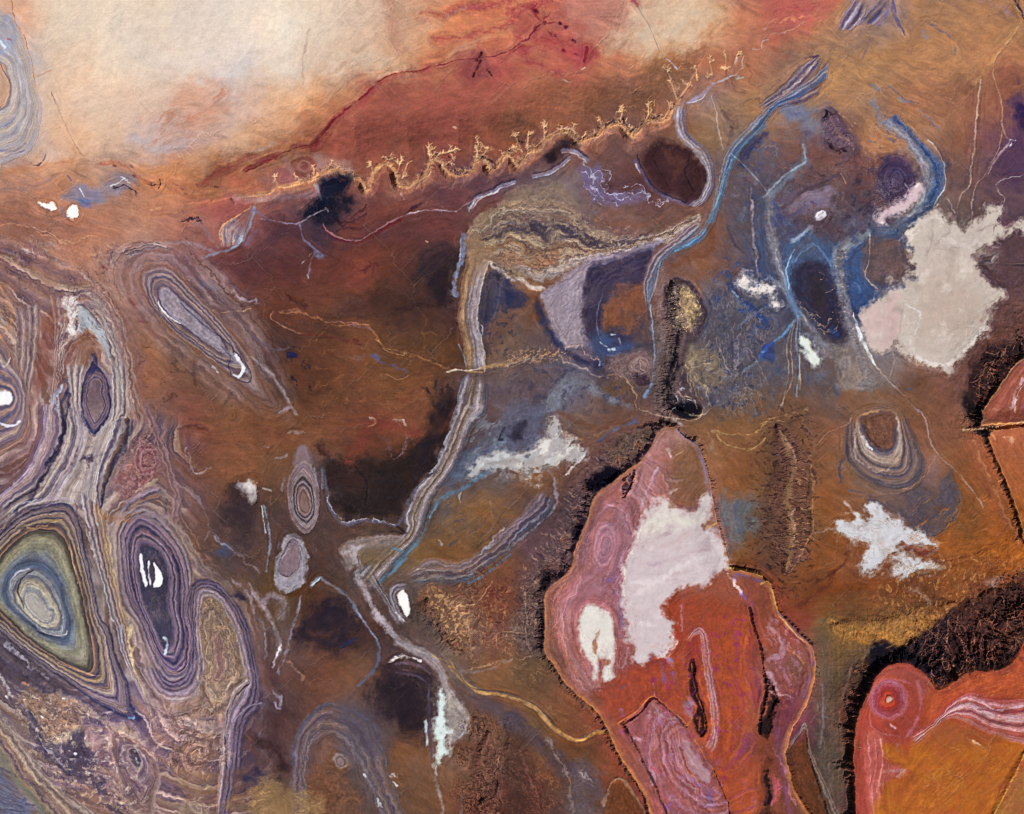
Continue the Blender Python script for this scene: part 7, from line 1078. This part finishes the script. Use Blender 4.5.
# ------------------------------------------------------------------ the grain of the land: fine streaks drawn out along the beds, rills and wind
lumi = blur(COL.mean(-1) + 0.35 * (COL[..., 0] - COL[..., 2]), 1.2)
gy_, gx_ = np.gradient(lumi, SP)
Jxx, Jyy, Jxy = blur(gx_ * gx_, 4), blur(gy_ * gy_, 4), blur(gx_ * gy_, 4)
FLOW = [(60, 60, -25), (200, 100, -28), (330, 50, -50), (420, 110, -25), (560, 90, -30), (700, 60, -35), (850, 80, -20), (900, 130, 25), (1000, 60, -45), (980, 170, 80), (40, 250, 8), (30, 350, 85), (120, 350, 65), (200, 330, 45), (220, 400, -25),
        (320, 250, -15), (400, 290, -30), (340, 370, 8), (400, 400, -25), (470, 330, 85), (540, 250, 0), (640, 240, -35), (600, 320, 90), (720, 230, 60), (720, 350, 75), (800, 300, 60), (860, 320, 65), (950, 280, 60), (960, 350, -45),
        (60, 450, -60), (100, 480, 75), (150, 440, 60), (220, 440, -10), (60, 650, 45), (150, 580, 80), (230, 560, 50), (300, 500, 85), (360, 480, 5), (420, 430, -60), (480, 520, -40), (560, 470, -40), (600, 550, -65), (680, 560, -20), (760, 500, 85),
        (880, 470, 20), (960, 480, 60), (960, 560, -22), (850, 590, -10), (40, 760, 50), (120, 760, 60), (200, 720, 95), (260, 720, 80), (330, 670, -35), (400, 720, 80), (480, 680, 25), (500, 770, 60), (580, 700, 40), (680, 720, 62), (740, 680, 85), (800, 700, 80),
        (870, 760, 85), (960, 700, -15), (960, 780, -45), (900, 630, -10)]
wc = np.zeros_like(X); ws_ = np.zeros_like(X); wt = np.zeros_like(X)
for fx_, fy_, an in FLOW:
    k = 1 / ((X - fx_) ** 2 + (Y - fy_) ** 2 + 400) ** 1.5
    wc += k * math.cos(2 * math.radians(an)); ws_ += k * math.sin(2 * math.radians(an)); wt += k
n1 = fbm(X, Y, 45, 3, 801) * 0.9
pa_ = 0.5 * np.arctan2(ws_, wc) + n1 * 0.25
eps = 2.2e-5
Jxx += eps * np.sin(pa_) ** 2; Jyy += eps * np.cos(pa_) ** 2; Jxy -= eps * np.sin(pa_) * np.cos(pa_)
th = 0.5 * np.arctan2(2 * Jxy, Jxx - Jyy) + np.pi / 2
DX, DY = np.cos(th).astype(np.float32), np.sin(th).astype(np.float32)

def drift(fields, reach, step=0.9):
    """average each field along the grain of the land"""
    acc = [f.copy() for f in fields]; n = 1
    for sg in (1, -1):
        px = np.broadcast_to(np.arange(NX, dtype=np.float32), (NY, NX)).copy(); py = np.broadcast_to(np.arange(NY, dtype=np.float32)[:, None], (NY, NX)).copy()
        ldx, ldy = DX * sg, DY * sg
        for k in range(int(reach / step)):
            px += ldx * step / SP; py += ldy * step / SP
            ii = np.clip(np.rint(px), 0, NX - 1).astype(np.int32); jj = np.clip(np.rint(py), 0, NY - 1).astype(np.int32)
            fi = jj * NX + ii
            ndx = DX.ravel()[fi]; ndy = DY.ravel()[fi]; flip = np.where(ndx * ldx + ndy * ldy < 0, -1, 1).astype(np.float32)
            ldx, ldy = ndx * flip, ndy * flip
            for a, f in zip(acc, fields):
                a += f.reshape(NX * NY, -1)[fi].reshape(a.shape)
            if sg > 0: n += 1
    n = 1 + 2 * int(reach / step)
    return [a / n for a in acc]
def unit(a): a = a - a.mean(); return a / a.std()
r_ = np.random.default_rng(5)
w1 = blur(r_.normal(0, 1, (NY, NX)).astype(np.float32), 0.5); w2 = fbm(X, Y, 2.2, 2, 811); w3 = fbm(X, Y, 4.5, 2, 821); w4 = fbm(X, Y, 2.6, 2, 831)
coh = np.clip(np.sqrt((Jxx - Jyy) ** 2 + 4 * Jxy ** 2) / 6e-4, 0, 1) ** 0.5
f1, f2 = [unit(a) for a in drift([w1, w2], 7)]
f3, f4 = [unit(a) for a in drift([w3, w4], 26, 1.3)]
COL0 = COL.copy()
sm, = drift([COL], 2.0, 0.8)
COL += (sm - COL) * 0.15
salt = np.isin(LAB, [i for i, r in REG.items() if r['mat'] == 'salt'])
pale = smooth((COL.mean(-1) - 0.55) / 0.25)
k = blur(np.where(salt, 0.22, 1.0).astype(np.float32) * (1 - 0.82 * pale) * (0.3 + 0.9 * coh), 1.0)
COL *= (1 + k * np.clip(0.045 * f1 + 0.022 * f2 + 0.015 * f3, -0.45, 0.5))[..., None]
COL += (k * np.clip(f4, -2.5, 2.5))[..., None] * np.array([-0.008, 0.001, 0.012], np.float32)
# thin branching rills, some filled with pale dust, some with dark gravel
v1 = np.abs(fbm(X + 5 * NM, Y + 5 * NM, 26, 4, 851)); v2 = np.abs(fbm(X + 4 * NM, Y - 4 * NM, 17, 4, 861)); gate = smooth(0.5 + 2 * fbm(X, Y, 70, 2, 871))
a1 = (1 - smooth(v1 / 0.03)) * gate * 0.2 * k; a2 = (1 - smooth(v2 / 0.07)) * (1 - gate) * 0.12 * k
COL += (np.array([0.70, 0.58, 0.52], np.float32) - COL) * a1[..., None]
COL *= (1 - a2)[..., None]
# drainage: rain falls on every cell and runs down to the salt flats or off the map; the busiest courses show as fine branching channels
import heapq
def drainage(step=2):
    h = (0.8 * blur(HGT, 0.8) + 2.4 * fbm(X, Y, 42, 6, 891, 0.68) + 0.16 * r_.normal(0, 1, (NY, NX)).astype(np.float32))[::step, ::step]
    ny, nx = h.shape; sink = salt[::step, ::step].copy(); sink[0] = sink[-1] = True; sink[:, 0] = sink[:, -1] = True
    hl = h.ravel().tolist(); N = ny * nx; done = sink.ravel().copy(); done_l = bytearray(done.astype(np.uint8).tobytes()); par = [-1] * N
    hp = [(hl[i], i) for i in np.nonzero(done)[0].tolist()]; heapq.heapify(hp); order = []
    offs = (-nx, nx, -1, 1, -nx - 1, -nx + 1, nx - 1, nx + 1)
    while hp:
        v, i = heapq.heappop(hp); order.append(i); yy, xx = divmod(i, nx)
        if xx == 0 or yy == 0 or xx == nx - 1 or yy == ny - 1:
            nb = [(yy + a) * nx + xx + b for a in (-1, 0, 1) for b in (-1, 0, 1) if (a or b) and 0 <= yy + a < ny and 0 <= xx + b < nx]
        else: nb = [i + d for d in offs]
        for j in nb:
            if not done_l[j]:
                done_l[j] = 1; par[j] = i; heapq.heappush(hp, (hl[j] if hl[j] > v else v + 1e-4, j))
    acc = [1.0] * N
    for i in reversed(order):
        if par[i] >= 0: acc[par[i]] += acc[i]
    a = np.log(np.array(acc, np.float32)).reshape(ny, nx); a[sink] = 0
    jj = np.arange(NY)[:, None] / step + 0.9 * fbm(X, Y, 5, 2, 893) + 1.2 * NM; ii = np.arange(NX)[None] / step + 0.9 * fbm(X, Y, 5, 2, 894) + 1.2 * NR * 0.6
    j0 = np.clip(jj.astype(int), 0, ny - 2); i0 = np.clip(ii.astype(int), 0, nx - 2); fj = np.clip(jj - j0, 0, 1).astype(np.float32); fi = np.clip(ii - i0, 0, 1).astype(np.float32)
    g = lambda p, q: a[p, q]
    return (g(j0, i0) * (1 - fi) + g(j0, i0 + 1) * fi) * (1 - fj) + (g(j0 + 1, i0) * (1 - fi) + g(j0 + 1, i0 + 1) * fi) * fj
DR = drainage()
ch = smooth((DR - 2.4) / 4.5) * np.where(salt, 0.0, 1.0)
ch = ch * (1 - 0.75 * pale) * (1 - 0.6 * coh) * np.clip(0.55 + 1.3 * NB, 0.12, 1.0)
dust = COL * 0.55 + (COL.mean(-1, keepdims=True) * 0.5 + 0.24) * np.array([1.0, 0.84, 0.76], np.float32) * 0.62
COL += (dust - COL) * np.clip(ch * 1.0, 0, 0.7)[..., None]
bk = smooth((blur(DR, 1.8) - 1.6) / 2.5) * (1 - smooth((DR - 2.2) / 1.5)) * np.where(salt, 0.0, 1.0) * (1 - 0.75 * pale) * (1 - 0.6 * coh)
COL *= (1 - 0.15 * np.clip(bk, 0, 1))[..., None]
HGT -= 0.45 * ch
HGT += k * coh * (0.05 * f1 + 0.03 * f2) - 0.3 * a1
COL *= (1 + 0.03 * NF + 0.03 * NM * k)[..., None]
COL *= (1 + k * 0.05 * fbm(X, Y, 1.6, 2, 881))[..., None]
np.clip(COL, 0.02, 0.95, out=COL)
ne_ = smooth((X - 690) / 120) * smooth((230 - Y) / 120)
COL += ne_[..., None] * np.array([0.012, -0.004, 0.03], np.float32)
np.clip(COL, 0.02, 0.95, out=COL)

# broad regional differences of the rock
for cx_, cy_, rx_, ry_, mu_, ad_ in ((120, 730, 120, 90, 1.22, (0.0, 0.0, 0.035)), (60, 440, 90, 120, 1.08, (0.005, 0.0, 0.015)), (120, 250, 150, 70, 1.10, (0.01, 0.0, 0.01)), (600, 230, 120, 70, 1.06, (0.0, 0.0, 0.02)), (560, 560, 60, 120, 1.0, (0.01, 0.0, 0.005)), (210, 60, 260, 90, 1.05, (0.0, 0.0, 0.01))):
    g_ = np.exp(-((X - cx_) / rx_) ** 2 - ((Y - cy_) / ry_) ** 2)[..., None]
    COL *= 1 + (mu_ - 1) * g_; COL += g_ * np.array(ad_, np.float32)
np.clip(COL, 0.02, 0.95, out=COL)

g_ = (smooth((X - 520) / 60) * smooth((Y - 520) / 120))[..., None]
lum_ = COL.mean(-1, keepdims=True); salt3 = np.where(salt, 0.0, 1.0)[..., None]
COL += g_ * salt3 * ((COL - lum_) * 0.16 + 0.012)
np.clip(COL, 0.02, 0.95, out=COL)

g_ = np.exp(-((X - 42) / 62) ** 2 - ((Y - 612) / 80) ** 2)[..., None]; COL += g_ * 0.32 * (COL.mean(-1, keepdims=True) - COL)
g_ = np.exp(-((X - 620) / 70) ** 2 - ((Y - 560) / 130) ** 2)[..., None] * salt3; COL += g_ * np.array([-0.006, -0.012, 0.03], np.float32)
g_ = np.exp(-((X - 492) / 36) ** 2 - ((Y - 760) / 55) ** 2)[..., None]; COL += g_ * (0.3 * (COL.mean(-1, keepdims=True) - COL))
np.clip(COL, 0.02, 0.95, out=COL)

g_ = np.exp(-((X - 815) / 80) ** 2 - ((Y - 195) / 55) ** 2)[..., None] * salt3; COL += g_ * (0.35 * (COL.mean(-1, keepdims=True) - COL) + np.array([0.02, 0.004, -0.012], np.float32))
np.clip(COL, 0.02, 0.95, out=COL)
# ------------------------------------------------------------------ materials
def ground_material(name, rough, grain):
    m = bpy.data.materials.new(name); m.use_nodes = True
    n = m.node_tree.nodes; l = m.node_tree.links; b = n['Principled BSDF']
    b.inputs['Roughness'].default_value = rough; b.inputs['Specular IOR Level'].default_value = 0.12
    at = n.new('ShaderNodeVertexColor'); at.layer_name = 'rock'
    co = n.new('ShaderNodeNewGeometry')
    no = n.new('ShaderNodeTexNoise'); no.inputs['Scale'].default_value = 0.55; no.inputs['Detail'].default_value = 6; no.inputs['Roughness'].default_value = 0.65
    mr = n.new('ShaderNodeMapRange'); mr.inputs['From Min'].default_value = 0.25; mr.inputs['From Max'].default_value = 0.75
    mr.inputs['To Min'].default_value = 1 - grain; mr.inputs['To Max'].default_value = 1 + grain
    mx = n.new('ShaderNodeMix'); mx.data_type = 'RGBA'; mx.blend_type = 'MULTIPLY'; mx.inputs['Factor'].default_value = 1
    bp = n.new('ShaderNodeBump'); bp.inputs['Strength'].default_value = 0.12; bp.inputs['Distance'].default_value = 0.5
    l.new(co.outputs['Position'], no.inputs['Vector']); l.new(no.outputs['Fac'], mr.inputs['Value'])
    l.new(at.outputs['Color'], mx.inputs['A']); l.new(mr.outputs['Result'], mx.inputs['B'])
    l.new(mx.outputs['Result'], b.inputs['Base Color'])
    l.new(no.outputs['Fac'], bp.inputs['Height']); l.new(bp.outputs['Normal'], b.inputs['Normal'])
    return m
MATS = {'rock': ground_material('desert_rock', 0.95, 0.10), 'salt': ground_material('salt_crust', 0.8, 0.035)}

# ------------------------------------------------------------------ meshes
lin = np.where(COL < 0.04045, COL / 12.92, ((COL + 0.055) / 1.055) ** 2.4).astype(np.float32)
def make_mesh(name, vx, vy, vz, vc, quads, mat):
    me = bpy.data.meshes.new(name)
    nv, nq = len(vx), len(quads)
    me.vertices.add(nv); me.loops.add(nq * 4); me.polygons.add(nq)
    co = np.empty((nv, 3), np.float32); co[:, 0] = vx - 512; co[:, 1] = 407 - vy; co[:, 2] = vz
    me.vertices.foreach_set('co', co.ravel())
    me.loops.foreach_set('vertex_index', quads.astype(np.int32).ravel())
    me.polygons.foreach_set('loop_start', np.arange(0, nq * 4, 4, dtype=np.int32))
    me.update(calc_edges=True)
    me.polygons.foreach_set('use_smooth', np.ones(nq, bool))
    a = me.color_attributes.new('rock', 'FLOAT_COLOR', 'POINT')
    c4 = np.ones((nv, 4), np.float32); c4[:, :3] = vc; a.data.foreach_set('color', c4.ravel())
    me.materials.append(mat); me.update()
    ob = bpy.data.objects.new(name, me); bpy.context.collection.objects.link(ob)
    return ob

# the sheet of open ground: the surveyed part plus a coarser apron out to the horizon, where the land repeats in mirror image
def axis(n):
    k = []; s = 3.0; p = 0.0
    while p < 9000: p += s; s *= 1.13; k.append(p)
    k = np.array(k); return k
def fold(i, n):
    i = np.abs(i) % (2 * (n - 1)); return np.where(i >= n, 2 * (n - 1) - i, i)
ax = axis(0)
cx = np.concatenate([GX[0] - ax[::-1], GX, GX[-1] + ax]); cy = np.concatenate([GY[0] - ax[::-1], GY, GY[-1] + ax])
ix = fold(np.round((cx - GX[0]) / SP).astype(int), NX); iy = fold(np.round((cy - GY[0]) / SP).astype(int), NY)
NA = len(ax)
FL = np.zeros((NY - 1, NX - 1), np.int16)
FL[:] = LAB[:-1, :-1]
inner = np.zeros((NY, NX), bool)
isf = FL > 0
inner[1:-1, 1:-1] = isf[:-1, :-1] & isf[1:, :-1] & isf[:-1, 1:] & isf[1:, 1:]
under = HGT - 1.5 * inner
gz = under[np.ix_(iy, ix)].copy(); gc = lin[np.ix_(iy, ix)]
# keep the apron at surface height, only the floor beneath real landforms is lowered
full = HGT[np.ix_(iy, ix)]; mask = np.ones(gz.shape, bool); mask[NA:NA + NY, NA:NA + NX] = False
gz[mask] = full[mask]
ny, nx = gz.shape
VX, VY = np.meshgrid(cx, cy)
idx = np.arange(nx * ny).reshape(ny, nx)
q = np.stack([idx[1:, :-1], idx[1:, 1:], idx[:-1, 1:], idx[:-1, :-1]], -1).reshape(-1, 4)
g = make_mesh('terrain', VX.ravel(), VY.ravel(), gz.ravel(), gc.reshape(-1, 3), q, MATS['rock'])
g['kind'] = 'structure'

core_idx = np.arange(NX * NY).reshape(NY, NX)
cq = np.stack([core_idx[1:, :-1], core_idx[1:, 1:], core_idx[:-1, 1:], core_idx[:-1, :-1]], -1)
fx, fy, fz, fc = X.ravel(), Y.ravel(), HGT.ravel(), lin.reshape(-1, 3)
made = {}
for i, r in REG.items():
    sel = cq[FL == i]
    if len(sel) < 4 and not r['empty']: continue
    if r['empty']:
        allq = np.isin(FL, [k for k, s in REG.items() if s['parent'] == i])
        jj, ii = np.nonzero(allq)
        if len(jj) == 0: continue
        ob = bpy.data.objects.new(r['name'], None); bpy.context.collection.objects.link(ob)
        ob.location = (GX[int(ii.mean())] - 512, 407 - GY[int(jj.mean())], 0)
    else:
        u, inv = np.unique(sel.ravel(), return_inverse=True)
        ob = make_mesh(r['name'], fx[u], fy[u], fz[u], fc[u], inv.reshape(-1, 4), MATS[r['mat']])
    made[i] = ob
    if r['parent']:
        pa = made[r['parent']]; ob.parent = pa
        ob.matrix_parent_inverse.identity(); ob.location = -pa.location
        if r['label']: ob['label'] = r['label']
    else:
        if not r['empty']:      # origin at the foot of the landform
            me = ob.data; c = np.empty(len(me.vertices) * 3, np.float32); me.vertices.foreach_get('co', c); c = c.reshape(-1, 3)
            o = np.array([c[:, 0].mean(), c[:, 1].mean(), c[:, 2].min()], np.float32); me.vertices.foreach_set('co', (c - o).ravel()); me.update(); ob.location = o
        if r.get('kind'): ob['kind'] = r['kind']; continue
        ob['label'] = r['label']; ob['category'] = r['cat']; ob['kind'] = 'thing'
        if r['group']: ob['group'] = r['group']
